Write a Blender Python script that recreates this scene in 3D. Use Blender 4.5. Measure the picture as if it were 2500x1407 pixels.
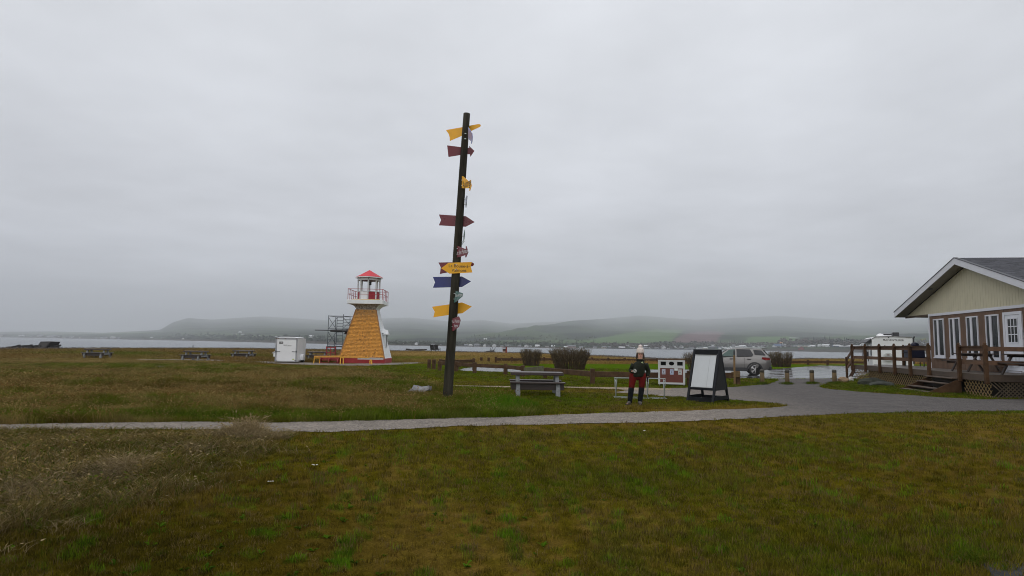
import bpy, bmesh, math, random
import numpy as np
from mathutils import Vector, Matrix, noise
from mathutils.geometry import tessellate_polygon

for _o in list(bpy.data.objects):
    bpy.data.objects.remove(_o)
S = bpy.context.scene
COL = S.collection
RND = random.Random(11)
NP = np.random.RandomState(5)

# ------------------------------------------------------------------ camera
W0, H0, F = 2500.0, 1407.0, 1500.0
CAMZ = 1.62
HZC = 843.0                      # horizon row in the picture's middle column
ROLL = 0.0165
PITCH = math.atan((HZC - H0 / 2) / F)
_f = Vector((0, math.cos(PITCH), math.sin(PITCH)))
_r0, _u0 = Vector((1, 0, 0)), Vector((0, -math.sin(PITCH), math.cos(PITCH)))
_r = _r0 * math.cos(ROLL) + _u0 * math.sin(ROLL)
_u = -_r0 * math.sin(ROLL) + _u0 * math.cos(ROLL)
cam = bpy.data.cameras.new('camera')
cam_o = bpy.data.objects.new('camera', cam)
COL.objects.link(cam_o)
cam_o.matrix_world = Matrix(((_r.x, _u.x, -_f.x, 0), (_r.y, _u.y, -_f.y, 0), (_r.z, _u.z, -_f.z, CAMZ), (0, 0, 0, 1)))
cam.sensor_width = 36.0
cam.lens = 36.0 * F / W0
cam.clip_start = 0.1
cam.clip_end = 30000
S.camera = cam_o

# ------------------------------------------------------------------ sky, sun, exposure
SUN_EL, SUN_ROT = math.radians(46), math.radians(212)
w = bpy.data.worlds.new('World')
S.world = w
w.use_nodes = True
nt = w.node_tree
nt.nodes.clear()
def N(t, tree=None, **kw):
    n = (tree or nt).nodes.new(t)
    for k, v in kw.items():
        setattr(n, k, v)
    return n
out = N('ShaderNodeOutputWorld'); bg = N('ShaderNodeBackground')
bg.inputs['Strength'].default_value = 0.1
sky = N('ShaderNodeTexSky', sky_type='NISHITA')
sky.sun_disc = False; sky.sun_elevation = SUN_EL; sky.sun_rotation = SUN_ROT
sky.air_density = 1.5; sky.dust_density = 3.0
tc = N('ShaderNodeTexCoord')
sep = N('ShaderNodeSeparateXYZ'); nt.links.new(tc.outputs['Generated'], sep.inputs[0])
elev = N('ShaderNodeValToRGB')           # brightness of the cloud deck by height above the horizon
nt.links.new(sep.outputs['Z'], elev.inputs[0])
er = elev.color_ramp
er.interpolation = 'EASE'
STOPS = [(0.0, (.47, .495, .56)), (.045, (.53, .555, .62)), (.10, (.68, .705, .77)), (.19, (.715, .735, .79)), (.32, (.71, .73, .775)), (.45, (.73, .75, .79)), (.75, (.95, .97, 1.02)), (1.0, (1.08, 1.10, 1.15))]
while len(er.elements) < len(STOPS):
    er.elements.new(0.5)
for e, (p, c) in zip(er.elements, STOPS):
    e.position = p; e.color = (*c, 1)
def math_n(op, a, b=None, c=None, tree=None):
    n = N('ShaderNodeMath', tree, operation=op)
    for i, v in enumerate((a, b, c)):
        if v is None: continue
        if isinstance(v, (int, float)): n.inputs[i].default_value = v
        else: (tree or nt).links.new(v, n.inputs[i])
    return n.outputs[0]
# broad glow of the hidden sun, ahead and above
dot = N('ShaderNodeVectorMath', operation='DOT_PRODUCT')
nt.links.new(tc.outputs['Generated'], dot.inputs[0])
_sd = Vector((math.sin(math.radians(3)) * math.cos(math.radians(28)), math.cos(math.radians(3)) * math.cos(math.radians(28)), math.sin(math.radians(28))))
dot.inputs[1].default_value = _sd
glow = N('ShaderNodeMapRange'); glow.interpolation_type = 'SMOOTHSTEP'
glow.inputs[1].default_value = 0.45; glow.inputs[2].default_value = 1.0; glow.inputs[3].default_value = 0.91; glow.inputs[4].default_value = 1.05
nt.links.new(dot.outputs['Value'], glow.inputs[0])
# the cloud deck as a flat layer: direction divided by height
zc = math_n('ADD', math_n('MAXIMUM', sep.outputs['Z'], 0.0), 0.09)
cx = math_n('DIVIDE', sep.outputs['X'], zc); cy = math_n('DIVIDE', sep.outputs['Y'], zc)
cmb = N('ShaderNodeCombineXYZ'); nt.links.new(cx, cmb.inputs[0]); nt.links.new(cy, cmb.inputs[1])
n1 = N('ShaderNodeTexNoise'); n1.inputs['Scale'].default_value = 0.55; n1.inputs['Detail'].default_value = 5; n1.inputs['Roughness'].default_value = .55
n2 = N('ShaderNodeTexNoise'); n2.inputs['Scale'].default_value = 1.9; n2.inputs['Detail'].default_value = 4
nt.links.new(cmb.outputs[0], n1.inputs['Vector']); nt.links.new(cmb.outputs[0], n2.inputs['Vector'])
cl = math_n('ADD', math_n('MULTIPLY', n1.outputs['Fac'], 0.74), math_n('MULTIPLY', n2.outputs['Fac'], 0.30))
cl = math_n('ADD', cl, 0.475)
lum = math_n('MULTIPLY', math_n('MULTIPLY', glow.outputs[0], cl), 10.0)
sc_ = N('ShaderNodeVectorMath', operation='SCALE')
nt.links.new(elev.outputs['Color'], sc_.inputs[0]); nt.links.new(lum, sc_.inputs['Scale'])
mix = N('ShaderNodeMix', data_type='RGBA')
mix.inputs[0].default_value = 0.95
nt.links.new(sky.outputs[0], mix.inputs[6]); nt.links.new(sc_.outputs[0], mix.inputs[7])
nt.links.new(mix.outputs[2], bg.inputs['Color']); nt.links.new(bg.outputs[0], out.inputs['Surface'])

sun = bpy.data.lights.new('sun', 'SUN')
sun.energy = 1.15; sun.angle = math.radians(105); sun.color = (1, .97, .93)
sun_o = bpy.data.objects.new('sun', sun); COL.objects.link(sun_o)
_d = Vector((math.sin(SUN_ROT) * math.cos(SUN_EL), math.cos(SUN_ROT) * math.cos(SUN_EL), math.sin(SUN_EL)))
sun_o.rotation_euler = _d.to_track_quat('Z', 'Y').to_euler()

S.view_settings.view_transform = 'Standard'
S.view_settings.look = 'None'
S.view_settings.exposure = 0.0
S.view_settings.gamma = 1.0
S.view_settings.use_curve_mapping = False
S.render.engine = 'CYCLES'
S.cycles.use_denoising = True
S.cycles.pixel_filter_type = 'BLACKMAN_HARRIS'
S.cycles.filter_width = 1.0
S.cycles.max_bounces = 6
S.cycles.diffuse_bounces = 2
S.cycles.glossy_bounces = 3
S.cycles.transmission_bounces = 4
S.cycles.transparent_max_bounces = 6
S.cycles.volume_bounces = 1
S.cycles.caustics_reflective = False
S.cycles.caustics_refractive = False

# ------------------------------------------------------------------ picture <-> place
CAM = Vector((0, 0, CAMZ))
def ray(px, py):
    return _f * F + _r * (px - W0 / 2) - _u * (py - H0 / 2)
def G(px, py, z=0.0):
    d = ray(px, py); t = (z - CAMZ) / d.z
    return CAM + d * t
def P(px, py, Y):
    d = ray(px, py)
    return CAM + d * (Y / d.y)
def hz(px):
    return HZC + (px - W0 / 2) * 0.0165
def proj_np(x, y, z):
    x = np.asarray(x, float); y = np.asarray(y, float); z = np.asarray(z, float) - CAMZ
    a = x * _r.x + y * _r.y + z * _r.z; b = x * _u.x + y * _u.y + z * _u.z; c = x * _f.x + y * _f.y + z * _f.z
    c = np.where(c > .05, c, .05)
    return W0 / 2 + F * a / c, H0 / 2 - F * b / c
def on_plane(px, py, p0, n):
    d = ray(px, py)
    return CAM + d * ((Vector(p0) - CAM).dot(n) / d.dot(n))
def inpoly(px, py, poly):
    px = np.asarray(px); py = np.asarray(py)
    r = np.zeros(px.shape, bool); n = len(poly); j = n - 1
    for i in range(n):
        xi, yi = poly[i]; xj, yj = poly[j]
        if yi != yj:
            r ^= ((yi > py) != (yj > py)) & (px < (xj - xi) * (py - yi) / (yj - yi) + xi)
        j = i
    return r

# ------------------------------------------------------------------ materials
MATS = {}
def mat(name, col, rough=.75, var=.18, scale=6.0, bump=0.0, bscale=30.0, metal=0.0, spec=.5, stretch=(1, 1, 1), col2=None, attr=None, detail=4.0, rvar=.1, edge=None):
    if name in MATS: return MATS[name]
    m = bpy.data.materials.new(name); m.use_nodes = True
    t = m.node_tree; b = t.nodes['Principled BSDF']
    tcn = N('ShaderNodeTexCoord', t); mp = N('ShaderNodeMapping', t)
    mp.inputs['Scale'].default_value = stretch
    t.links.new(tcn.outputs['Object'], mp.inputs[0])
    no = N('ShaderNodeTexNoise', t); no.inputs['Scale'].default_value = scale; no.inputs['Detail'].default_value = detail; no.inputs['Roughness'].default_value = .6
    t.links.new(mp.outputs[0], no.inputs['Vector'])
    cr = N('ShaderNodeValToRGB', t)
    c = Vector(col); c2 = Vector(col2) if col2 else None
    cr.color_ramp.elements[0].position = .3; cr.color_ramp.elements[1].position = .7
    lo = c * (1 - var); hi = c2 if c2 else c * (1 + var)
    cr.color_ramp.elements[0].color = (*lo, 1); cr.color_ramp.elements[1].color = (*hi, 1)
    t.links.new(no.outputs['Fac'], cr.inputs[0])
    src = cr.outputs['Color']
    if attr:
        an = N('ShaderNodeAttribute', t); an.attribute_name = attr
        mu = N('ShaderNodeMix', t, data_type='RGBA', blend_type='MULTIPLY'); mu.inputs[0].default_value = 1
        t.links.new(src, mu.inputs[6]); t.links.new(an.outputs['Color'], mu.inputs[7]); src = mu.outputs[2]
    t.links.new(src, b.inputs['Base Color'])
    rr = math_n('ADD', math_n('MULTIPLY', no.outputs['Fac'], rvar * 2, tree=t), rough - rvar, tree=t)
    t.links.new(rr, b.inputs['Roughness'])
    b.inputs['Metallic'].default_value = metal
    b.inputs['Specular IOR Level'].default_value = spec
    if bump:
        nb = N('ShaderNodeTexNoise', t); nb.inputs['Scale'].default_value = bscale; nb.inputs['Detail'].default_value = 3
        t.links.new(mp.outputs[0], nb.inputs['Vector'])
        bn = N('ShaderNodeBump', t); bn.inputs['Strength'].default_value = bump; bn.inputs['Distance'].default_value = .02
        t.links.new(nb.outputs['Fac'], bn.inputs['Height']); t.links.new(bn.outputs[0], b.inputs['Normal'])
    MATS[name] = m
    return m

# ------------------------------------------------------------------ mesh builder
class MB:
    def __init__(s): s.v = []; s.f = []; s.c = []; s.cur = None
    def add(s, vs, fs, col=None):
        o = len(s.v); s.v += [tuple(p) for p in vs]; s.f += [tuple(i + o for i in f) for f in fs]
        s.c += [col or s.cur] * len(fs)
    def hexa(s, p, col=None):      # p: 4 bottom, 4 top, both counter-clockwise seen from above
        s.add(p, [(0, 3, 2, 1), (4, 5, 6, 7), (0, 1, 5, 4), (1, 2, 6, 5), (2, 3, 7, 6), (3, 0, 4, 7)], col)
    def box(s, c, d, rz=0.0, col=None, rx=0.0, ry=0.0):
        hx, hy, hz_ = d[0] / 2, d[1] / 2, d[2] / 2
        M = Matrix.Rotation(rz, 3, 'Z') @ Matrix.Rotation(ry, 3, 'Y') @ Matrix.Rotation(rx, 3, 'X')
        ps = [Vector(c) + M @ Vector(q) for q in ((-hx, -hy, -hz_), (hx, -hy, -hz_), (hx, hy, -hz_), (-hx, hy, -hz_), (-hx, -hy, hz_), (hx, -hy, hz_), (hx, hy, hz_), (-hx, hy, hz_))]
        s.hexa(ps, col)
    def box2(s, a, b, col=None):
        s.box([(a[i] + b[i]) / 2 for i in range(3)], [abs(b[i] - a[i]) for i in range(3)], col=col)
    def beam(s, p0, p1, w, h, up=(0, 0, 1), col=None, w1=None, h1=None):
        p0 = Vector(p0); p1 = Vector(p1); t = (p1 - p0).normalized()
        x = t.cross(Vector(up))
        x = Vector((1, 0, 0)) if x.length < 1e-5 else x.normalized()
        z = x.cross(t)
        w1 = w1 or w; h1 = h1 or h
        q = []
        for p, a, b in ((p0, w, h), (p1, w1, h1)):
            q += [p - x * a / 2 - z * b / 2, p + x * a / 2 - z * b / 2, p + x * a / 2 + z * b / 2, p - x * a / 2 + z * b / 2]
        s.add(q, [(0, 1, 2, 3), (7, 6, 5, 4), (4, 5, 1, 0), (5, 6, 2, 1), (6, 7, 3, 2), (7, 4, 0, 3)], col)
    def tube(s, pts, r, n=8, caps=True, col=None):
        pts = [Vector(p) for p in pts]
        rs = r if isinstance(r, (list, tuple)) else [r] * len(pts)
        rings = []; px_ = None
        for i, p in enumerate(pts):
            t = (pts[min(i + 1, len(pts) - 1)] - pts[max(i - 1, 0)]).normalized()
            if px_ is None:
                px_ = t.orthogonal().normalized()
            px_ = (px_ - t * px_.dot(t)).normalized(); y = t.cross(px_)
            rings.append([p + (px_ * math.cos(2 * math.pi * k / n) + y * math.sin(2 * math.pi * k / n)) * rs[i] for k in range(n)])
        vs = [q for rg in rings for q in rg]; fs = []
        for i in range(len(pts) - 1):
            for k in range(n):
                a, b = i * n + k, i * n + (k + 1) % n
                fs.append((a, b, b + n, a + n))
        if caps:
            fs.append(tuple(range(n - 1, -1, -1))); fs.append(tuple(range((len(pts) - 1) * n, len(pts) * n)))
        s.add(vs, fs, col)
    def lathe(s, prof, n=16, c=(0, 0, 0), col=None, sx=1.0, sy=1.0, rot=0.0):
        vs = [(c[0] + r * math.cos(2 * math.pi * k / n + rot) * sx, c[1] + r * math.sin(2 * math.pi * k / n + rot) * sy, c[2] + z) for r, z in prof for k in range(n)]
        fs = [(i * n + k, i * n + (k + 1) % n, (i + 1) * n + (k + 1) % n, (i + 1) * n + k) for i in range(len(prof) - 1) for k in range(n)]
        fs.append(tuple(range(n - 1, -1, -1))); fs.append(tuple(range((len(prof) - 1) * n, len(prof) * n)))
        s.add(vs, fs, col)
    def prism(s, poly, ext, col=None):       # planar polygon (3-D points) thickened by vector ext
        poly = [Vector(p) for p in poly]; ext = Vector(ext); n = len(poly)
        tri = tessellate_polygon([poly])
        nrm = Vector((0, 0, 0))
        for i in range(n):
            nrm += poly[i].cross(poly[(i + 1) % n])
        vs = poly + [p + ext for p in poly]
        flip = nrm.dot(ext) > 0
        fs = []
        for a, b, c_ in tri:
            tn = (poly[b] - poly[a]).cross(poly[c_] - poly[a])
            if (tn.dot(ext) > 0): a, c_ = c_, a
            fs.append((a, b, c_)); fs.append((c_ + n, b + n, a + n))
        for i in range(n):
            j = (i + 1) % n
            fs.append((i, j, j + n, i + n) if flip else (j, i, i + n, j + n))
        s.add(vs, fs, col)
    def ico(s, c, r, sub=1, amp=0.0, sc=(1, 1, 1), seed=0, col=None, freq=1.0):
        bm = bmesh.new(); bmesh.ops.create_icosphere(bm, subdivisions=sub, radius=1)
        vs = []
        for q in bm.verts:
            k = 1 + amp * noise.noise(q.co * 1.7 * freq + Vector((seed * 3.1, seed * 1.7, seed)))
            vs.append((c[0] + q.co.x * r * k * sc[0], c[1] + q.co.y * r * k * sc[1], c[2] + q.co.z * r * k * sc[2]))
        fs = [tuple(v.index for v in f.verts) for f in bm.faces]
        bm.free(); s.add(vs, fs, col)
    def mesh(s, name):
        me = bpy.data.meshes.new(name)
        me.from_pydata(s.v, [], s.f)
        if any(c is not None for c in s.c):
            at = me.color_attributes.new('Col', 'FLOAT_COLOR', 'CORNER')
            arr = []
            for f, c in zip(s.f, s.c):
                arr += list((*(c or (1, 1, 1)), 1)) * len(f)
            at.data.foreach_set('color', arr)
        return me
    def build(s, name, m, parent=None, smooth=False, bevel=0.0, seg=1):
        me = s.mesh(name)
        if bevel:
            bm = bmesh.new(); bm.from_mesh(me)
            bmesh.ops.remove_doubles(bm, verts=bm.verts, dist=1e-5)
            es = [e for e in bm.edges if len(e.link_faces) == 2 and e.calc_face_angle(0) > .6]
            bmesh.ops.bevel(bm, geom=es, offset=bevel, segments=seg, affect='EDGES', clamp_overlap=True)
            bm.to_mesh(me); bm.free()
        return link(name, me, m, parent, smooth)
def link(name, me, m, parent=None, smooth=False):
    if m and not me.materials: me.materials.append(m)
    if smooth: me.polygons.foreach_set('use_smooth', [True] * len(me.polygons))
    o = bpy.data.objects.new(name, me); COL.objects.link(o)
    if parent: o.parent = parent
    return o
def tag(o, label, cat=None, group=None, kind=None):
    if label: o['label'] = label
    if cat: o['category'] = cat
    if group: o['group'] = group
    if kind: o['kind'] = kind
    return o
def thing(name, label, cat, loc=(0, 0, 0), rz=0.0, group=None):
    o = bpy.data.objects.new(name, None); COL.objects.link(o)
    o.location = loc; o.rotation_euler = (0, 0, rz); o.empty_display_size = .2
    return tag(o, label, cat, group)
def dup(root, loc, rz, label, scale=None):
    r = root.copy(); COL.objects.link(r); r.location = loc; r.rotation_euler = (0, 0, rz); r['label'] = label
    if scale: r.scale = scale
    for ch in list(root.children):
        c = ch.copy(); COL.objects.link(c); c.parent = r
        for g in list(ch.children):
            d = g.copy(); COL.objects.link(d); d.parent = c
    return r
def evalmesh(o):
    dg = bpy.context.evaluated_depsgraph_get(); dg.update()
    me = bpy.data.meshes.new_from_object(o.evaluated_get(dg))
    d = o.data; bpy.data.objects.remove(o)
    return me
def text_mesh(txt, w=None, h=None, depth=.004, align='CENTER', line=1.0):
    cu = bpy.data.curves.new('lettering', 'FONT'); cu.body = txt; cu.align_x = align; cu.size = 1; cu.extrude = .0; cu.space_line = line
    o = bpy.data.objects.new('lettering', cu); COL.objects.link(o)
    me = evalmesh(o)
    co = np.empty(len(me.vertices) * 3); me.vertices.foreach_get('co', co); co = co.reshape(-1, 3)
    mn, mx = co.min(0), co.max(0)
    co -= (mn + mx) / 2
    sx = (w / (mx[0] - mn[0])) if w else None; sy = (h / (mx[1] - mn[1])) if h else None
    sx = sx or sy; sy = sy or sx
    co[:, 0] *= sx; co[:, 1] *= sy
    me.vertices.foreach_set('co', co.ravel()); me.update()
    return me
def place_text(txt, m, parent, center, xdir, ydir, w=None, h=None, name='lettering', line=1.0):
    me = text_mesh(txt, w, h, line=line)
    x = Vector(xdir).normalized(); y = Vector(ydir); y = (y - x * y.dot(x)).normalized(); z = x.cross(y)
    M = Matrix(((x.x, y.x, z.x, center[0]), (x.y, y.y, z.y, center[1]), (x.z, y.z, z.z, center[2]), (0, 0, 0, 1)))
    me.transform(M)
    return link(name, me, m, parent)
def skin(name, joints, edges, radii, m, parent, sub=2, root=0):
    me = bpy.data.meshes.new(name); me.from_pydata([tuple(j) for j in joints], edges, [])
    o = bpy.data.objects.new(name, me); COL.objects.link(o)
    o.modifiers.new('s', 'SKIN').use_smooth_shade = True
    sv = me.skin_vertices[0].data
    for i, r in enumerate(radii):
        sv[i].radius = (r, r) if isinstance(r, (int, float)) else r
        sv[i].use_root = (i == root)
    u = o.modifiers.new('u', 'SUBSURF'); u.levels = sub; u.render_levels = sub
    me2 = evalmesh(o)
    return link(name, me2, m, parent, True)
# ------------------------------------------------------------------ the lie of the land
WATER = -1.2
_bp = [(-400, 842), (0, 844), (300, 846.5), (600, 849), (954, 855.5), (1300, 862), (1450, 867.5), (1600, 873.5), (1750, 874.5), (1940, 874), (2140, 873.5), (2500, 876), (2900, 880)]
_baz = np.array([math.atan2((p[0] - W0 / 2), F) for p in _bp]); _br = np.array([CAMZ * F / (p[1] - hz(p[0])) for p in _bp])
def berm(az):
    r = np.interp(az, _baz, _br)
    a = np.abs(az)
    return np.where(a > 1.05, r + (a - 1.05) * 20000, r)
_mounds = []
for px, py, sx, sy, hh in ((560, 948, 5.5, 1.1, .16), (820, 944, 4.0, .9, .18), (1000, 925, 3, 1, .10), (300, 930, 5, 1.4, .12), (150, 985, 2.5, .8, .08), (620, 905, 8, 2.5, .14), (950, 985, 2.2, .8, .08)):
    g = G(px, py); _mounds.append((g.x, g.y, sx, sy, hh))
def terr(x, y):
    x = np.asarray(x, float); y = np.asarray(y, float)
    az = np.arctan2(x, y); r = np.hypot(x, y); b = berm(az)
    z = np.zeros(x.shape)
    for mx, my, sx, sy, hh in _mounds:
        z = z + hh * np.exp(-((x - mx) / sx) ** 2 - ((y - my) / sy) ** 2)
    far = np.clip((r - 62) / 20, 0, 1)
    z = z + far * .05 * np.sin(x * .31 + y * .17) * np.sin(y * .23 - x * .07) * (r < b)
    z = z - np.clip((r - b) / 28, 0, 1) * 3.2
    return z
def tz(x, y): return float(terr(np.array([x]), np.array([y]))[0])

# ---- outlines in the photograph, turned into places on the ground
PATH_UP = [(-300, 1041), (0, 1037), (250, 1033), (500, 1030.5), (640, 1033), (800, 1030), (1000, 1025), (1100, 1022), (1250, 1019), (1400, 1012), (1650, 1005), (1800, 999.5), (1880, 996.5), (1925, 992)]
PATH_LO = [(-300, 1053), (0, 1050), (250, 1049), (500, 1049), (640, 1054), (800, 1057), (1000, 1048), (1100, 1043), (1250, 1039), (1400, 1036), (1650, 1031), (1900, 1019), (2100, 1010), (2500, 1003.5), (2800, 1003)]
YARD = [(1890, 985.5), (1800, 977.5), (1700, 972.5), (1626, 968.5), (1560, 964), (1500, 958.5), (1560, 950), (1630, 948.5), (1700, 947.5), (1790, 946), (1845, 941), (1880, 936.5), (1898, 930), (1900, 925.2),
        (2078, 925.2), (2045, 931), (2012, 938), (1998, 944), (2012, 949), (2050, 953), (2100, 957.5), (2200, 964), (2300, 971.5), (2400, 976), (2500, 975), (2800, 974)]
GRAVEL = PATH_UP + YARD + PATH_LO[::-1]
LOT = [(1540, 925), (1700, 925), (1780, 924.8), (2090, 924.8), (2120, 912), (2150, 900), (2290, 900), (2290, 895.5), (2110, 894.5), (2000, 893), (1962, 896), (1900, 901), (1800, 903), (1540, 903)]
PUDDLE = [(1118, 903.5), (1135, 899.5), (1158, 897), (1230, 897.5), (1262, 898.5), (1300, 903), (1285, 907.5), (1234, 908.5), (1150, 907), (1128, 905.5)]
FOOT = [(1020, 942.5), (1060, 941.5), (1240, 944), (1400, 945.5), (1500, 946.8), (1580, 948.2), (1640, 949.5), (1640, 953), (1560, 955), (1500, 951.5), (1400, 948.3), (1240, 947.4), (1060, 944.8)]
TRACK = [(330, 878), (510, 878.5), (600, 881.5), (690, 884.5), (770, 886.5), (840, 889), (960, 886.5), (1046, 884.5), (1046, 887), (980, 890.5), (900, 893.5), (800, 893), (700, 890), (600, 885), (510, 881.5), (330, 880.5)]
SLABPAD = [(366, 901), (380, 894.5), (414, 895), (404, 901.5)]
MEADOW = [(-400, 880), (400, 876), (640, 893), (830, 896), (900, 904), (960, 915), (1040, 933), (1075, 948), (1100, 958), (1180, 966), (1250, 982), (1330, 1010)] + [p for p in PATH_UP[::-1] if p[0] < 1330] + [(-400, 1041)]
DRYFG = [(-500, 1053), (0, 1051), (560, 1051), (640, 1050), (700, 1062), (690, 1090), (560, 1135), (450, 1190), (300, 1235), (130, 1275), (0, 1330), (-500, 1480)]
def dens(poly, step):
    o = []
    for i in range(len(poly)):
        a = Vector(poly[i]); b = Vector(poly[(i + 1) % len(poly)])
        n = max(1, int((b - a).length / step))
        o += [a + (b - a) * k / n for k in range(n)]
    return o
def sheet(name, poly, z, m, jit=.05, step=6.0, seed=0):
    pts = []
    for i, q in enumerate(dens(poly, step)):
        g = G(q[0], q[1])
        j = jit * (1 + g.y / 25)
        g.x += noise.noise((g.x * 3.1, g.y * 3.1, seed)) * j; g.y += noise.noise((g.x * 2.3, g.y * 4.1, seed + 9)) * j * 1.4
        pts.append(Vector((g.x, g.y, 0)))
    tri = tessellate_polygon([pts])
    me = bpy.data.meshes.new(name)
    vs = [(p.x, p.y, z) for p in pts]; fs = []
    for a, b, c in tri:
        if (pts[b] - pts[a]).cross(pts[c] - pts[a]).z < 0: a, c = c, a
        fs.append((a, b, c))
    me.from_pydata(vs, [], fs)
    return tag(link(name, me, m), None, None, None, 'structure')

# ---- ground cover: colour and height of the growth, by place
C_LAWN = np.array((0.1056, 0.0864, 0.0045)); C_BROWN = np.array((0.1376, 0.0883, 0.0192)); C_MOSS_VIGNETTE = np.array((0.0480, 0.0384, 0.0026))
C_OLIVE = np.array((0.1056, 0.0832, 0.0141)); C_GREEN = np.array((0.0691, 0.1011, 0.0026)); C_BRIGHT = np.array((0.0736, 0.1536, 0.0051))
C_TAN = np.array((0.2432, 0.1728, 0.0640)); C_RED = np.array((0.1568, 0.0883, 0.0288)); C_STRAW = np.array((0.3200, 0.2432, 0.1280)); C_BEACH = np.array((0.1056, 0.0928, 0.0864))
def blend(c, w_, k):
    w_ = np.clip(w_, 0, 1)[..., None]
    return c * (1 - w_) + k * w_
def ell(px, py, cx, cy, rx, ry):
    return np.exp(-(((px - cx) / rx) ** 2 + ((py - cy) / ry) ** 2))
def fbm(x, y, s, seed, o=3):
    # cheap smooth noise: sums of rotated sines
    v = np.zeros(np.shape(x)); a = 1.0
    r = np.random.RandomState(seed)
    for k in range(o):
        for _ in range(4):
            th, ph, q = r.rand() * 6.28, r.rand() * 6.28, .7 + .6 * r.rand()
            v = v + a * np.sin((x * math.cos(th) + y * math.sin(th)) * q / s * 6.28 + ph)
        a *= .55; s *= .48
    return v / 4.2
def cover(x, y):
    """colour (n,3), growth height in metres, meadow weight"""
    x = np.asarray(x, float); y = np.asarray(y, float)
    fx, fy = proj_np(x, y, np.zeros(x.shape))
    behind = y < 1.5
    fx = np.where(behind, 1250, fx); fy = np.where(behind, 1500, fy)
    r = np.hypot(x, y)
    n1, n2, n3 = fbm(x, y, 2.6, 1), fbm(x, y, 6.5, 2), fbm(x, y, .9, 3)
    c = np.broadcast_to(C_LAWN, x.shape + (3,)).copy(); h = np.full(x.shape, .035)
    # foreground lawn: brown worn places, moss with painted vignetting, fresh green
    n5, n6 = fbm(x, y, .42, 14), fbm(x, y * .7, .17, 15)
    t_ = .55 * n1 + .55 * n3 + .65 * n5 + .75 * n6 + .05
    c = blend(c, np.clip(t_ * 1.1 + .5, 0, 1), C_BROWN * 1.08)
    c = blend(c, .55 * np.clip(n6 * 1.2 - n5 * .5 - .45, 0, 1), C_BROWN * .45)
    c = blend(c, .7 * np.clip(n2 * 1.1 + .5 * n3 - .25, 0, 1), C_GREEN)
    c = blend(c, .6 * np.clip(-n5 * .9 - n3 * .6 - .35, 0, 1), C_MOSS_VIGNETTE)
    for cx, cy, rx, ry, k in ((1560, 1175, 330, 50, .9), (1080, 1100, 330, 30, .5), (1200, 1190, 260, 40, .35), (2300, 1340, 420, 70, .7), (1750, 1310, 240, 50, .45), (2000, 1100, 260, 22, .5), (1960, 1230, 120, 18, .5), (2200, 1025, 380, 14, .5), (1340, 1065, 400, 12, .5)):
        c = blend(c, k * ell(fx, fy, cx, cy, rx, ry) * (.75 + .5 * n3), C_GREEN)
    for cx, cy, rx, ry, k in ((700, 1350, 380, 110, .8), (300, 1340, 460, 110, 1.0), (620, 1180, 180, 60, .6), (2350, 1180, 260, 60, .35)):
        c = blend(c, k * ell(fx, fy, cx, cy, rx, ry), C_MOSS_VIGNETTE)  # lower-left patches: moss, with lens vignetting put into the ground colour
    c = blend(c, .5 * ell(fx, fy, 1020, 1330, 330, 90), C_BROWN)
    h = h + .03 * ell(fx, fy, 2300, 1340, 420, 70) + .015 * np.clip(n1, -1, 1)
    fresh = np.clip(n3 * .9 + n5 * 1.1 - n6 * .9 - .72, 0, 1) * (fy > 1060)
    c = blend(c, .9 * fresh, C_BRIGHT); h = h + .03 * fresh
    # lawn round the table, the fences and the yard
    mid = (fy < 1012) & (fy > 884) & (fx > 900)
    c = np.where(mid[..., None], blend(np.broadcast_to(C_GREEN, c.shape), .25 + .4 * n1, C_LAWN), c)
    for cx, cy, rx, ry, k in ((1430, 955, 140, 6, .6), (1580, 958, 120, 7, .9), (1150, 936, 120, 6, .55), (1700, 1002, 260, 6, .9), (1820, 995, 120, 7, .8), (1560, 993, 120, 10, .55), (1300, 1015, 160, 6, .5)):
        c = blend(c, k * ell(fx, fy, cx, cy, rx, ry) * mid, C_BROWN)
    c = blend(c, .8 * ell(fx, fy, 1650, 895, 500, 8) * mid, C_BRIGHT * .85)
    # open ground towards the shore: dry grass in bands
    openl = (fy <= 889) & (~behind) | (r > 48) & (~behind) & (fx < 1000)
    cc = blend(np.broadcast_to(C_TAN * .8, c.shape), .5 + .5 * n2, C_OLIVE * 1.15)
    cc = blend(cc, .35 + .6 * fbm(x * .4, y * 1.7, 6, 8), C_RED)
    for cx, cy, rx, ry, k in ((330, 868, 90, 5, .8), (560, 871, 90, 4, .8), (150, 866, 120, 4, .5), (1000, 878, 130, 4, .7), (900, 891, 260, 4, .7), (700, 876, 60, 4, .5)):
        cc = blend(cc, k * ell(fx, fy, cx, cy, rx, ry), C_GREEN)
    for cx, cy, rx, ry, k in ((170, 880, 260, 6, .8), (1050, 868, 200, 4, .7), (1480, 881, 260, 3, .5)):
        cc = blend(cc, k * ell(fx, fy, cx, cy, rx, ry), C_TAN)
    bb = berm(np.arctan2(x, y))
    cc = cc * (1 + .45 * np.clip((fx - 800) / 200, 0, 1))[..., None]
    cc = blend(cc, (r - bb + 26 + 5 * n2) / 9, C_BEACH)
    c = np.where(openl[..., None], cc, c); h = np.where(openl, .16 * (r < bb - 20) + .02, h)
    # meadow beyond the path
    def soft(poly, jx, jy, seed):
        w_ = np.zeros(x.shape); q1, q2 = fbm(x, y, 1.3, seed), fbm(x, y, .45, seed + 1)
        for k in range(6):
            a_ = k * 1.047 + 3 * q2
            w_ += inpoly(fx + jx * (np.cos(a_) * (k % 2 + .5) * .8 + q1), fy + jy * (np.sin(a_) * (k % 2 + .5) * .8 + q1 * .7 + q2 * .5), poly)
        return w_ / 6 * (~behind)
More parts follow.
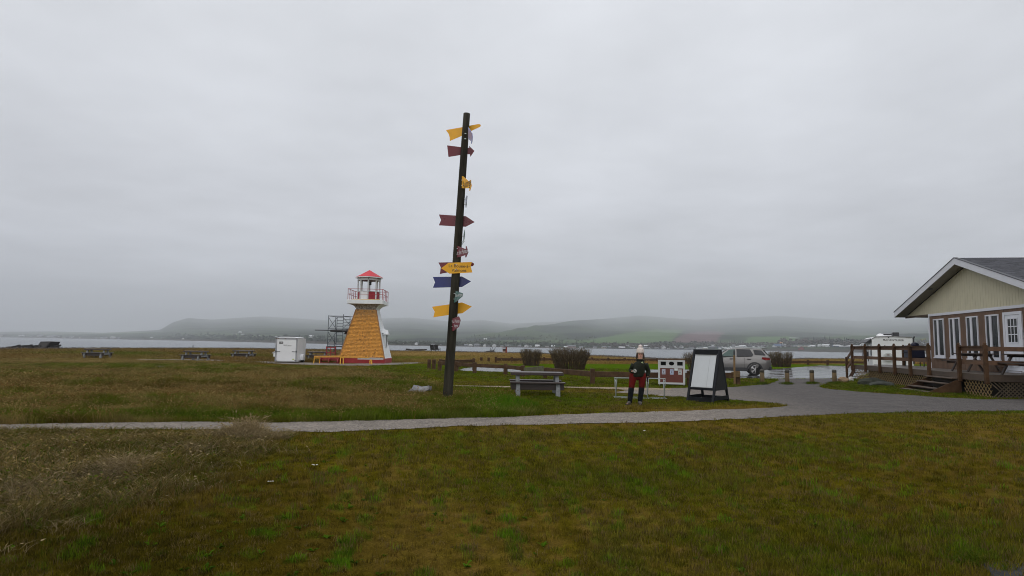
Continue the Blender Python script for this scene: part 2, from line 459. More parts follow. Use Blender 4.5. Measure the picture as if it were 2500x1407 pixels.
    wm = soft(MEADOW, 14, 2.2, 21); wm = np.where(fy > 1000, inpoly(fx, fy, MEADOW) * 1.0, wm) * (~behind)
    wd = soft(DRYFG, 55, 24, 25) * (fy > 1046)
    me_ = wm > .001
    n4 = fbm(x * .55, y * 1.5, 1.5, 12)
    cm = blend(np.broadcast_to(C_OLIVE * .9, c.shape), .02 + .6 * n1, C_RED * .85)
    cm = blend(cm, .52 + .6 * n2 + .45 * n4, C_GREEN)
    cm = blend(cm, .95 * np.clip(n4 * 1.4 - .05, 0, 1), C_TAN * .9)
    cm = cm * 1.06
    cm = blend(cm, .8 * np.clip(-n4 * 1.4 - .35, 0, 1), C_MOSS_VIGNETTE)
    for cx, cy, rx, ry, k, col in ((1235, 992, 90, 22, 1.0, C_BRIGHT), (1090, 985, 120, 18, .6, C_GREEN), (1000, 950, 90, 25, .5, C_GREEN), (250, 893, 190, 5, .9, C_GREEN), (640, 898, 230, 6, .7, C_GREEN), (520, 915, 60, 6, .6, C_GREEN), (760, 918, 130, 8, .6, C_TAN), (640, 935, 120, 5, .7, C_TAN), (560, 990, 160, 7, .6, C_TAN), (860, 985, 100, 9, .5, C_TAN), (200, 883, 260, 4, .9, C_TAN),
                                (600, 1022, 900, 8, .95, C_GREEN * .7 + C_BRIGHT * .35), (950, 905, 90, 6, .7, C_GREEN), (300, 960, 260, 16, .5, C_OLIVE)):
        cm = blend(cm, k * ell(fx, fy, cx, cy, rx, ry), col)
    hm = .15 + .06 * n1 + .05 * n2 + .12 * ell(fx, fy, 1230, 990, 80, 16) - .10 * np.clip((925 - fy) / 30, 0, 1)
    c = c * (1 - wm[..., None]) + cm * wm[..., None]; h = np.where(me_, np.clip(hm * (.45 + .55 * wm), .07, .5), h)
    # dry grass on this side of the path
    dr = wd > .001
    cd = blend(np.broadcast_to(C_OLIVE * .8, c.shape), .45 + .5 * n3 + .3 * n1, C_TAN * .75)
    cd = blend(cd, .5 * ell(fx, fy, 120, 1160, 200, 50), C_TAN)
    cd = blend(cd, .5 * ell(fx, fy, 500, 1150, 200, 40) + .4 * ell(fx, fy, 300, 1090, 200, 30), C_MOSS_VIGNETTE * 1.4)
    hd = (.095 + .04 * n3 + .04 * n1) * (.35 + .65 * wd) * np.clip((fy - 1046) / 55, .30, 1)
    c = c * (1 - wd[..., None]) + cd * wd[..., None]; h = np.where(dr, np.clip(hd, .035, .28), h)
    return np.clip(c, .004, .6), h, wm, wd, openl & ~me_
def on_sheets(fx, fy):
    m = inpoly(fx, fy, GRAVEL)
    for q in (LOT, PUDDLE, FOOT, TRACK, SLABPAD): m |= inpoly(fx, fy, q)
    return m

# ---- ground: one sheet, polar round the viewpoint, out to the horizon
def make_ground():
    az = np.concatenate([np.radians(np.arange(-52, 52.01, .4)), np.radians(np.arange(56, 308, 4.0))])
    rad = np.concatenate([[.6, 1.2, 2, 2.8, 3.4], 3.9 * 1.026 ** np.arange(0, 150), [200, 240, 300, 400, 600, 900, 1500, 3000, 6000, 12000]])
    rad = np.unique(np.round(rad, 3))
    A, Rr = np.meshgrid(az, rad)
    x, y = Rr * np.sin(A), Rr * np.cos(A)
    z = terr(x, y)
    na, nr = len(az), len(rad)
    vs = np.stack([x, y, z], -1).reshape(-1, 3)
    c = cover(x, y)[0].reshape(-1, 3)
    fs = []
    for i in range(nr - 1):
        for j in range(na):
            k = (j + 1) % na
            fs.append((i * na + j, i * na + k, (i + 1) * na + k, (i + 1) * na + j)[::-1])
    o = len(vs); vs = np.vstack([vs, [[0, 0, 0]]]); c = np.vstack([c, c[:1]])
    for j in range(na): fs.append((o, (j + 1) % na, j)[::-1] if False else (o, j, (j + 1) % na)[::-1])
    me = bpy.data.meshes.new('ground'); me.from_pydata(vs.tolist(), [], fs)
    me.update()
    if me.polygons[10].normal.z < 0: me.flip_normals()
    at = me.color_attributes.new('Cov', 'FLOAT_COLOR', 'POINT')
    at.data.foreach_set('color', np.hstack([c, np.ones((len(c), 1))]).ravel())
    m = bpy.data.materials.new('turf'); m.use_nodes = True; t = m.node_tree; b = t.nodes['Principled BSDF']
    an = N('ShaderNodeAttribute', t); an.attribute_name = 'Cov'
    g = N('ShaderNodeTexCoord', t)
    def nz(s, d=4, st=None):
        q = N('ShaderNodeTexNoise', t); q.inputs['Scale'].default_value = s; q.inputs['Detail'].default_value = d; q.inputs['Roughness'].default_value = .65
        t.links.new(g.outputs['Object'], q.inputs['Vector']); return q.outputs['Fac']
    a1, a2, a3 = nz(.8), nz(7), nz(45)
    f = math_n('ADD', math_n('MULTIPLY', a1, .7, tree=t), math_n('ADD', math_n('MULTIPLY', a2, 1.2, tree=t), math_n('MULTIPLY', a3, 1.5, tree=t), tree=t), tree=t)
    f = math_n('SUBTRACT', math_n('MULTIPLY', f, 1.0, tree=t), .86, tree=t)
    vm = N('ShaderNodeVectorMath', t, operation='SCALE'); t.links.new(an.outputs['Color'], vm.inputs[0]); t.links.new(f, vm.inputs['Scale'])
    t.links.new(vm.outputs[0], b.inputs['Base Color'])
    b.inputs['Roughness'].default_value = 1; b.inputs['Specular IOR Level'].default_value = 0
    bn = N('ShaderNodeBump', t); bn.inputs['Strength'].default_value = .8; bn.inputs['Distance'].default_value = .03
    t.links.new(math_n('ADD', a2, a3, tree=t), bn.inputs['Height']); t.links.new(bn.outputs[0], b.inputs['Normal'])
    tag(link('ground', me, m, None, True), None, None, None, 'structure')
make_ground()

def gravel_mat(name, col, sc=55, damp_vignette=None):
    m = bpy.data.materials.new(name); m.use_nodes = True; t = m.node_tree; b = t.nodes['Principled BSDF']
    g = N('ShaderNodeTexCoord', t)
    vo = N('ShaderNodeTexVoronoi', t); vo.inputs['Scale'].default_value = sc; t.links.new(g.outputs['Object'], vo.inputs['Vector'])
    no = N('ShaderNodeTexNoise', t); no.inputs['Scale'].default_value = 1.3; no.inputs['Detail'].default_value = 6; t.links.new(g.outputs['Object'], no.inputs['Vector'])
    se = N('ShaderNodeSeparateColor', t); t.links.new(vo.outputs['Color'], se.inputs[0])
    f = math_n('ADD', math_n('MULTIPLY', se.outputs[0], .9, tree=t), math_n('MULTIPLY', no.outputs['Fac'], .75, tree=t), tree=t)
    v2 = N('ShaderNodeTexVoronoi', t); v2.inputs['Scale'].default_value = sc * .3; t.links.new(g.outputs['Object'], v2.inputs['Vector']); s2 = N('ShaderNodeSeparateColor', t); t.links.new(v2.outputs['Color'], s2.inputs[0])
    f = math_n('ADD', math_n('ADD', f, .0, tree=t), math_n('MULTIPLY', s2.outputs[0], .28, tree=t), tree=t)
    vm = N('ShaderNodeVectorMath', t, operation='SCALE'); vm.inputs[0].default_value = col; t.links.new(f, vm.inputs['Scale'])
    if damp_vignette:      # yard gravel darker: real damp plus lens vignetting painted into the colour
        sx = N('ShaderNodeSeparateXYZ', t); t.links.new(g.outputs['Object'], sx.inputs[0])
        q = math_n('ADD', math_n('ADD', sx.outputs[0], math_n('MULTIPLY', sx.outputs[1], -.12, tree=t), tree=t), math_n('MULTIPLY', no.outputs['Fac'], 3.2, tree=t), tree=t)
        mr = N('ShaderNodeMapRange', t); mr.inputs[1].default_value = 4.2; mr.inputs[2].default_value = 8.8; t.links.new(q, mr.inputs[0])
        mm = N('ShaderNodeMix', t, data_type='RGBA'); t.links.new(mr.outputs[0], mm.inputs[0]); mm.inputs[6].default_value = (*col, 1); mm.inputs[7].default_value = (*damp_vignette, 1)
        t.links.new(mm.outputs[2], vm.inputs[0])
    b.inputs['Specular IOR Level'].default_value = .2
    t.links.new(vm.outputs[0], b.inputs['Base Color']); b.inputs['Roughness'].default_value = .85
    bn = N('ShaderNodeBump', t); bn.inputs['Strength'].default_value = .7; bn.inputs['Distance'].default_value = .02
    t.links.new(vo.outputs['Distance'], bn.inputs['Height']); bn.invert = True
    t.links.new(bn.outputs[0], b.inputs['Normal'])
    return m
M_GRAVEL = gravel_mat('grey gravel', (.205, .178, .152), 42, (.088, .079, .075))
sheet('gravel_path', GRAVEL, .012, M_GRAVEL, .06, 5)
sheet('footpath', FOOT, .017, gravel_mat('trodden sand', (.25, .20, .135), 30), .05, 5)
sheet('gravel_track', TRACK, .02, gravel_mat('track gravel', (.19, .165, .14), 12), .1, 5)
sheet('concrete_pad', SLABPAD, .03, mat('pad concrete', (.23, .20, .19)), .05, 20)
# wet asphalt of the parking lot: dark, with a film of water
def wet():
    m = bpy.data.materials.new('wet asphalt'); m.use_nodes = True; t = m.node_tree; b = t.nodes['Principled BSDF']
    g = N('ShaderNodeTexCoord', t); mp = N('ShaderNodeMapping', t); mp.inputs['Scale'].default_value = (.35, .9, 1); t.links.new(g.outputs['Object'], mp.inputs[0])
    no = N('ShaderNodeTexNoise', t); no.inputs['Scale'].default_value = .9; no.inputs['Detail'].default_value = 5; t.links.new(mp.outputs[0], no.inputs['Vector'])
    cr = N('ShaderNodeValToRGB', t); cr.color_ramp.elements[0].position = .38; cr.color_ramp.elements[1].position = .62
    cr.color_ramp.elements[0].color = (.03, .03, .032, 1); cr.color_ramp.elements[1].color = (.075, .075, .08, 1)
    t.links.new(no.outputs['Fac'], cr.inputs[0]); t.links.new(cr.outputs[0], b.inputs['Base Color'])
    r2 = N('ShaderNodeMapRange', t); r2.inputs[1].default_value = .42; r2.inputs[2].default_value = .68; r2.inputs[3].default_value = .06; r2.inputs[4].default_value = .34
    t.links.new(no.outputs['Fac'], r2.inputs[0]); t.links.new(r2.outputs[0], b.inputs['Roughness'])
    b.inputs['Specular IOR Level'].default_value = .8
    return m
M_WET = wet()
sheet('parking_lot', LOT, .008, M_WET, .03, 8)
sheet('puddle', PUDDLE, .012, M_WET, .1, 4)

# ---- water
def water():
    m = bpy.data.materials.new('bay water'); m.use_nodes = True; t = m.node_tree; b = t.nodes['Principled BSDF']
    b.inputs['Base Color'].default_value = (.07, .085, .10, 1); b.inputs['Roughness'].default_value = .22; b.inputs['IOR'].default_value = 1.33
    g = N('ShaderNodeTexCoord', t); mp = N('ShaderNodeMapping', t); mp.inputs['Scale'].default_value = (.5, 1.3, 1); t.links.new(g.outputs['Object'], mp.inputs[0])
    no = N('ShaderNodeTexNoise', t); no.inputs['Scale'].default_value = .35; no.inputs['Detail'].default_value = 5; t.links.new(mp.outputs[0], no.inputs['Vector'])
    bn = N('ShaderNodeBump', t); bn.inputs['Strength'].default_value = .35; bn.inputs['Distance'].default_value = .5
    t.links.new(no.outputs['Fac'], bn.inputs['Height']); t.links.new(bn.outputs[0], b.inputs['Normal'])
    me = bpy.data.meshes.new('water')
    me.from_pydata([(-7900, 60, WATER), (7900, 60, WATER), (7900, 7900, WATER), (-7900, 7900, WATER)], [], [(0, 1, 2, 3)])
    tag(link('water', me, m), None, None, None, 'structure')
water()

# ---- far shore and hills, described by azimuth (as the picture column it falls on) and distance
_sx = [-600, 0, 200, 400, 670, 780, 950, 1310, 1475, 1600, 1700, 1830, 1900, 2000, 2140, 2300, 3000]
_sr = [3300, 3250, 2800, 2100, 1150, 1000, 800, 800, 900, 1000, 1100, 1200, 1120, 1050, 980, 900, 800]
_ev = [3, 3, 4, 5, 8, 8, 1, .5, 0, -1, -1, 3, 9, 11, 13, 16, 18]
_em = [6, 7, 9, 16, 22, 24, 12, 14, 22, 26, 28, 28, 30, 32, 36, 40, 44]
_ex = [-600, 0, 130, 260, 340, 395, 425, 460, 520, 640, 800, 1000, 1100, 1180, 1250, 1330, 1400, 1470, 1560, 1700, 1900, 2100, 2300, 3000]
E_LEFT = [8, 12, 15, 14, 19, 23, 42, 53, 50, 60, 53, 63, 55, 60, 52, 57, 61, 54, 62, 57, 60, 60, 60, 60]
E_NEAR = [-9, -9, -9, -9, -9, -9, -9, -9, -9, -9, -9, -6, 6, 24, 36, 50, 62, 67, 77, 69, 82, 72, 86, 94]
def shore_r(px): return np.interp(px, _sx, _sr)
def prof(px, near):
    rs = float(shore_r(px)); es = (WATER - CAMZ) * F / rs
    ev = float(np.interp(px, _sx, _ev)); em = float(np.interp(px, _sx, _em))
    et = float(np.interp(px, _ex, E_NEAR if near else E_LEFT))
    if near:
        k = np.clip((px - 1040) / 120, 0, 1); ev = ev * k + es * .9 * (1 - k)
        em = min(em, et * .45 + ev * .5); rr = rs + float(np.interp(px, [1000, 1150, 1300, 1420, 1520, 3000], [900, 1000, 1900, 4200, 8000, 8300]))
        rm = rs + 700 + (rr - rs - 700) * .14; rn = rs + 700 + (rr - rs - 700) * .45
        return [rs, rs + 130, rs + 700, rm, rn, rr, rr + 200], [es, ev, em, max(em, et * .50), max(em, et * .76), et, et * .99]
    rr = rs + float(np.interp(px, [0, 400, 440, 700, 1500], [3000, 3100, 4200, 7800, 8200]))
    rm = rs + 1000 + (rr - rs - 1000) * .14; rn = rs + 1000 + (rr - rs - 1000) * .45
    return [rs, rs + 130, rs + 1000, rm, rn, rr, rr + 200], [es, ev, em, max(em, et * .50), max(em, et * .76), et, et * .99]
def hill_z(px, r, near):
    R_, E_ = prof(px, near)
    e = np.interp(r, R_, E_)
    return CAMZ + e * r / F
def at_far(px, r, z=None, near=True):
    az = math.atan2(px - W0 / 2, F)
    return Vector((r * math.tan(az) * math.cos(az) / math.cos(az), r, hill_z(px, r, near) if z is None else z))
def far_place(px, py, near):
    """the spot on the far land seen at this picture point"""
    e = hz(px) - py
    R_, E_ = prof(px, near)
    if e <= E_[1]: r = R_[0] + 20 + 100 * max(0.0, (e - E_[0]) / max(.1, E_[1] - E_[0]))
    else:
        r = R_[1]
        for i in range(1, 6):
            if E_[i + 1] > e >= E_[i]:
                r = R_[i] + (R_[i + 1] - R_[i]) * (e - E_[i]) / (E_[i + 1] - E_[i]); break
    return at_far(px, r, None, near)
FIELDS = [([(1100, 840), (1240, 832), (1290, 829), (1480, 831), (1480, 838), (1240, 838)], (.062, .095, .035)), ([(1410, 838), (1470, 825), (1540, 813), (1600, 805), (1668, 807), (1640, 834), (1560, 838)], (.075, .125, .045)),
          ([(1638, 836), (1668, 817), (1700, 811), (1770, 811), (1745, 838)], (.115, .075, .075)), ([(1815, 838), (1832, 823), (1930, 822), (1965, 834), (1900, 839)], (.078, .13, .05)),
          ([(1150, 818), (1300, 806), (1330, 812), (1180, 824)], (.05, .075, .03)), ([(440, 815), (560, 812), (600, 818), (460, 822)], (.06, .09, .04)), ([(2000, 822), (2120, 815), (2180, 822), (2050, 832)], (.05, .078, .032)), ([(80, 812), (330, 808), (400, 815), (120, 818)], (.06, .09, .04))]
def make_hill(name, p0, p1, near, step=7):
    pxs = np.arange(p0, p1 + .1, step); K = 46
    vs = []; cs = []
    for px in pxs:
        R_, E_ = prof(px, near)
        t = math.atan2(px - W0 / 2, F)
        rr = np.concatenate([[R_[0] - 25], np.linspace(R_[0], R_[1], 6), np.linspace(R_[1], R_[2], 12)[1:], np.linspace(R_[2], R_[3], 16)[1:], np.linspace(R_[3], R_[4], 14)[1:], np.linspace(R_[4], R_[5], 12)[1:], R_[6:]])
        for i, r in enumerate(rr):
            x, y = r * math.tan(t), r
            z = -2.6 if i == 0 else hill_z(px, r, near)
            far = np.clip((r - R_[1]) / 600, 0, 1)
            z += far * np.clip(1.15 - (r - 1800) / 2200, .04, 1) * (14 * noise.noise((x / 420, y / 420, 1)) + 5 * noise.noise((x / 130, y / 130, 4)) + 2.5 * noise.noise((x / 50, y / 50, 9))) * (r / 3000)
            vs.append((x, y, z))
            fy_ = hz(px) - (z - CAMZ) * F / r
            n = noise.noise((x / 150, y / 210, 7)); n2 = noise.noise((x / 45, y / 45, 3))
            c = Vector((.013, .021, .016)).lerp(Vector((.048, .072, .032)), max(0, min(1, .42 + n * 1.6 + n2 * .7)))
            if i <= 3: c = Vector((.05, .045, .035))
            for poly, k in FIELDS:
                if inpoly(np.array([px + 5 * n2]), np.array([fy_ + 1.2 * n]), poly)[0]: c = Vector(k)
            cs.append((*c, 1))
        nr = len(rr)
    fs = [(i * nr + j, (i + 1) * nr + j, (i + 1) * nr + j + 1, i * nr + j + 1) for i in range(len(pxs) - 1) for j in range(nr - 1)]
    me = bpy.data.meshes.new(name); me.from_pydata(vs, [], fs)
    at = me.color_attributes.new('Col', 'FLOAT_COLOR', 'POINT'); at.data.foreach_set('color', np.array(cs).ravel())
    m = mat('hillside', (1, 1, 1), .95, .25, .02, attr='Col', spec=.05)
    tag(link(name, me, m, None, True), None, None, None, 'structure')
make_hill('hills', -560, 1720, False)
make_hill('hills', 1030, 2950, True)
# ------------------------------------------------------------------ common materials
M_WHITE = mat('white paint', (.72, .73, .74), .45, .06, 3)
M_DARKWOOD = mat('brown stained timber', (.068, .036, .018), .7, .35, 5, .3, 40, spec=.15)
M_RAILWOOD = mat('weathered fence timber', (.070, .040, .021), .75, .4, 4, .3, 30, spec=.15)
M_GALV = mat('galvanised steel', (.50, .53, .53), .38, .15, 20, metal=.6)
M_BLACK = mat('black rubber', (.018, .018, .019), .7, .2)
M_STEELDARK = mat('dark steel', (.05, .055, .062), .5, .2, 8, metal=.3)
M_GLASS = mat('dark glass', (.016, .018, .021), .08, .1, rvar=.02, spec=.4)
M_CONC = mat('rough concrete', (.22, .23, .235), .9, .22, 14, .5, 60)
M_LETTER_D = mat('dark lettering', (.025, .022, .02), .6, .05)
M_LETTER_W = mat('white lettering', (.7, .7, .7), .6, .05)

# ------------------------------------------------------------------ signpost
def signpost():
    b = G(1092, 979); Y = b.y
    top = P(1139.3, 278, Y + .05)
    o = thing('signpost', 'tall leaning wooden pole carrying coloured arrow signs', 'signpost', (b.x, b.y, 0))
    inv = Vector((b.x, b.y, 0))
    axis = top - b
    def ax(z): return b + axis * (z / top.z)
    q = MB(); n = 14
    pts = [ax(-.3 + (top.z + .3) * i / n) - inv for i in range(n + 1)]
    for i, p in enumerate(pts):
        p += Vector((noise.noise((i * .9, 1, 0)), noise.noise((i * .9, 5, 0)), 0)) * .012
    q.tube(pts, [.142 - .042 * i / n for i in range(n + 1)], 20)
    m = mat('old utility pole wood', (.018, .0155, .010), .8, .45, 5, .5, 22, stretch=(1, 1, .12), col2=(.055, .05, .037), spec=.1)
    q.build('pole', m, o, True)
    SG = {'y': mat('yellow sign enamel', (.86, .42, .008), .45, .06, 3), 'm': mat('maroon sign enamel', (.15, .010, .020), .3, .1, 3), 'b': mat('blue sign enamel', (.012, .022, .16), .22, .1, 3), 'p': mat('blue sign enamel sky sheen', (.16, .22, .50), .2, .1, 3), 't': mat('teal sign enamel', (.045, .125, .105), .28, .1, 3)}  # the pale blue has a glancing sky reflection painted into the blue enamel
    signs = [
        ('y', 'behind', 14, 'topmost yellow pointer with a rounded tip', [(1088.5, 317.8), (1129, 310.8), (1147, 307), (1168.5, 303), (1172.6, 304.2), (1173.8, 306.5), (1171.7, 309.7), (1149, 320.4), (1127, 332), (1098, 344.3), (1097.7, 335.3), (1095, 326.8)], None),
        ('p', 'front', 76, 'blue arrow seen almost edge-on near the top', [(1142.6, 311), (1149.6, 320.3), (1150.6, 324.5), (1152.4, 325), (1153.4, 333), (1152.8, 343), (1151, 351.5), (1149.7, 350), (1149.8, 345.4), (1142.6, 339.5)], None),
        ('m', 'behind', -10, 'maroon arrow with a flared head below the topmost yellow pointer', [(1091.7, 355.2), (1123.7, 359.2), (1143, 361), (1145.7, 361.4), (1145, 356.2), (1158.3, 368.8), (1148.5, 383.1), (1147.2, 376.7), (1142.5, 376.7), (1123.7, 378.8), (1094.9, 383.5)], None),
        ('y', 'front', 58, 'yellow arrow with dark lettering turned away from the viewer', [(1126.7, 430.2), (1129.9, 430.4), (1144.7, 443.5), (1145.9, 443), (1146.9, 439.2), (1148, 439.2), (1151, 453.2), (1147, 466.5), (1145.7, 466.3), (1145.9, 459.9), (1125.6, 459.9)], ("L'Auberge", 1138.5, 451, .62, .30, 'd')),
        ('b', 'side', 84, 'narrow blue sign seen edge-on', [(1139.5, 477.1), (1140.4, 479.2), (1137.6, 507.3), (1136, 506.6), (1135, 486)], None),
        ('m', 'behind', 0, 'plain maroon arrow pointing right', [(1071.5, 523.9), (1110, 526.5), (1137.2, 528.1), (1159, 542.4), (1137.2, 553.9), (1111, 552.8), (1071.5, 550.4), (1076.7, 537.5)], None),
        ('t', 'side', 84, 'dark green sign seen edge-on', [(1134.4, 561), (1134.2, 572), (1133, 584), (1131, 592), (1129, 597.5), (1127.5, 597), (1130, 588), (1131.6, 572)], None),
        ('m', 'front', 56, 'maroon arrow with white lettering turned away from the viewer', [(1116, 600.3), (1135.9, 608.3), (1137, 607), (1137, 601.7), (1138.6, 601.4), (1142.8, 616.3), (1137.3, 628.9), (1135.7, 628.7), (1135.9, 623), (1124.2, 627), (1114.6, 629.1)], ('Parc des Plateaux', 1127.5, 615.3, .74, .12, 'w')),
        ('m', 'behind', 4, 'maroon pointer behind the lettered yellow sign', [(1070.6, 641.2), (1095, 640.7), (1153, 641), (1156.5, 643), (1157.2, 646.5), (1155, 649.5), (1140, 653), (1100, 664), (1073.5, 669.3), (1075, 662), (1076, 653)], None),
        ('y', 'front', -4, 'yellow sign lettered La Bouée-à-Valmont pointing left', [(1077, 655.3), (1095, 641.9), (1152, 640), (1149, 650.6), (1153.4, 665.6), (1097.3, 668.4)], ('La Bouée-à-\nValmont', 1121, 655, .60, .215, 'd')),
        ('b', 'behind', 0, 'blue arrow pointing right', [(1056.8, 676.4), (1100.8, 675.9), (1127.8, 675.4), (1150, 687.4), (1127.8, 701), (1057, 702.9), (1062, 689.5)], None),
        ('t', 'front', 62, 'teal sign with pale lettering', [(1112.6, 710.5), (1129.1, 716.3), (1129.5, 720), (1128.8, 723.5), (1114.2, 736.6), (1108.2, 739.4), (1109.6, 728.4), (1111, 722)], ('Escargot', 1121, 721.5, .50, .10, 'w')),
        ('y', 'behind', 8, 'lowest yellow arrow pointing right', [(1054.6, 749.3), (1093.8, 743.9), (1127.8, 738.7), (1152, 748.6), (1129, 765), (1112.6, 766.9), (1057.9, 774.9), (1061.2, 761.5)], None),
        ('m', 'front', 60, 'lowest maroon sign with white lettering', [(1104.2, 778.1), (1119.9, 772.8), (1123.9, 781.9), (1119.7, 798.4), (1107, 808.4), (1104, 808.2), (1104, 793)], ('La Pointe\nVerte', 1113.6, 790, .46, .22, 'w')),
    ]
    for colr, side, yaw, lab, poly, txt in signs:
        cyy = sum(p[1] for p in poly) / len(poly)
        zz = P(1120, cyy, Y).z
        a = ax(zz); rr = .142 - .042 * zz / top.z
        yw = math.radians(yaw)
        nrm = Vector((-math.sin(yw), -math.cos(yw), 0))      # facing the viewer when yaw is 0
        d = {'behind': Vector((0, 1, 0)) * (rr + .022), 'front': nrm * (rr + .018) if abs(yaw) < 40 else Vector((.02, -(rr + .02), 0)), 'side': Vector((rr + .05, -.02, 0))}[side]
        p0 = a + d
        pl = [on_plane(p[0], p[1], p0, nrm) for p in poly]
        q = MB(); q.prism([p - inv for p in pl], -nrm * .012)
        s = q.build('direction_sign', SG[colr], o); s['label'] = lab
        for dz in (-.08, .08):
            q = MB(); c1 = a + Vector((0, 0, dz)); c2 = p0 + Vector((0, 0, dz)) + (Vector((.02, 0, 0)) if side == 'side' else Vector((0, 0, 0)))
            e = (c2 - c1).normalized()
            q.beam(c1 + e * (rr - .03) - inv, c2 - inv + e * .001, .05, .02)
            q.build('bracket', M_GALV, s)
        if txt:
            s_, tx, ty, wd, ht, cc = txt
            cpt = on_plane(tx, ty, p0, nrm)
            e0 = on_plane(tx - 5, ty, p0, nrm); 
            xd = Vector((math.cos(yw), -math.sin(yw), 0)) if False else nrm.cross(Vector((0, 0, 1))) * -1
            if (on_plane(tx + 5, ty, p0, nrm) - cpt).dot(xd) < 0: xd = -xd
            place_text(s_, M_LETTER_D if cc == 'd' else M_LETTER_W, s, cpt - inv + nrm * .004, xd, (0, 0, 1), wd, ht)
signpost()

# ------------------------------------------------------------------ lighthouse under repair
def lighthouse():
    yw = math.radians(2.0)
    D = 48.6
    bl = P(826.5, 887, D); bl.z = 0
    o = thing('lighthouse', 'small wooden lighthouse with bare cedar shingles on its front and red lantern roof', 'lighthouse', (bl.x, bl.y, 0), yw)
    s0 = 3.58                                  # base width; local x right, y away, origin front-left corner
    c = s0 / 2
    def sq(h, z): return [(c - h, c - h, z), (c + h, c - h, z), (c + h, c + h, z), (c - h, c + h, z)]
    q = MB(); q.hexa(sq(c, -.15) + sq(c, .40)); q.build('plinth', mat('barn red paint', (.32, .018, .024), .5, .15, 3), o, bevel=.02)
    zt, zf = 4.28, 4.72
    hb, ht_ = c - .03, .80
    q = MB(); q.hexa(sq(hb - .06, .40) + sq(ht_ - .05, zt)); q.build('tower_core', mat('tar paper', (.05, .045, .04)), o)
    def hw(z): return hb + (ht_ - hb) * (z - .4) / (zt - .4)
    # cedar shingles, row by row, on the front face (local y min)
    q = MB(); rows = 36; dz = (zt - .4) / rows
    for i in range(rows):
        z0 = .4 + i * dz; z1 = z0 + dz * 1.12
        h0, h1 = hw(z0), hw(min(z1, zt)); x = c - h0
        fade = max(0, min(1, (i - 26) / 8)) * .35
        while x < c + h0 - .02:
            wd = min(RND.uniform(.07, .17), c + h0 - x)
            t0 = RND.uniform(.026, .06)
            k = RND.uniform(.78, 1.15) * (1 if RND.random() > .04 else .6)
            col = Vector((.56, .25, .036)) * k
            col = tuple(col.lerp(Vector((.33, .25, .15)), fade * RND.uniform(.5, 1.2)))
            ka = (c - x) / h0
            xa0, xb0 = x + .004, x + wd - .004
            f1 = h1 / h0
            xa1, xb1 = c + (xa0 - c) * f1, c + (xb0 - c) * f1
            ya, yb = c - h0 - t0, c - h1
            q.hexa([(xa0, ya, z0), (xb0, ya, z0), (xb0, c - h0 + .05, z0), (xa0, c - h0 + .05, z0), (xa1, yb - .004, z1), (xb1, yb - .004, z1), (xb1, yb + .05, z1), (xa1, yb + .05, z1)], col)
            x += wd
    sh = q.build('shingle_cladding', mat('new cedar', (1, 1, 1), .75, .12, 20, attr='Col'), o); sh['kind'] = 'stuff'; sh['label'] = 'unpainted orange cedar shingle face'
    # painted clapboards on the other faces
    q = MB(); rows = 26; dz = (zt - .4) / rows
    for i in range(rows):
        z0 = .4 + i * dz; z1 = z0 + dz * 1.05; h0, h1 = hw(z0), hw(min(z1, zt)); t0 = .022
        q.hexa([(c + h0 - .05, c - h0, z0), (c + h0 + t0, c - h0, z0), (c + h0 + t0, c + h0, z0), (c + h0 - .05, c + h0, z0), (c + h1 - .05, c - h1, z1), (c + h1 + .004, c - h1, z1), (c + h1 + .004, c + h1, z1), (c + h1 - .05, c + h1, z1)])
        q.hexa([(c + h0, c + h0 - .05, z0), (c + h0, c + h0 + t0, z0), (c - h0, c + h0 + t0, z0), (c - h0, c + h0 - .05, z0), (c + h1, c + h1 - .05, z1), (c + h1, c + h1 + .004, z1), (c - h1, c + h1 + .004, z1), (c - h1, c + h1 - .05, z1)])
    cb = q.build('clapboard_cladding', mat('white clapboard paint', (.74, .76, .77), .5, .07, 2), o); cb['kind'] = 'stuff'; cb['label'] = 'white painted side'
    q = MB()
    for i in range(rows):
        z0 = .4 + i * dz; z1 = z0 + dz * 1.05; h0, h1 = hw(z0), hw(min(z1, zt)); t0 = .022
        q.hexa([(c - h0 - t0, c - h0, z0), (c - h0 + .05, c - h0, z0), (c - h0 + .05, c + h0, z0), (c - h0 - t0, c + h0, z0), (c - h1 - .004, c - h1, z1), (c - h1 + .05, c - h1, z1), (c - h1 + .05, c + h1, z1), (c - h1 - .004, c + h1, z1)])
    cb = q.build('clapboard_cladding', mat('stripped boards', (.16, .12, .085), .8, .3, 3), o); cb['kind'] = 'stuff'
    q = MB()
    for sx, sy in ((-1, -1), (1, -1)):
        q.beam((c + sx * hw(.4) + sx * .02, c + sy * hw(.4) + sy * .025, .4), (c + sx * ht_ + sx * .02, c + sy * ht_ + sy * .025, zt), .07, .07, (0, 1, 0))
    q.build('corner_board', mat('raw corner wood', (.30, .14, .05), .8, .2), o)
    # flared neck
    prof = [(ht_, zt), (ht_ + .03, zt + .12), (ht_ + .11, zt + .24), (ht_ + .25, zt + .35), (ht_ + .45, zf)]
    for face, mm, lab in ((0, mat('peeling neck boards', (.20, .13, .09), .85, .6, 9, .4, 30, col2=(.50, .48, .44)), 'weathered neck with peeling white paint'), (1, MATS['white clapboard paint'], None), (2, MATS['white clapboard paint'], None), (3, MATS['stripped boards'], None)):
        q = MB()
        for (h0, z0), (h1, z1) in zip(prof[:-1], prof[1:]):
            A = sq(h0, z0); B = sq(h1, z1); a, b = face, (face + 1) % 4
            q.add([A[a], A[b], B[b], B[a]], [(0, 1, 2, 3)])
        e = q.build('flared_neck', mm, o)
        if lab: e['label'] = lab
    hg = 1.42
    q = MB(); q.hexa(sq(hg, zf) + sq(hg, zf + .33)); q.build('gallery_deck', MATS['white clapboard paint'], o, bevel=.015)
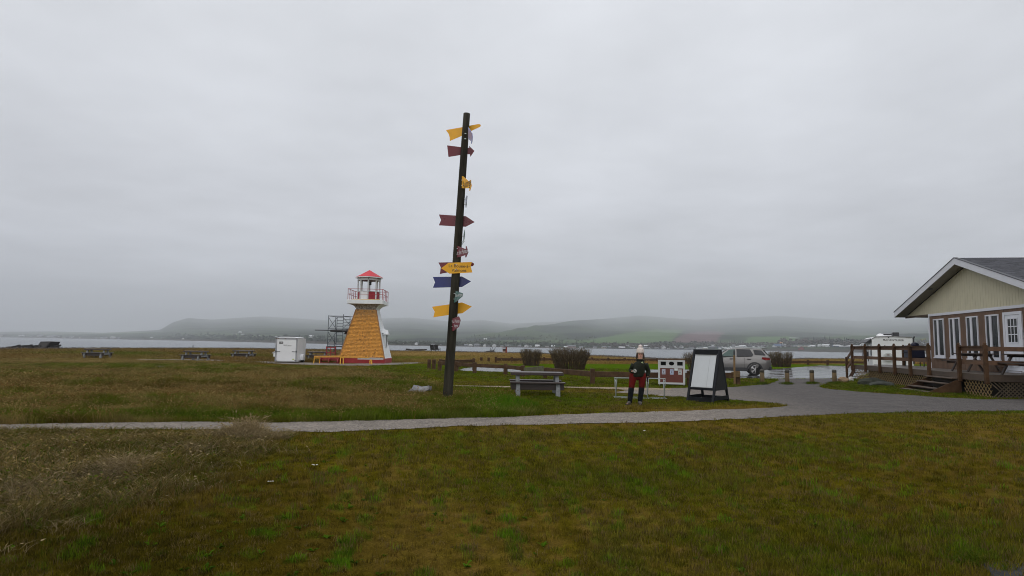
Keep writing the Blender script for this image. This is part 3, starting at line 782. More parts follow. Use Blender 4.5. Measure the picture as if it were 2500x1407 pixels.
    zg = zf + .33
    # gallery railing
    mr = mat('red rail paint', (.36, .025, .03), .5, .1)
    hr = hg - .05
    cs = [(c - hr, c - hr), (c + hr, c - hr), (c + hr, c + hr), (c - hr, c + hr)]
    for i in range(4):
        a, b = cs[i], cs[(i + 1) % 4]
        q = MB()
        q.beam((*a, zg + .86), (*b, zg + .86), .035, .035); q.beam((*a, zg + .44), (*b, zg + .44), .03, .03)
        q.build('guard_rail', mr, o)
        for k in range(4):
            t = k / 4; x, y = a[0] + (b[0] - a[0]) * t, a[1] + (b[1] - a[1]) * t
            if i == 0 and k in (1, 2, 3): continue
            q = MB(); q.box2((x - .018, y - .018, zg - .01), (x + .018, y + .018, zg + .87)); q.build('baluster', mr, o)
    # lantern room: octagonal parapet, posts, beam and roof
    R8 = .86
    def oc(k, r): a = math.pi / 8 - .27 + k * math.pi / 4; return (c + r * math.cos(a), c + r * math.sin(a))
    for k in range(8):
        a, b = oc(k, R8), oc(k + 1, R8)
        q = MB(); q.beam((*a, zg + .36), (*b, zg + .36), .05, .72)
        white = k in (5,)
        e = q.build('parapet_panel', M_WHITE if white else mat('parapet red', (.27, .012, .022), .45, .1), o)
        if white: e['label'] = 'white parapet panel'
        q = MB(); q.beam((*oc(k, R8 + .01), zg), (*oc(k, R8 + .01), zg + 1.68), .10, .10, (0, 1, 0)); q.build('lantern_post', mat('grey white paint', (.52, .53, .53), .5, .08), o)
        q = MB(); q.beam((*oc(k, R8 + .01), zg + 1.78), (*oc(k + 1, R8 + .01), zg + 1.78), .14, .24); q.build('ring_beam', MATS['grey white paint'], o)
        q = MB(); q.beam((*oc(k, R8), zg + .745), (*oc(k + 1, R8), zg + .745), .10, .05); q.build('parapet_cap', MATS['grey white paint'], o)
    q = MB(); zr = zg + 1.90
    vs = [(*oc(k, 1.09), zr) for k in range(8)] + [(*oc(k, 1.09), zr + .05) for k in range(8)] + [(c, c, zr + .66)] + [(c, c, zr)]
    fs = [(k, (k + 1) % 8, 8 + (k + 1) % 8, 8 + k) for k in range(8)] + [(8 + k, 8 + (k + 1) % 8, 16) for k in range(8)] + [((k + 1) % 8, k, 17) for k in range(8)]
    q.add(vs, fs); q.build('lantern_roof', mat('red metal roof', (.52, .03, .045), .5, .1, 2, spec=.3), o)
    q = MB(); 
    for k in range(8): q.beam((*oc(k, 1.11), zr - .01), (*oc(k + 1, 1.11), zr - .01), .03, .07)
    q.build('fascia', M_WHITE, o)
    q = MB(); q.lathe([(.0, 0), (.10, 0), (.10, .22), (.16, .24), (.0, .26)], 12, (c + .1, c, zg + 1.32)); q.build('lamp', M_STEELDARK, o)
    q = MB(); q.box((c - .35, c - .1, zg + .80), (.34, .3, .04)); q.box((c - .5, c - .1, zg + .39), (.04, .26, .78)); q.box((c - .2, c - .1, zg + .39), (.04, .26, .78)); q.build('shelf', MATS['grey white paint'], o)
    q = MB(); q.box((c + .05, c - hr + .06, zg + .03), (2.2, .12, .05)); q.build('loose_plank', mat('fresh yellow plank', (.62, .42, .16), .7, .15, 6), o)
    # window hoods on both sides
    for sx, mm, wm in ((1, M_WHITE, M_WHITE), (-1, mat('brown hood shingles', (.08, .055, .04), .85, .3), MATS['stripped boards'])):
        z1, z0 = 2.35, 1.25
        xo = c + sx * (hw(z0) + .06); xi = c + sx * (hw(z1) - .15)
        w = MB(); 
        w.box2((min(xi, xo), c - .38, z0), (max(xi, xo), c - .32, z1)); w.box2((min(xi, xo), c + .32, z0), (max(xi, xo), c + .38, z1)); w.box2((min(xi, xo), c - .32, z0), (max(xi, xo), c + .32, z0 + .06))
        fr = w.build('window_box', wm, o)
        w = MB(); w.box2((xo - sx * .09, c - .32, z0 + .06), (xo - sx * .06, c + .32, z1)); w.build('pane', M_GLASS, fr)
        w = MB(); xw = xo + sx * .14
        w.add([(xw, c - .5, z1 - .02), (xw, c + .5, z1 - .02), (xi, c - .5, z1 + .10), (xi, c + .5, z1 + .10), (xi - sx * .05, c, z1 + .50), (xw - sx * .05, c, z1 + .30)], [(0, 2, 4, 5), (1, 5, 4, 3), (0, 5, 1), (0, 1, 3, 2)])
        w.box2((min(xi, xw), c - .5, z1 - .07), (max(xi, xw), c + .5, z1 - .02))
        w.build('window_hood', mm, o)
lighthouse()

# ------------------------------------------------------------------ repair works beside the lighthouse
def works():
    D = 49.0
    a = P(797, 872, D); 
    o = thing('scaffold', 'grey tube scaffold with planks beside the shingled lighthouse', 'scaffold', (a.x, a.y, 0))
    sc = 1 / 1500 * D
    U = {'A': (0.02, 0), 'C': (36 * sc + .02, 0), 'B': (.17, 1.45), 'D': (36 * sc + .17, 1.45)}
    H = {'A': 3.75, 'C': 3.85, 'B': 3.7, 'D': 3.7}
    m = mat('scaffold tube', (.10, .115, .13), .5, .2, metal=.4)
    for k, (x, y) in U.items():
        q = MB(); q.tube([(x, y, 0), (x + .02, y, H[k])], .028, 6); q.build('upright', m, o)
    def bar(n, p0, p1, r=.02):
        q = MB(); q.tube([p0, p1], r, 5); q.build(n, m, o)
    U['E'] = (.62, .35); U['F'] = (1.82, .9)
    for k, h in (('E', 3.62), ('F', 3.62)):
        q = MB(); q.tube([(*U[k], 0), (*U[k], h)], .028, 6); q.build('upright', m, o)
    for i in range(15):
        z = .3 + i * .235
        bar('rung', (*U['E'], z), (*U['C'], z), .016)
        if z > 1.0: bar('rung', (*U['C'], z + .1), (*U['F'], z + .1), .016)
    for z in (3.7, 2.68, 1.45, 1.25):
        bar('cross_bar', (*U['A'], z), (*U['C'], z), .026)
        bar('cross_bar', (*U['A'], z), (*U['B'], z)); bar('cross_bar', (*U['C'], z), (*U['D'], z)); bar('cross_bar', (*U['B'], z), (*U['D'], z)); bar('cross_bar', (*U['C'], z), (*U['F'], z))
    for z0, z1 in ((2.6, 3.6), (1.45, 2.45), (.3, 1.2)):
        bar('brace', (*U['A'], z0), (*U['E'], z1)); bar('brace', (*U['A'], z1), (*U['E'], z0))
    for z0, z1 in ((2.7, 3.6),):
        bar('brace', (*U['C'], z0), (*U['F'], z1)); bar('brace', (*U['C'], z1), (*U['F'], z0))
    mp = mat('dark plank', (.045, .042, .042), .8, .3)
    q = MB(); q.box((.36, .35, 2.56), (2.9, .3, .06)); q.build('plank', mp, o)
    q = MB(); q.box((.95, .75, 2.50), (1.75, .6, .09)); q.build('plank', mp, o)
    q = MB(); q.box((.62, .5, 1.30), (1.3, .7, .07)); q.build('plank', mp, o)
    # red landing, its guard and trestles
    mred = mat('red landing paint', (.24, .018, .020), .55, .15)
    l = P(784, 887, 47.9); l.z = 0
    o = thing('landing', 'red wooden landing steps in front of the scaffold', 'steps', (l.x, l.y, 0))
    q = MB(); q.box2((0, 0, .46), (1.42, 1.2, .52)); q.build('landing_board', mred, o)
    q = MB(); q.box2((0.01, -.04, .28), (1.41, -.003, .50)); q.build('landing_board', mred, o)
    for z, dy in ((.24, -.3), (.06, -.6)):
        q = MB(); q.box2((0.02, dy, z - .03), (1.4, dy + .34, z + .02)); q.build('tread', mred, o)
    for x in (.0, .68, 1.36):
        q = MB(); q.add([(x, -.6, 0), (x, 0, 0), (x, 0, .42), (x, -.3, .42), (x, -.6, .1), (x + .05, -.6, 0), (x + .05, 0, 0), (x + .05, 0, .42), (x + .05, -.3, .42), (x + .05, -.6, .1)], [(4, 3, 2, 1, 0), (5, 6, 7, 8, 9), (0, 1, 6, 5), (1, 2, 7, 6), (2, 3, 8, 7), (3, 4, 9, 8), (4, 0, 5, 9)]); q.build('stringer', mred, o)
    for x in (.06, .40, .76):
        q = MB(); q.box2((x, .9, .52), (x + .06, .96, 1.30)); q.build('post', mred, o)
    for z in (1.17, .75):
        q = MB(); q.box2((.12, .91, z), (.40, .95, z + .07)); q.box2((.46, .91, z), (.76, .95, z + .07)); q.build('rail', mred, o)
    my = mat('yellow trestle paint', (.60, .30, .012), .55, .15)
    def trestle(px, py, d, lab, wd=.55, h=.5):
        g = P(px, py, d); g.z = 0
        t = thing('trestle', lab, 'trestle', (g.x, g.y, 0), .3, 'yellow trestles by the lighthouse')
        q = MB(); q.box((0, 0, h - .05), (wd, .11, .12)); q.build('beam', my, t)
        for sx in (-1, 1):
            for sy in (-1, 1):
                q = MB(); q.beam((sx * wd * .42, sy * .03, h - .08), (sx * wd * .5, sy * .22, 0), .09, .06, (1, 0, 0)); q.build('leg', my, t)
            q = MB(); q.beam((sx * wd * .46, -.14, .18), (sx * wd * .46, .14, .18), .03, .05); q.build('stretcher', my, t)
    trestle(773, 886.5, 46.6, 'yellow trestle standing at the left end of the yellow beam', .42, .47)
    trestle(834, 890.5, 45.8, 'yellow trestle at the corner between red landing and shingled wall', .22, .56)
    trestle(905, 889.5, 46.4, 'low yellow trestle in front of the white board', .14, .36)
    a = P(768, 871, 46.4); b = P(836, 870.5, 46.2); 
    q = MB(); q.beam(a, b, .25, .13); tag(q.build('trestle_board', mat('ochre board', (.55, .27, .04), .6, .2), None), 'ochre plank laid across the two left trestles', 'plank')
    a = P(838, 872.5, 46.6); b = P(902, 873.5, 46.9)
    q = MB(); q.beam(a, b, .16, .09); tag(q.build('trestle_board', MATS['ochre board']), 'ochre plank along the foot of the shingled wall', 'plank')
    a = P(873, 875.5, 48.0); b = P(936, 876.5, 48.35)
    q = MB(); q.beam(a, b, .03, .16); tag(q.build('trim_board', mat('dirty white board', (.42, .39, .38), .6, .15)), 'dirty white board leaning on the red plinth', 'board')
works()

# ------------------------------------------------------------------ enclosed trailer
def trailer():
    g = P(670.5, 884, 46.8); g.z = 0
    yw = math.radians(5)
    o = thing('cargo_trailer', 'white enclosed cargo trailer with ramp door parked left of the lighthouse', 'trailer', (g.x, g.y, 0), yw)
    W, L, z0, z1 = 1.62, 2.6, .10, 1.98
    mw = mat('trailer white', (.74, .75, .76), .35, .04, 2); mg = mat('aluminium trim', (.33, .34, .36), .4, .1, metal=.5)
    q = MB()
    prof = [(0, z0), (W, z0), (W, z1 - .12), (W - .25, z1 - .03), (W / 2, z1), (.25, z1 - .03), (0, z1 - .12)]
    q.prism([(x, 0.03, z) for x, z in prof], (0, L - .03, 0)); q.build('body', mw, o)
    q = MB(); q.box2((.12, -.01, z0 + .05), (W - .10, .03, z1 - .22)); d = q.build('ramp_door', mw, o)
    q = MB()
    for x in (.0, W - .11): q.box2((x, -.02, z0), (x + .10, .025, z1 - .12))
    q.box2((.1, -.02, z1 - .2), (W - .11, .025, z1 - .13)); q.build('rear_frame', mg, o)
    q = MB(); q.box2((-.02, -.03, z1 - .13), (W + .02, L + .02, z1 - .09)); q.build('roof_trim', mg, o)
    for x in (.06, .70, W - .10, .2):
        q = MB(); q.box2((x - .03, -.04, z1 - .18), (x + .05, -.015, z1 - .13)); q.build('marker_light', mat('marker lens', (.12, .05, .02), .4), o)
    for x in (.08, W - .16):
        q = MB(); q.box2((x, -.04, z0 + .08), (x + .08, -.012, z0 + .12)); q.build('tail_light', mat('tail lens', (.06, .02, .02), .3), o)
    for x0, sx in ((.02, 1), (W - .02, -1)):
        q = MB(); q.box((x0 + sx * .04, -.04, .86), (.06, .05, .13)); q.tube([(x0 + sx * .06, -.035, .85), (x0 + sx * .32, -.035, .86)], .015, 6); q.box((x0 + sx * .3, -.04, .87), (.08, .03, .04)); q.build('latch', M_STEELDARK, o)
    # tube sticker plate and the maker's slanted word, low yellow sticker
    q = MB(); q.box2((.27, -.02, 1.44), (.56, -.011, 1.60)); p = q.build('number_plate', M_LETTER_D, o)
    place_text('D2R3', M_LETTER_W, p, (.415, -.024, 1.52), (1, 0, 0), (0, 0, 1), .23, .085)
    e = place_text('MAXI', M_LETTER_D, o, (.72, -.016, 1.335), (1, 0, 0), (.35, 0, 1), .24, .085); e['label'] = 'dark slanted word'
    e = place_text('CARGO', M_LETTER_D, o, (1.00, -.016, 1.305), (1, 0, 0), (.35, 0, 1), .34, .095)
    q = MB(); q.box2((1.30, -.02, .24), (1.44, -.011, .32)); q.build('sticker', mat('yellow green sticker', (.40, .45, .12), .5), o)
    # right side: fender, wheels, side door edge
    for y in (1.25,):
        q = MB(); ring = [(.05, .42 + .0)]
        arc = [(y + .40 * math.cos(t), .36 + .30 * math.sin(t)) for t in np.linspace(0, math.pi, 9)]
        q.prism([(W + .003, a, b) for a, b in [(y + .42, .2)] + arc + [(y - .42, .2)]], (.22, 0, 0)); q.build('fender', mw, o)
        wr = q2 = MB(); q2.lathe([(.0, -.09), (.2, -.09), (.29, -.07), (.30, 0), (.29, .07), (.2, .09), (.0, .09)], 20)
        for xx in (W + .13, -.02):
            r = thing('wheel', None, None); del_keys = [k for k in r.keys()]
            r.parent = o; r.location = (xx, y + .12, .30); r.rotation_euler = (0, math.pi / 2, 0)
            link('tyre', q2.mesh('tyre'), M_BLACK, r, True)
            q3 = MB(); q3.lathe([(.0, -.1), (.17, -.1), (.17, .1), (.0, .1)], 16); q3.build('rim', mat('white rim', (.5, .5, .5), .4), r)
    q = MB(); q.box2((W + .002, L - .75, .3), (W + .015, L - .08, 1.6)); q.build('side_door', mw, o)
    q = MB(); q.box2((.1, .1, .08), (W - .1, L + .2, z0 - .003)); q.build('chassis', M_STEELDARK, o)
    q = MB(); q.add([(-.02, .6, .98), (-.02, 1.5, .98), (-.42, 1.5, .72), (-.42, .6, .72), (-.02, .6, .95), (-.02, 1.5, .95), (-.42, 1.5, .69), (-.42, .6, .69)], [(0, 3, 2, 1), (4, 5, 6, 7), (0, 1, 5, 4), (1, 2, 6, 5), (2, 3, 7, 6), (3, 0, 4, 7)]); q.box2((-.3, .62, .45), (-.04, .66, .75)); q.build('side_shelf', mw, o)
trailer()

# ------------------------------------------------------------------ picnic tables with concrete legs
def picnic_table(label):
    o = thing('picnic_table', label, 'picnic table', (0, 0, 0), 0, 'concrete-legged picnic tables')
    mt = mat('brown painted planks', (.042, .028, .025), .32, .3, 7, .15, 60, stretch=(.25, 3, 3), rvar=.12); mc = M_CONC
    L = 1.72
    for k in range(3):
        q = MB(); q.box((0, -.26 + k * .26, .70), (L, .25, .10)); q.build('tabletop_plank', mt, o, bevel=.012)
    for s in (-1, 1):
        q = MB(); q.box((0, s * .66, .43), (L + .05, .25, .055)); q.build('seat_plank', mt, o, bevel=.01)
        q = MB(); q.box((0, s * .60, .30), (L - .02, .055, .20)); q.build('apron', mt, o, bevel=.01)
        for x in (-.63, .65):
            q = MB(); q.hexa([(x - .07, s * .68 - .10, -.02), (x + .07, s * .68 - .10, -.02), (x + .07, s * .68 + .10, -.02), (x - .07, s * .68 + .10, -.02), (x - .065, s * .62 - .09, .40), (x + .065, s * .62 - .09, .40), (x + .065, s * .62 + .09, .40), (x - .065, s * .62 + .09, .40)])
            q.build('leg', mc, o, bevel=.015)
            q = MB(); q.hexa([(x - .06, s * .30 - .07, .40), (x + .06, s * .30 - .07, .40), (x + .06, s * .30 + .07, .40), (x - .06, s * .30 + .07, .40), (x - .06, s * .24 - .06, .648), (x + .06, s * .24 - .06, .648), (x + .06, s * .24 + .06, .648), (x - .06, s * .24 + .06, .648)])
            q.build('post', mc, o, bevel=.012)
    for x in (-.63, .65):
        q = MB(); q.box((x, 0, .34), (.10, 1.1, .12)); q.build('crossbeam', mc, o, bevel=.01)
    return o
pt = picnic_table('picnic table with grey concrete legs near the path, right of the signpost')
g = G(1310, 965); pt.location = (g.x, g.y + .15, 0); pt.rotation_euler = (0, 0, math.radians(1))
for px, py, rz, lab in ((237, 874.5, 4, 'dark picnic table in long dry grass, leftmost on the open field'), (477, 880.5, -6, 'dark picnic table beside the gravel track, second from the left'), (594, 876, -4, 'dark picnic table on a green patch left of the white cargo trailer'), (776, 879.5, 2, 'dark picnic table half hidden behind the white cargo trailer')):
    g = G(px, py); dup(pt, (g.x, g.y, tz(g.x, g.y)), math.radians(rz), lab)
# ------------------------------------------------------------------ timber fences
def Zat(px, py, d): return P(px, py, d).z
def fence(name, label, posts, rails, w=.21, railh=.22, railt=.11, m=None, group=None):
    """posts: (px, base py, top z); rails: (i, j, z top at i, z top at j, offset)"""
    pos = [G(a, b) for a, b, _ in posts]
    o0 = pos[0].copy()
    o = thing(name, label, 'fence', (o0.x, o0.y, 0), 0, group)
    for (a, b, zt), p in zip(posts, pos):
        q = MB(); l = p - o0
        rz = RND.uniform(-.1, .1); k = zt
        h = w / 2
        q.box((l.x, l.y, (k - .25) / 2), (w, w, k + .25), rz)
        q.build('post', m or M_RAILWOOD, o, bevel=.02)
    for i, j, zi, zj, off in rails:
        a = (pos[i] if isinstance(i, int) else G(*i)) - o0; b = (pos[j] if isinstance(j, int) else G(*j)) - o0
        d = (b - a).normalized(); nrm = Vector((d.y, -d.x, 0))
        if nrm.y > 0: nrm = -nrm
        e = nrm * off
        q = MB(); q.beam((a.x + e.x - d.x * .07, a.y + e.y - d.y * .07, zi - railh / 2), (b.x + e.x + d.x * .07, b.y + e.y + d.y * .07, zj - railh / 2), railt, railh)
        q.build('rail', m or M_RAILWOOD, o, bevel=.012)
    return o
nearp = [(1047.6, 900, .60), (1059, 902.5, .64), (1072.8, 905.5, .58), (1114, 908, .60), (1158.6, 912, .62), (1234, 916, .60), (1276, 920, .58)]
fence('timber_fence', 'brown post and rail fence with squared posts behind the signpost foot', nearp, [(2, 3, .56, .54, .0), (3, 4, .545, .55, 0), (4, 5, .55, .55, 0), (5, 6, .55, .52, 0)], .22, .20, .10)
q_posts = [(1331, 924, .52), (1446.5, 938, .66), (1565, 940, .60), (1683, 940, .62), (1801, 939.5, .62)]
fo = fence('timber_fence', 'brown timber fence with one heavy rail behind the person and the bin', q_posts, [(0, 1, .53, .55, 0), (1, 2, .55, .54, 0), (2, 3, .54, .53, 0), (3, 4, .53, .54, .0)], .19, .235, .11)
g0 = G(1801, 939.5) - G(1331, 924)
q = MB(); q.box((g0.x - .1, g0.y - .06, .46), (.36, .16, .26)); q.build('rail_end_block', mat('newer ochre timber', (.10, .062, .022), .7, .3, 5), fo, bevel=.01)
# a loose greenish rail running between the two lengths
a = P(1280.5, 905, 30.6); b = P(1326, 900.5, 29.0)
q = MB(); q.beam(a, b, .09, .26); tag(q.build('loose_rail', mat('mossy plank', (.085, .082, .045), .8, .3, 5), None, bevel=.01), 'pale mossy plank leaning up behind the near picnic table', 'plank')
backp = [(1075, 899, .60), (1121, 897, .52), (1156.5, 896, .62)]
fence('timber_fence', 'short weathered fence length behind the gap beside the puddle', backp, [(0, 1, .56, .53, .02), (1, 2, .53, .54, .02)], .20, .22, .12)
farp = [(1210.6, 887.5, .58), (1249.4, 887.5, .56), (1328.4, 886.8, .56), (1445.4, 886, .54), (1485.2, 886, .52), (1525, 886.4, .52), (1604, 886.8, .52), (1690, 888, .52), (1790, 889, .52), (1890, 890, .52), (1973, 891, .54), (2021, 891.5, .54), (2078, 892, .54), (2140, 892.5, .54)]
fence('timber_fence', 'long low brown fence along the shore meadow', farp, [(i, i + 1, farp[i][2] - .10, farp[i + 1][2] - .10, 0) for i in range(len(farp) - 1)], .22, .24, .12, M_DARKWOOD)
for px, py, zt, lab in ((1175, 886.5, .50, 'squared timber post standing free beyond the puddle, nearer the signpost'), (1193, 887, .50, 'squared timber post standing free at the end of the long low fence')):
    g = G(px, py); q = MB(); q.box((0, 0, zt / 2 - .1), (.23, .22, zt + .2)); o = q.build('timber_post', M_DARKWOOD, None, bevel=.02); o.location = (g.x, g.y, 0); tag(o, lab, 'post', 'free standing posts')
# wooden stake fixed behind the fence end
g = G(1797, 940); o = thing('stake', 'slim wooden stake with a dark tip rising above the fence end', 'stake', (g.x - .02, g.y + .06, 0))
zt = Zat(1796, 856, g.y); zm = Zat(1796, 868, g.y)
q = MB(); q.box((-.02, 0, zm / 2), (.075, .05, zm)); q.build('shaft', mat('yellow pine', (.17, .10, .035), .7, .25, 8), o)
q = MB(); q.box((-.015, 0, (zm + zt) / 2), (.07, .05, zt - zm)); q.build('tip', M_STEELDARK, o)

# ------------------------------------------------------------------ bollards at the parking lot
def bollard():
    o = thing('bollard', '', 'bollard', (0, 0, 0), 0, 'round timber bollards before the parking lot')
    q = MB(); q.lathe([(.105, -.2), (.107, .1), (.104, .5)], 16); q.build('shaft', mat('ochre bollard wood', (.095, .062, .022), .75, .35, 5, .3, 25, stretch=(1, 1, .3)), o, True)
    q = MB(); q.lathe([(.104, .5), (.107, .56), (.104, .605), (.085, .635), (.04, .648), (.0, .65)], 16); q.build('cap', mat('dark wet bollard top', (.035, .03, .02), .6, .3), o, True)
    return o
bo = bollard()
for i, (px, py, lab) in enumerate(((1861, 935, 'ochre wooden bollard in front of the rear wheel of the silver car'), (1922, 935.5, 'ochre wooden bollard just right of the silver car, alone on the gravel edge'), (1982.5, 935, 'ochre wooden bollard in the middle of the open lot entrance'), (2037.5, 934, 'ochre wooden bollard beside the tan boulder'))):
    g = G(px, py)
    if i == 0: bo.location = (g.x, g.y, 0); bo['label'] = lab
    else: dup(bo, (g.x, g.y, 0), i * 1.3, lab)

# ------------------------------------------------------------------ bare clipped shrubs
def shrub(px, py, wpx, hpx, n, seed, label, lean=0.0, dense=1.0):
    g = G(px, py); R = random.Random(seed); k = g.y / F
    W, H = wpx * k, hpx * k
    o = thing('shrub', label, 'shrub', (g.x, g.y, 0), 0, 'bare clipped shrubs')
    st, tw = MB(), MB()
    for i in range(n):
        a = R.uniform(0, 6.283); rr = math.sqrt(R.random())
        bx, by = .33 * W * rr * math.cos(a), .22 * W * rr * math.sin(a)
        tx, ty = .5 * W * rr ** .8 * math.cos(a + R.uniform(-.2, .2)) + lean * H, .36 * W * rr * math.sin(a)
        th = H * (1 - .14 * rr ** 3) * R.uniform(.84, 1.03)
        mid = Vector((bx * .55 + tx * .45 + R.uniform(-.05, .05), by * .5 + ty * .5, th * .5))
        p0, p2 = Vector((bx, by, -.05)), Vector((tx, ty, th))
        st.tube([p0, mid, p2], [.020, .014, .007], 4, False)
        for _ in range(int(6 * dense)):
            t = R.uniform(.35, 1.0)
            s0 = mid.lerp(p2, (t - .5) * 2) if t > .5 else p0.lerp(mid, t * 2)
            d = Vector((R.gauss(0, .11) + (tx - bx) * .12, R.gauss(0, .10), R.uniform(.08, .26)))
            e = s0 + d
            if e.z > H * 1.02: e.z = H * R.uniform(.93, 1.03)
            tw.tube([s0, e], [.010, .004], 3, False)
            for _ in range(1):
                u = s0.lerp(e, R.uniform(.3, 1)); f = u + Vector((R.gauss(0, .06), R.gauss(0, .06), R.uniform(.02, .10)))
                f.z = min(f.z, H * 1.03)
                tw.tube([u, f], [.006, .0025], 3, False)
    st.build('stems', mat('shrub bark', (.075, .053, .034), .85, .4, 3, spec=.05), o)
    t = tw.build('twigs', mat('shrub twigs', (.09, .066, .038), .85, .5, 2, col2=(.17, .135, .08), spec=.05), o); t['kind'] = 'stuff'
    return o
shrub(1297, 893, 58, 40, 150, 1, 'smaller bare clipped shrub behind the near fence, left of the wide one')
shrub(1391, 903, 104, 53, 310, 2, 'widest bare clipped shrub with a flat top, left of the person')
shrub(1716, 905, 98, 45, 230, 3, 'bare clipped shrub partly hidden behind the black sign board')
shrub(1908, 896, 66, 37, 160, 4, 'bare clipped shrub by the water behind the tail of the silver car', -.12)

# ------------------------------------------------------------------ the person
def person():
    b = G(1551, 988.5)
    D = b.y
    o = thing('person', 'person in cream bobble hat, dark green jacket and red and black trousers', 'person', (b.x, b.y, 0))
    k = D / F
    def L(px, py, dy=0.0):
        p = P(px, py, D + dy); return Vector((p.x - b.x, dy, p.z))
    M_SKIN = mat('skin', (.56, .30, .215), .5, .08, 12)
    M_JKT = mat('dark green jacket', (.011, .014, .008), .7, .3, 6, .3, 30, spec=.15)
    M_RED = mat('red trousers', (.10, .007, .006), .8, .25, 7, .3, 30, spec=.1)
    M_BLK = mat('black trouser cloth', (.010, .011, .014), .8, .3, 7, .3, 30, spec=.1)
    # joints
    hipL, hipR = L(1545.5, 921, .0), L(1568, 921, .0)
    kneeL, kneeR = L(1541.5, 946, -.05), L(1566.5, 945, -.04)
    ankL, ankR = L(1537.5, 982, .0), L(1562.5, 983, .02)
    toeL, toeR = L(1531, 987.5, -.12), L(1563.5, 990, -.16)
    pel = L(1556.5, 918); belly = L(1558.5, 905, -.02); chest = L(1561, 893, -.01); nb = L(1562, 881.5, .0)
    chin = L(1562.6, 876, -.015); head = L(1563, 867, -.01); crown = L(1563.3, 858, 0.0)
    shL, shR = L(1545.5, 889.5), L(1577.5, 889)
    elL, elR = L(1540, 905.5, .03), L(1583, 907, .04)
    wrL, wrR = L(1543.5, 907, -.17), L(1581, 921, -.02)
    J = [pel, belly, chest, nb, chin, head, crown, shL + Vector((.045, .0, -.035)), elL, wrL, shR + Vector((-.045, 0, -.035)), elR, wrR, hipL, kneeL, ankL, toeL, hipR, kneeR, ankR, toeR]
    E = [(0, 1), (1, 2), (2, 3), (3, 4), (4, 5), (5, 6), (2, 7), (7, 8), (8, 9), (2, 10), (10, 11), (11, 12), (0, 13), (13, 14), (14, 15), (15, 16), (0, 17), (17, 18), (18, 19), (19, 20)]
    Rr = [.10, .09, .075, .048, .062, .082, .07, .035, .035, .03, .035, .035, .03, .075, .055, .04, .03, .075, .055, .04, .03]
    skin('body', J, E, Rr, M_SKIN, o)
    # jacket: torso as rings, sleeves, hood
    def loft(name, rings, m, par=None, n=18):
        q = MB(); vs = []
        for i, (c_, rx, ry) in enumerate(rings):
            for k_ in range(n):
                a_ = 2 * math.pi * k_ / n; w_ = 1 + .05 * noise.noise((math.cos(a_) * 1.6, math.sin(a_) * 1.6, i * .55))
                vs.append((c_.x + rx * math.cos(a_) * w_, c_.y + ry * math.sin(a_) * w_, c_.z))
        fs = [(i * n + k_, i * n + (k_ + 1) % n, (i + 1) * n + (k_ + 1) % n, (i + 1) * n + k_) for i in range(len(rings) - 1) for k_ in range(n)]
        fs += [tuple(range(n - 1, -1, -1)), tuple(range((len(rings) - 1) * n, len(rings) * n))]
        q.add(vs, fs); ob = q.build(name, m, par or o, True)
        md = ob.modifiers.new('round', 'SUBSURF'); md.levels = 1; md.render_levels = 1
        return ob
    loft('jacket', [(L(1556.5, 921.5), .200, .150), (L(1557, 918), .208, .156), (L(1557.5, 913), .196, .152), (L(1558.8, 906, -.02), .180, .145), (L(1560.3, 899, -.02), .184, .14), (L(1561.3, 893, -.01), .198, .135), (L(1561.8, 888.5), .186, .12), (L(1562, 885.5), .145, .11), (L(1562.3, 883), .095, .09), (L(1562.4, 880), .085, .085)], M_JKT)
    def sleeve(a_, b_, c_):
        q = MB(); pts = [a_, a_.lerp(b_, .35), a_.lerp(b_, .75), b_, b_.lerp(c_, .4), b_.lerp(c_, .8), b_.lerp(c_, 1.0)]
        q.tube(pts, [.075, .076, .068, .064, .056, .048, .044], 14); q.build('sleeve', M_JKT, o, True)
    sleeve(shL + Vector((.025, 0, .0)), elL, wrL + (elL - wrL).normalized() * .015); sleeve(shR + Vector((-.025, 0, .0)), elR, wrR + (elR - wrR).normalized() * .02)
    q = MB(); nbz = L(1562, 880.5, .01)
    q.lathe([(.085, -.03), (.102, .0), (.098, .035), (.085, .04), (.075, .02)], 14, nbz, sx=1.0, sy=.95); q.lathe([(.06, -.06), (.10, -.03), (.105, .02), (.06, .05)], 12, nbz + Vector((.05, .085, -.01))); q.build('hood', M_JKT, o, True)
    lg = L(1564.5, 884, -.15); lg = L(1565, 884.5); 
    q = MB(); q.box((lg.x, -.158, lg.z), (.05, .012, .02), ry=-.5); q.box((lg.x + .015, -.158, lg.z - .018), (.035, .012, .014), ry=.4); q.build('chest_emblem', mat('pale green emblem', (.42, .52, .26), .6), o)
    # trousers: red thighs, black lower legs
    for h, kn, an, s in ((hipL, kneeL, ankL, -1), (hipR, kneeR, ankR, 1)):
        q = MB(); q.tube([h + Vector((s * -.01, 0, .10)), h + Vector((0, 0, -.02)), h.lerp(kn, .45), h.lerp(kn, .85), kn + (an - kn) * .10], [.105, .110, .096, .084, .080], 16); q.build('trouser_leg', M_RED, o, True)
        q = MB(); q.tube([kn + (h - kn) * .10, kn.lerp(an, .12), kn.lerp(an, .45), kn.lerp(an, .8), an + (an - kn) * .02], [.080, .082, .074, .066, .064], 16); q.build('gaiter', M_BLK, o, True)
    q = MB(); q.ico(L(1557, 920), .142, 2, sc=(1.1, .85, .75)); q.build('trouser_seat', M_RED, o, True)
    # boots
    mb = mat('grey brown boots', (.085, .072, .065), .7, .25, 20)
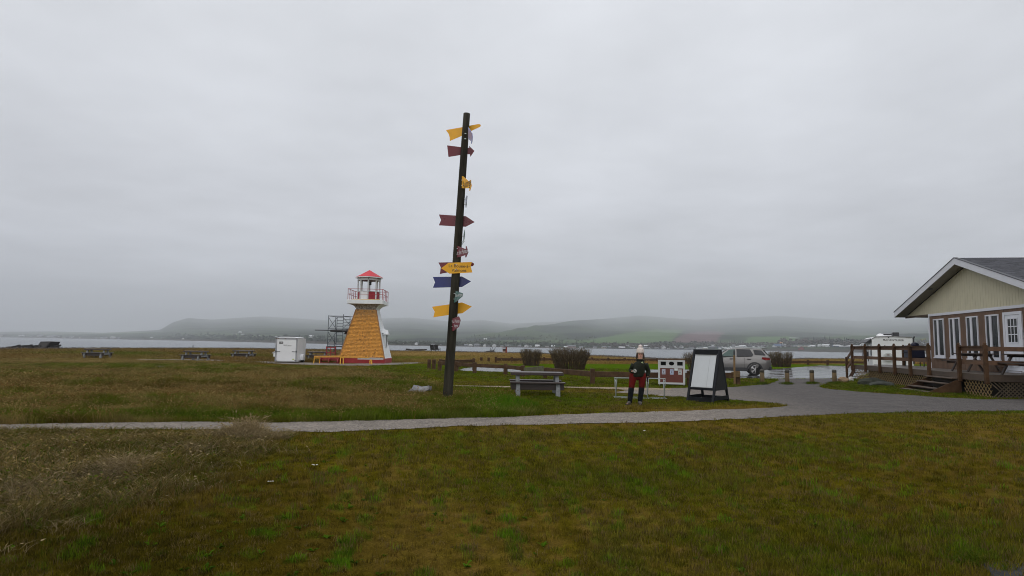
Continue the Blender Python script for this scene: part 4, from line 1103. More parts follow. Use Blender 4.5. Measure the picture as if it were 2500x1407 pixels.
    for an, to in ((ankL, toeL), (ankR, toeR)):
        heel = Vector((an.x + (an.x - to.x) * .25, an.y - (to.y - an.y) * .35, .05)); tt = Vector((to.x, to.y, .035))
        bt = skin('boot', [an + Vector((0, 0, .04)), Vector((an.x, an.y, .065)), heel, Vector((an.x, an.y, .05)).lerp(tt, .6) + Vector((0, 0, .012)), tt], [(0, 1), (1, 2), (1, 3), (3, 4)], [.058, .06, .045, .052, .04], mb, o)
        q = MB(); d = (tt - heel); d.z = 0; q.beam(Vector((heel.x, heel.y, .012)) - d.normalized() * .04, Vector((tt.x, tt.y, .012)) + d.normalized() * .045, .085, .026); q.build('sole', M_BLACK, bt)
    # hat with bobble
    hc = L(1563.2, 861.5, .0)
    mh = mat('cream knit', (.66, .58, .53), .9, .12, 30, .8, 90)
    q = MB(); q.lathe([(.097, -.015), (.108, -.01), (.110, .03), (.106, .045), (.105, .06), (.102, .09), (.090, .122), (.062, .145), (.0, .155)], 20, hc, sy=1.1)
    hat = q.build('bobble_hat', mh, o, True)
    q = MB(); q.ico(L(1563.5, 846.5, .0), .058, 3, .25, (1, 1, .95), 3, freq=4); q.build('bobble', mat('cream wool', (.70, .60, .57), .95, .1, 40, .8, 120), hat, True)
    # hair, eyes, nose, mouth
    mhair = mat('brown hair', (.045, .03, .02), .6, .3)
    q = MB()
    for s in (-1, 1):
        q.tube([head + Vector((s * .083, .0, .05)), head + Vector((s * .096, -.005, -.01)), head + Vector((s * .098, -.01, -.07)), head + Vector((s * .105, -.015, -.115))], [.02, .028, .027, .012], 8)
    q.build('hair', mhair, o, True)
    q = MB(); 
    q.hexa([(head.x - .014, -.092, head.z - .012), (head.x + .014, -.092, head.z - .012), (head.x + .012, -.07, head.z - .012), (head.x - .012, -.07, head.z - .012), (head.x - .007, -.085, head.z + .03), (head.x + .007, -.085, head.z + .03), (head.x + .007, -.07, head.z + .03), (head.x - .007, -.07, head.z + .03)]); q.build('nose', M_SKIN, o, True)
    q = MB()
    for s in (-1, 1): q.ico((head.x + s * .031, -.080, head.z + .024), .013, 2, sc=(1.2, .6, .7))
    q.build('eyes', mat('eye shade', (.03, .02, .018), .3), o)
    q = MB(); q.ico((head.x, -.081, head.z - .038), .02, 2, sc=(1.1, .4, .28)); q.build('mouth', mat('lips', (.30, .09, .085), .5), o)
    # gloved hands, five fingers each
    def hand(name, wr, fwd, side, m, curl):
        fwd = fwd.normalized(); side = (side - fwd * side.dot(fwd)).normalized(); up = fwd.cross(side)
        J = [wr, wr + fwd * .04, wr + fwd * .075]; Ed = [(0, 1), (1, 2)]; Rr = [.026, (.036, .022), (.036, .02)]
        hd = skin(name, J, Ed, Rr, m, o, 1)
        for i, (off, ln) in enumerate(((-.028, .062), (-.009, .074), (.011, .070), (.029, .054))):
            b0 = wr + fwd * .075 + side * off
            p1 = b0 + fwd * ln * .45 - up * curl * .012; p2 = p1 + fwd * ln * .25 - up * curl * ln * .38; p3 = p2 - fwd * ln * .12 * curl - up * curl * ln * .3
            q = MB(); q.tube([b0 - fwd * .02, p1, p2, p3], [.0105, .0105, .010, .008], 6); q.build('finger', m, hd, True)
        t0 = wr + fwd * .03 + side * -.03
        q = MB(); q.tube([t0, t0 - side * .028 + fwd * .02 - up * .01, t0 - side * .03 + fwd * .055 - up * .022, t0 - side * .018 + fwd * .075 - up * .03], [.014, .0125, .011, .009], 6); q.build('thumb', m, hd, True)
        return hd
    mg = mat('black and white glove', (.02, .02, .02), .7, .1, 26, detail=1, col2=(.75, .74, .68))
    h1 = hand('glove', wrL + Vector((.0, .0, .0)), Vector((.85, -.35, -.05)), Vector((0, -.3, -1)), mg, .9); h1['label'] = 'black and white patterned glove held before the belly'
    hand('glove', wrR + Vector((.003, 0, -.0)), Vector((-.25, -.12, -1)), Vector((0, -1, 0)), M_BLK, .6)
person()

# ------------------------------------------------------------------ bike rack
M_RACK = mat('dull galvanised tube', (.30, .33, .32), .45, .15, 20, metal=.4)
def rack():
    a = G(1502, 974); b = G(1627, 975.5); b.y = a.y; 
    o = thing('bike_rack', 'low galvanised bike rack behind the person', 'bike rack', (a.x, a.y, 0))
    L = b.x - a.x; H = .64
    def tube(n, pts, r=.016):
        q = MB(); q.tube(pts, r, 7); q.build(n, M_RACK, o, True)
    q = MB(); q.box((L / 2, .18, H), (L, .035, .03)); q.build('top_rail', M_RACK, o, bevel=.008)
    for y in (0, .38):
        q = MB(); q.box((L / 2, y, .03), (L, .03, .025)); q.build('base_rail', M_RACK, o, bevel=.006)
    for i, x in enumerate((.015, .50, 1.02, 1.55)):
        x = min(x, L - .03)
        tube('upright', [(x, .0, .04), (x, .10, .35), (x, .16, H - .02)], .012)
        tube('upright', [(x + .07, .38, .04), (x + .07, .27, .35), (x + .07, .2, H - .02)], .012)
        tube('hook', [(x, .12, H - .05), (x - .02, -.12, H - .06), (x - .025, -.2, H - .12), (x - .02, -.19, H - .19), (x, -.1, H - .2)], .010)
    for x in (.02, L - .02):
        q = MB(); q.box((x, .19, .03), (.03, .34, .025)); q.build('base_tie', M_RACK, o)
rack()

# ------------------------------------------------------------------ recycling bin
def rbin():
    a = G(1607, 941.5); b = G(1669.5, 942.5)
    D = (a.y + b.y) / 2; k = D / F
    o = thing('recycling_bin', 'grey recycling bin with red brown front and three openings', 'recycling bin', (a.x, D, 0), math.radians(-13))
    Wd = 63 * k
    mgry = mat('grey white bin paint', (.46, .47, .47), .45, .06, 3); mbr = mat('red brown panel', (.115, .026, .016), .55, .12, 4); mk = mat('bin dark inside', (.006, .006, .006), .9, .1, spec=.05)
    def bx(n, x0, x1, y0, y1, m, d0=0., d1=.6, par=None, bev=.0):
        q = MB(); q.box2((x0 * k, d0, (941.8 - y1) * k), (x1 * k, d1, (941.8 - y0) * k)); return q.build(n, m, par or o, bevel=bev)
    bx('cabinet', .6, 62.4, 880.8, 937.5, mgry, .03, .62)
    fr = [(0, 63, 880.2, 883.6), (0, 63, 893.6, 899.6), (0, 63, 933.6, 938), (0, 4.6, 883.6, 893.6), (0, 4.6, 899.6, 933.6), (58.2, 63, 883.6, 893.6), (58.2, 63, 899.6, 933.6)]
    q = MB()
    for x0, x1, y0, y1 in fr: q.box2((x0 * k, -.012, (941.8 - y1) * k), (x1 * k, .03, (941.8 - y0) * k))
    q.build('frame', mgry, o)
    bx('front_panel', 4.6, 58.2, 899.6, 933.6, mbr, .004, .029)
    bx('upper_panel', 4.6, 58.2, 883.6, 893.6, mgry, .002, .029)
    bx('opening', 6.2, 18.4, 884.2, 893, mk, -.006, .028); bx('opening', 44.8, 57.4, 884, 892.8, mk, -.006, .028)
    q = MB(); q.lathe([(0, 0), (6.3 * k, 0), (6.3 * k, .03), (0, .03)], 24, sy=.72); e = q.build('opening', mk, o); e.location = (31.5 * k, .02, (941.8 - 888.4) * k); e.rotation_euler = (math.pi / 2, 0, 0)
    for x0, y0, c in ((8.8, 902.4, (.42, .42, .50)), (27.8, 902.4, (.40, .46, .60)), (47, 902.2, (.48, .48, .46))):
        lb = bx('label', x0, x0 + 8.4, y0, y0 + 12.4, mat('label %.2f' % c[2], c, .5, .1, 30), -.001, .006)
        q = MB(); q.box2(((x0 + .6) * k, -.0035, (941.8 - y0 - 2.6) * k), ((x0 + 7.8) * k, -.0015, (941.8 - y0 - 2.0) * k)); q.box2(((x0 + .6) * k, -.0035, (941.8 - y0 - 11) * k), ((x0 + 7.8) * k, -.0015, (941.8 - y0 - 10.2) * k)); 
        q.box2(((x0 + 2.4) * k, -.0035, (941.8 - y0 - 8) * k), ((x0 + 5.6) * k, -.0015, (941.8 - y0 - 5) * k))
        q.build('pictogram', mat('pictogram grey', (.12, .13, .16), .5), lb)
    e = bx('notice', 38, 46, 899.9, 905, mat('white notice', (.60, .63, .62), .6), -.016, -.0125); e['label'] = 'small white notice'
    for x in (2.2, 59.4):
        bx('foot', x, x + 2.4, 937.6, 942, mgry, .05, .12); bx('foot', x, x + 2.4, 937.6, 942, mgry, .50, .57)
rbin()

# ------------------------------------------------------------------ black A-frame board
def aboard():
    yw = math.radians(40)
    fr = G(1743, 985.5)
    ux = Vector((math.cos(yw), -math.sin(yw), 0)); uy = Vector((math.sin(yw), math.cos(yw), 0))
    o = thing('sandwich_board', 'large black wooden sandwich board with a blank white sheet', 'sign board', (fr.x, fr.y, 0), -yw)
    # local: x along the front edge (0 at the near right foot, negative to the left), y towards the back feet
    W, T, H = .86, 1.22, 1.555
    mk = mat('black stained wood', (.008, .010, .013), .55, .3, 5, .2, 40, spec=.2)
    ym = T / 2
    def pt(x, side, z):   # point on the leaning face
        y = (ym - .03) * z / H
        return Vector((x, y if side == 0 else T - y, z))
    for s in (0, 1):
        for x in (-.035, -W + .035):
            q = MB(); q.beam(pt(x, s, -.02), pt(x, s, H), .075, .06, (1, 0, 0)) ; 
            q.build('leg', mk, o, bevel=.004)
        for z, h in ((.40, .075), (H - .06, .11)):
            q = MB(); q.beam(pt(-W + .07, s, z), pt(-.07, s, z), .055, h, (0, 0, 1)); q.build('rail', mk, o, bevel=.004)
        q = MB(); q.beam(pt(-W + .07, s, .085), pt(-.07, s, .085), .04, .13); q.build('foot_rail', mk, o)
        nrm = Vector((0, -1 if s == 0 else 1, 0))
        pl = [pt(-W + .07, s, .44), pt(-.07, s, .44), pt(-.07, s, H - .12), pt(-W + .07, s, H - .12)]
        q = MB(); q.prism(pl, Vector((0, .015 if s == 0 else -.015, 0))); bk = q.build('backing_board', mk, o)
        if s == 0:
            pl = [pt(-W + .085, s, .455) + Vector((0, -.022, 0)), pt(-.10, s, .455) + Vector((0, -.022, 0)), pt(-.10, s, H - .15) + Vector((0, -.022, 0)), pt(-W + .085, s, H - .15) + Vector((0, -.022, 0))]
            q = MB(); q.prism(pl, Vector((0, .006, 0))); sh = q.build('sheet', mat('blank white sheet', (.44, .465, .48), .35, .04, 2), o); sh['label'] = 'blank pale sheet under clear cover'
            q = MB(); a = pt(-W * .34, s, .46); b = pt(-W * .34, s, H - .16); q.beam(a + Vector((0, -.024, 0)), b + Vector((0, -.024, 0)), .004, .003, (1, 0, 0)); q.build('seam', mat('seam', (.22, .23, .24), .5), sh)
            q = MB()
            for z in (.448, H - .143): q.beam(pt(-W + .08, s, z) + Vector((0, -.03, 0)), pt(-.095, s, z) + Vector((0, -.03, 0)), .012, .018)
            q.build('snap_frame', mat('silver snap frame', (.5, .52, .53), .35, .08, metal=.5), o)
    # dark cloth sides between the two faces, and the floor ties
    for x in (-.01, -W + .01):
        q = MB(); q.prism([pt(x, 0, .36), pt(x, 1, .36), pt(x, 1, H - .03), pt(x, 0, H - .03)], (-.012 if x > -.5 else .012, 0, 0)); q.build('side_panel', mat('black inner board', (.006, .007, .008), .8, .2), o)
        q = MB(); q.beam((x, .05, .13), (x, T - .05, .13), .03, .11); q.build('tie', mk, o)
    q = MB(); q.box((-W / 2, ym, H + .005), (W, .13, .05)); q.build('cap', mk, o, bevel=.005)
    # the scrubbed legs read wider from the front
aboard()

# ------------------------------------------------------------------ silver SUV
def suv():
    g = G(1843, 917)
    yw = math.radians(-17)
    o = thing('parked_car', 'silver SUV parked behind the black sign board, its tail to the right', 'car', (g.x, g.y, 0), yw)
    # local x: 0 at rear axle, forward is -x; left side of the car at y = 0 (nearest), width towards +y
    mp = mat('silver paint', (.20, .194, .188), .3, .03, 2, metal=.55, rvar=.04); mk = mat('grey black cladding', (.025, .026, .028), .6, .1)
    Wd = 1.86; hw_ = Wd / 2
    wb = 2.75
    # lower body profile stations: x, z bottom, z belt, half width at belt
    st = [(-3.66, .42, .78, .62), (-3.60, .34, .92, .78), (-3.3, .28, 1.00, .88), (-2.75, .26, 1.06, .92), (-2.2, .26, 1.08, .93), (-1.2, .26, 1.10, .93), (-.4, .26, 1.13, .93), (.2, .28, 1.16, .925), (.62, .34, 1.17, .90), (.86, .42, 1.14, .85), (.95, .48, 1.02, .80)]
    q = MB(); rings = []
    for x, zb, zt, h in st:
        r = [(x, hw_ - h * .93, zb), (x, hw_ - h, zb + .16), (x, hw_ - h * 1.005, (zb + zt) / 2), (x, hw_ - h * .985, zt - .06), (x, hw_ - h * .93, zt)]
        rings.append(r + [(a, Wd - b, c) for a, b, c in r[::-1]])
    n = 10; vs = [p for r in rings for p in r]; fs = []
    for i in range(len(rings) - 1):
        for k in range(n):
            a, b = i * n + k, i * n + (k + 1) % n
            fs.append((a, a + n, b + n, b))
    fs.append(tuple(range(n))); fs.append(tuple(range((len(rings) - 1) * n + n - 1, (len(rings) - 1) * n - 1, -1)))
    q.add(vs, fs)
    # greenhouse
    gs = [(-2.35, 1.07, .80), (-1.55, 1.60, .66), (-1.0, 1.68, .655), (-.2, 1.69, .655), (.5, 1.64, .63), (.86, 1.14, .74)]
    bz = [1.06, 1.08, 1.09, 1.12, 1.15, 1.12]
    rings = []
    for (x, zt, h), zb in zip(gs, bz):
        hb = .90 if x > -2.3 else .84
        r = [(x, hw_ - hb, zb - .03), (x, hw_ - hb + (hb - h) * .75, zb + (zt - zb) * .8), (x, hw_ - h + .03, zt - .015), (x, hw_ - h * .6, zt + .012 * (x > -2.3))]
        rings.append(r + [(a, Wd - b, c) for a, b, c in r[::-1]])
    n = 8; vs = [p for r in rings for p in r]; fs = []
    for i in range(len(rings) - 1):
        for k in range(n):
            a, b = i * n + k, i * n + (k + 1) % n
            fs.append((a, a + n, b + n, b))
    fs.append(tuple(range(n))); fs.append(tuple(range((len(rings) - 1) * n + n - 1, (len(rings) - 1) * n - 1, -1)))
    q.add(vs, fs)
    body = q.build('body', mp, o, True)
    bm = bmesh.new(); bm.from_mesh(body.data); bmesh.ops.recalc_face_normals(bm, faces=bm.faces); bm.to_mesh(body.data); bm.free()
    md = body.modifiers.new('edge', 'EDGE_SPLIT'); md.split_angle = math.radians(38)
    def sidept(x, z, off=.034):      # on the leaning glass side
        t = max(0, (z - 1.11) / (1.66 - 1.11)); h = .90 + (.66 - .90) * t
        return Vector((x, hw_ - h - off, z))
    def pane(n, pts, m):
        for s in (0, 1):
            pl = [sidept(x, z) for x, z in pts]
            if s: pl = [Vector((p.x, Wd - p.y, p.z)) for p in pl]
            q = MB(); q.prism(pl, (0, .02 if not s else -.02, 0)); q.build(n, m, o)
    mg2 = mat('greenish car glass', (.05, .09, .08), .06, .1, rvar=.02, spec=.4)
    pane('side_window', [(-2.02, 1.14), (-1.12, 1.15), (-1.12, 1.60), (-1.48, 1.56)], mg2)
    pane('side_window', [(-1.04, 1.15), (-.16, 1.17), (-.06, 1.27), (-.24, 1.60), (-1.04, 1.61)], M_GLASS)
    pane('side_window', [(.02, 1.30), (.66, 1.26), (.42, 1.55), (-.06, 1.58)], M_GLASS)
    q = MB(); q.add([(-2.30, .20, 1.12), (-2.30, Wd - .20, 1.12), (-1.58, Wd - .32, 1.585), (-1.58, .32, 1.585)], [(0, 3, 2, 1)]); w_ = q.build('windscreen', M_GLASS, o); w_.location = (-.02, 0, .012)
    q = MB(); q.add([(.80, .26, 1.22), (.80, Wd - .26, 1.22), (.54, Wd - .36, 1.58), (.54, .36, 1.58)], [(0, 1, 2, 3)]); w_ = q.build('rear_window', M_GLASS, o); w_.location = (.035, 0, .012)
    q = MB(); q.box((.62, hw_, 1.665), (.28, 1.16, .03), ry=.12); q.build('spoiler', mp, o)
    for y in (.22, Wd - .22):
        q = MB(); q.tube([(-1.35, y + .1 * (1 if y < 1 else -1), 1.68), (-1.2, y + .1 * (1 if y < 1 else -1), 1.725), (.25, y + .1 * (1 if y < 1 else -1), 1.73), (.42, y + .1 * (1 if y < 1 else -1), 1.67)], .018, 6); q.build('roof_rail', MATS['galvanised steel'], o)
    # lights, bumper, arches, handles, mirror
    mr = mat('red tail lens', (.20, .008, .008), .2, .1)
    for s in (0, 1):
        y = lambda v: v if not s else Wd - v
        q = MB(); pl = [Vector((.42, y(.005), 1.02)), Vector((.46, y(.0), 1.13)), Vector((.86, y(.06), 1.12)), Vector((.93, y(.10), .98)), Vector((.66, y(.03), .94))]; 
        vs = pl + [Vector((p.x - .03, p.y + (.10 if not s else -.10), p.z)) for p in pl]
        q.add(vs, [(0, 1, 2, 3, 4), (9, 8, 7, 6, 5)] + [(i, i + 5, (i + 1) % 5 + 5, (i + 1) % 5) for i in range(5)]); q.build('tail_light', mr, o)
        for x in (0, -wb):
            arc = [(x + .47 * math.cos(t), .36 + .46 * math.sin(t)) for t in np.linspace(-.15, math.pi + .15, 15)] 
            arc2 = [(x + .385 * math.cos(t), .36 + .375 * math.sin(t)) for t in np.linspace(math.pi + .15, -.15, 15)]
            q = MB(); q.prism([(a, y(.012), b) for a, b in arc + arc2], (0, -.03 if not s else .03, 0)); q.build('wheel_arch', mk, o)
            q = MB(); q.lathe([(0, 0), (.39, 0), (.39, .10), (0, .10)], 20); e = q.build('arch_liner', mat('liner', (.006, .006, .006), .9), o); e.rotation_euler = (math.pi / 2, 0, 0); e.location = (x, y(.004) + (.1 if not s else -.0), .37)
            wl = bpy.data.objects.new('wheel', None); COL.objects.link(wl); wl.parent = o; wl.location = (x, y(.10), .36); wl.rotation_euler = (math.pi / 2 * (1 if not s else -1), 0, .2)
            q = MB(); q.lathe([(.245, -.10), (.33, -.115), (.36, -.08), (.365, 0), (.36, .08), (.33, .115), (.245, .10)], 28); q.build('tyre', M_BLACK, wl, True)
            q = MB(); q.lathe([(.24, .03), (.255, .105), (.24, .11), (.22, .04)], 24)
            for k in range(5):
                a = k * 2 * math.pi / 5
                for da in (-.13, .13):
                    q.beam((.05 * math.cos(a), .05 * math.sin(a), .095), (.235 * math.cos(a + da), .235 * math.sin(a + da), .085), .045, .03)
            q.lathe([(0, .07), (.07, .07), (.06, .115), (0, .12)], 14)
            q.build('rim', mat('bright alloy', (.62, .62, .63), .25, .05, metal=.7), wl)
            q = MB(); q.lathe([(0, -.02), (.24, -.02), (.24, .03), (0, .03)], 20); q.build('brake_disc', mat('liner2', (.012, .012, .013), .7), wl)
        q = MB(); q.box((-1.38, y(.0), .36), (1.95, .07, .22)); q.build('sill', mk, o, bevel=.02)
        for x in (-.32, -1.35):
            q = MB(); q.box((x, y(-.012), 1.0), (.22, .05, .035)); q.build('door_handle', mk, o, bevel=.008)
        q = MB(); q.box((-1.95, y(-.10), 1.16), (.14, .22, .15)); q.build('mirror', mk, o, bevel=.03)
        for x in (-.58, -1.09, -2.05):
            q = MB(); q.box((x, y(.0), .74), (.012, .012, .68)); q.build('door_gap', mk, o)
    q = MB(); q.box((.90, hw_, .46), (.20, 1.68, .26)); q.build('rear_bumper', mk, o, bevel=.04)
    q = MB(); q.box((.90, hw_, .72), (.18, 1.60, .15)); q.build('rear_bumper', mp, o, bevel=.04)
    q = MB(); q.box((.945, hw_, .92), (.02, .5, .14)); q.build('number_plate', M_WHITE, o)
    q = MB(); q.box((-3.62, hw_, .55), (.12, 1.3, .3)); q.build('grille', mk, o, bevel=.03)
suv()

# ------------------------------------------------------------------ boulders and stones
def rock(name, label, px, py, wpx, hpx, seed, m, sc=(1, .8, 1), sink=.25, sub=3, amp=.55, group=None, rz=0., flat=False):
    g = G(px, py); k = g.y / F; Wd, H = wpx * k, hpx * k
    bm = bmesh.new(); bmesh.ops.create_icosphere(bm, subdivisions=sub, radius=1)
    for v in bm.verts:
        n = v.co.copy()
        for j in range(7):
            R = random.Random(seed * 31 + j); d = Vector((R.gauss(0, 1), R.gauss(0, 1), R.gauss(0, 1))).normalized(); t = R.uniform(.55, .85)
            e = n.dot(d) - t
            if e > 0: n -= d * e * .85
        n *= 1 + amp * .25 * noise.noise(v.co * 2.2 + Vector((seed, 0, 0)))
        v.co = Vector((n.x * Wd / 2 * 1.2 * sc[0], n.y * Wd / 2 * sc[1], (n.z + sink) * H / (1.6) * sc[2]))
    me = bpy.data.meshes.new(name); bm.to_mesh(me); bm.free()
    o = link(name, me, m); o.location = (g.x, g.y + Wd * .3, 0); o.rotation_euler = (0, 0, rz)
    return tag(o, label, 'boulder', group)
M_R1 = mat('pale boulder', (.20, .20, .205), .9, .3, 4, .7, 14); M_R2 = mat('grey green boulder', (.042, .045, .036), .9, .45, 4, .9, 9, spec=.05); M_R3 = mat('tan boulder', (.24, .165, .10), .9, .25, 4, .6, 14)
def slabrock():
    g = G(1018, 964); k = (g.y + .2) / F
    o_ = [(988, 961.5), (1003, 950), (1010, 940.5), (1030, 943.5), (1048, 941.5), (1046, 950), (1038, 954), (1033, 964), (1020, 963), (1006, 962)]
    pl = [P(a, b, g.y + .1 + (963 - b) * .012) for a, b in o_]
    bm = bmesh.new()
    q = MB(); c0 = Vector((g.x, g.y, 0))
    q.prism([p - c0 for p in pl], (.05, .38, -.06))
    me = q.mesh('boulder'); bm.from_mesh(me)
    bmesh.ops.subdivide_edges(bm, edges=bm.edges, cuts=3, use_grid_fill=True)
    for v in bm.verts: v.co += Vector((noise.noise(v.co * 6), noise.noise(v.co * 6 + Vector((9, 0, 0))), noise.noise(v.co * 6 + Vector((0, 9, 0))))) * .025
    bm.to_mesh(me); bm.free()
    o = link('boulder', me, M_R1); o.location = c0
    tag(o, 'pale grey angular boulder in the tall grass left of the signpost', 'boulder')
slabrock()
rock('boulder', 'tan rounded boulder at the far corner of the deck, beside a bollard', 2062, 934, 26, 17, 3, M_R3, sub=3)
rock('boulder', 'small white stone wedged between tan boulder and deck corner', 2079, 930, 12, 13, 5, mat('white stone', (.42, .40, .38), .9, .15))
rock('boulder', 'dark wedge-shaped boulder against the lattice under the deck', 2139, 941, 66, 24, 8, M_R2, (1, .6, 1), .15)
rock('boulder', 'flat grey boulder in the grass before the lattice', 2165, 944, 56, 16, 12, mat('grey boulder', (.058, .062, .055), .9, .45, 4, .9, 9, spec=.05), (1, .6, 1), .2)
def slab():
    pts = [(2392, 1378), (2420, 1372), (2520, 1374), (2560, 1440), (2445, 1440)]
    pl = [G(a, b) for a, b in pts]; c0 = pl[0].copy()
    q = MB(); q.prism([p - c0 + Vector((0, 0, -.05)) for p in pl], (0, 0, .075)); o = q.build('stone_slab', mat('slate slab', (.045, .046, .048), .8, .35, 5, .6, 20, spec=.04), None, bevel=.015); o.location = c0
    tag(o, 'flat dark stone slab in the grass at the lower right corner', 'stone')
slab()
for px, py, w_, lab in ((1573, 1059, 8, 'white shell-like scrap on the lawn below the person'), (762, 1146, 15, 'thin white scrap lying in the worn lawn, longer of the two at left'), (655, 1188, 13, 'broken white scrap in the mossy grass at left')):
    g = G(px, py); q = MB(); k = g.y / F
    for i in range(3 if w_ > 9 else 1):
        q.ico((i * w_ * k * .36, RND.uniform(-.02, .02), .045), w_ * k * .22 if w_ > 9 else w_ * k * .45, 1, .4, (1, .6, .35), px + i)
    o = q.build('white_scrap', mat('white scrap', (.55, .55, .53), .6, .1)); o.location = (g.x, g.y, .012); tag(o, lab, 'litter')
# ------------------------------------------------------------------ the house and its deck
HA = Vector((-.17, -.985, 0)).normalized(); HB = Vector((.985, -.17, 0)).normalized(); HO = Vector((21.3, 31.5, 0))
ROT = math.atan2(HB.y, HB.x)          # local x = into the house, local y = away along the wall (-HA)
def wallpt(px, py, off=0.0):
    p = on_plane(px, py, HO + HB * off, HB) - HO
    return -p.dot(HA), p.z                # local y (0 at the far corner, negative towards us), z
ZD = .84
def house():
    o = thing('house', 'cream and brown gabled house with white windows and dark shingle roof', 'house', HO, ROT)
    M_SID = mat('cream siding', (.50, .465, .335), .6, .06, 2); M_BRN = mat('brown panel siding', (.120, .070, .043), .75, .25, 3, .2, 30, stretch=(1, 1, .3)); M_TRIM = mat('white trim', (.60, .61, .66), .45, .05, 2)
    M_SOF = mat('grey soffit', (.26, .245, .22), .7, .08, 3)
    yb, zb = wallpt(2267, 770.5); y9, z9 = wallpt(2361.6, 647); yl, zl = wallpt(2210, 771.5)
    half = abs(y9 - yl); zb2 = zb
    y_near = y9 - half
    z_ap = z9; z_eave = zb
    # structural box
    q = MB(); q.box2((.06, yb - 12.6, 0), (9, yb - .05, zb + .2)); q.build('wall_core', mat('wall core', (.1, .09, .08), .9), o)
    # brown boards, one by one
    bw = .305; y = yb - .09
    yd0 = wallpt(2449, 800)[0]
    while y > yb - 12.4:
        q = MB(); q.box2((0.0, y - bw + .012, .35), (.055, y, zb - .06)); e = q.build('siding_board', M_BRN, o)
        y -= bw
    # cream boards of the gable, cut to the slope
    sl = (z_ap - z_eave) / half
    bw = .20; y = yl
    def top(yy): return z_ap - abs(yy - y9) * sl
    while y > y_near:
        y2 = max(y - bw + .012, y_near)
        pl = [(0, y, zb + .06), (0, y, max(top(y), zb + .062))]
        if y > y9 > y2: pl.append((0, y9, z_ap))
        pl += [(0, y2, max(top(y2), zb + .062)), (0, y2, zb + .06)]
        q = MB(); q.prism(pl, (.045, 0, 0)); q.build('siding_board', M_SID, o)
        y -= bw
    q = MB(); q.prism([(.046, yl, zb), (.046, y9, z_ap), (.046, y_near, zb)], (.05, 0, 0)); q.build('gable_backing', mat('backing', (.14, .13, .09), .9), o)
    q = MB(); q.box2((-.03, yb - 12.4, zb - .06), (.05, yb, zb + .06)); q.build('band_board', M_TRIM, o)
    q = MB(); q.box2((-.025, yb - .10, .3), (.07, yb + .02, zb - .06)); q.build('corner_board', M_TRIM, o)
    q = MB(); q.box2((0, yb, zb - .04), (.06, yl, zb + .06)); q.build('soffit_edge', mat('brown soffit edge', (.075, .05, .035), .8), o)
    # windows: two lights each
    def win(x0, x1, ytop, ybot, xm, note=None, xm2=None):
        xc = (x0 + x1) / 2
        ya, zt = wallpt(x0, ytop); yb_, _ = wallpt(x1, ytop); _, z0 = wallpt(xc, ybot)
        ym, _ = wallpt(xm, 830)
        f = MB(); t = .055
        for a, b in ((ya, ya - t), (yb_ + t, yb_), (ym + .075, ym - .075)): f.box2((-.045, b, z0), (.02, a, zt))
        for a, b in ((z0, z0 + .11), (zt - t, zt)):
            f.box2((-.044, ym - .075 - 0, a), (.019, yb_ + t, b)); f.box2((-.044, ya - t, a), (.019, ym + .075, b))
        f.box2((-.075, yb_ - .03, z0 - .05), (.0, ya + .03, z0 + .0))
        w_ = f.build('window', M_TRIM, o)
        for a, b in ((ya - t, ym + .075), (ym - .075, yb_ + t)):
            g_ = MB(); g_.box2((-.012, b, z0 + .11), (-.004, a, zt - t)); g_.build('pane', M_GLASS, w_)
        if note:
            q = MB(); a, z1 = wallpt(2427.5, 795.5); b, z2 = wallpt(2436.5, 808.5); q.box2((-.018, b, z2), (-.0135, a, z1)); e = q.build('notice', mat('pale notice', (.42, .46, .48), .6), w_); e['label'] = 'pale notice taped inside the pane'
    win(2279.5, 2304.6, 780, 872.5, 2292.5)
    win(2318.0, 2343.6, 777.5, 873.5, 2331.5)
    win(2359.5, 2387.6, 773.8, 876, 2374.5)
    win(2406.5, 2438.5, 769.8, 879, 2422)
    # door
    ya, zt = wallpt(2449.5, 763.5); zs = ZD + .04
    yw = ya - 1.20
    q = MB(); q.box2((-.05, ya - .12, zs), (.03, ya, zt)); q.box2((-.05, yw, zs), (.03, yw + .12, zt)); q.box2((-.052, yw + .12, zt - .12), (.03, ya - .12, zt)); fr = q.build('door_frame', M_TRIM, o)
    q = MB(); q.box2((-.03, yw + .125, zs + .05), (.02, ya - .125, zt - .125)); dr = q.build('door', mat('white door', (.64, .66, .72), .4, .04, 2), o)
    yl0, zl1 = wallpt(2461.5, 778.8); yl1, _ = wallpt(2485.5, 778.8); _, zl0 = wallpt(2474, 836.5)
    q = MB(); q.box2((-.036, yl1, zl0), (-.031, yl0, zl1)); q.build('pane', M_GLASS, dr)
    q = MB()
    for i in range(4):
        yy = yl1 + (yl0 - yl1) * i / 3; q.box2((-.048, yy - .018, zl0 - .02), (-.036, yy + .018, zl1 + .02))
        zz = zl0 + (zl1 - zl0) * i / 3; q.box2((-.047, yl1 - .02, zz - .018), (-.037, yl0 + .02, zz + .018))
    q.build('glazing_bar', M_TRIM, dr)
    q = MB()
    for k in (0, 1):
        y0 = ya - .22 - k * .42; q.box2((-.036, y0 - .30, zs + .18), (-.031, y0, zs + .62))
    q.build('door_panel', mat('door recess', (.55, .57, .62), .45), dr)
    q = MB(); ys, z1 = wallpt(2492, 805); q.box2((-.038, ys - .22, z1 - .36), (-.032, ys, z1)); e = q.build('door_poster', mat('grey poster', (.25, .25, .27), .6, .4, 14), dr)
    q = MB(); q.box2((-.16, yw + .02, zs - .03), (-.0, ya - .02, zs + .03)); q.build('threshold', M_TRIM, o)
    # roof
    ov = .50; ex = .02; th = .13
    x0, x1 = -ov, 10.0
    hE = half + .05; zE = z_ap - hE * sl + .19; zA = z_ap + .19
    M_SHG = mat('asphalt shingle', (.060, .062, .072), .9, .3, 10, .5, 40, attr='Col')
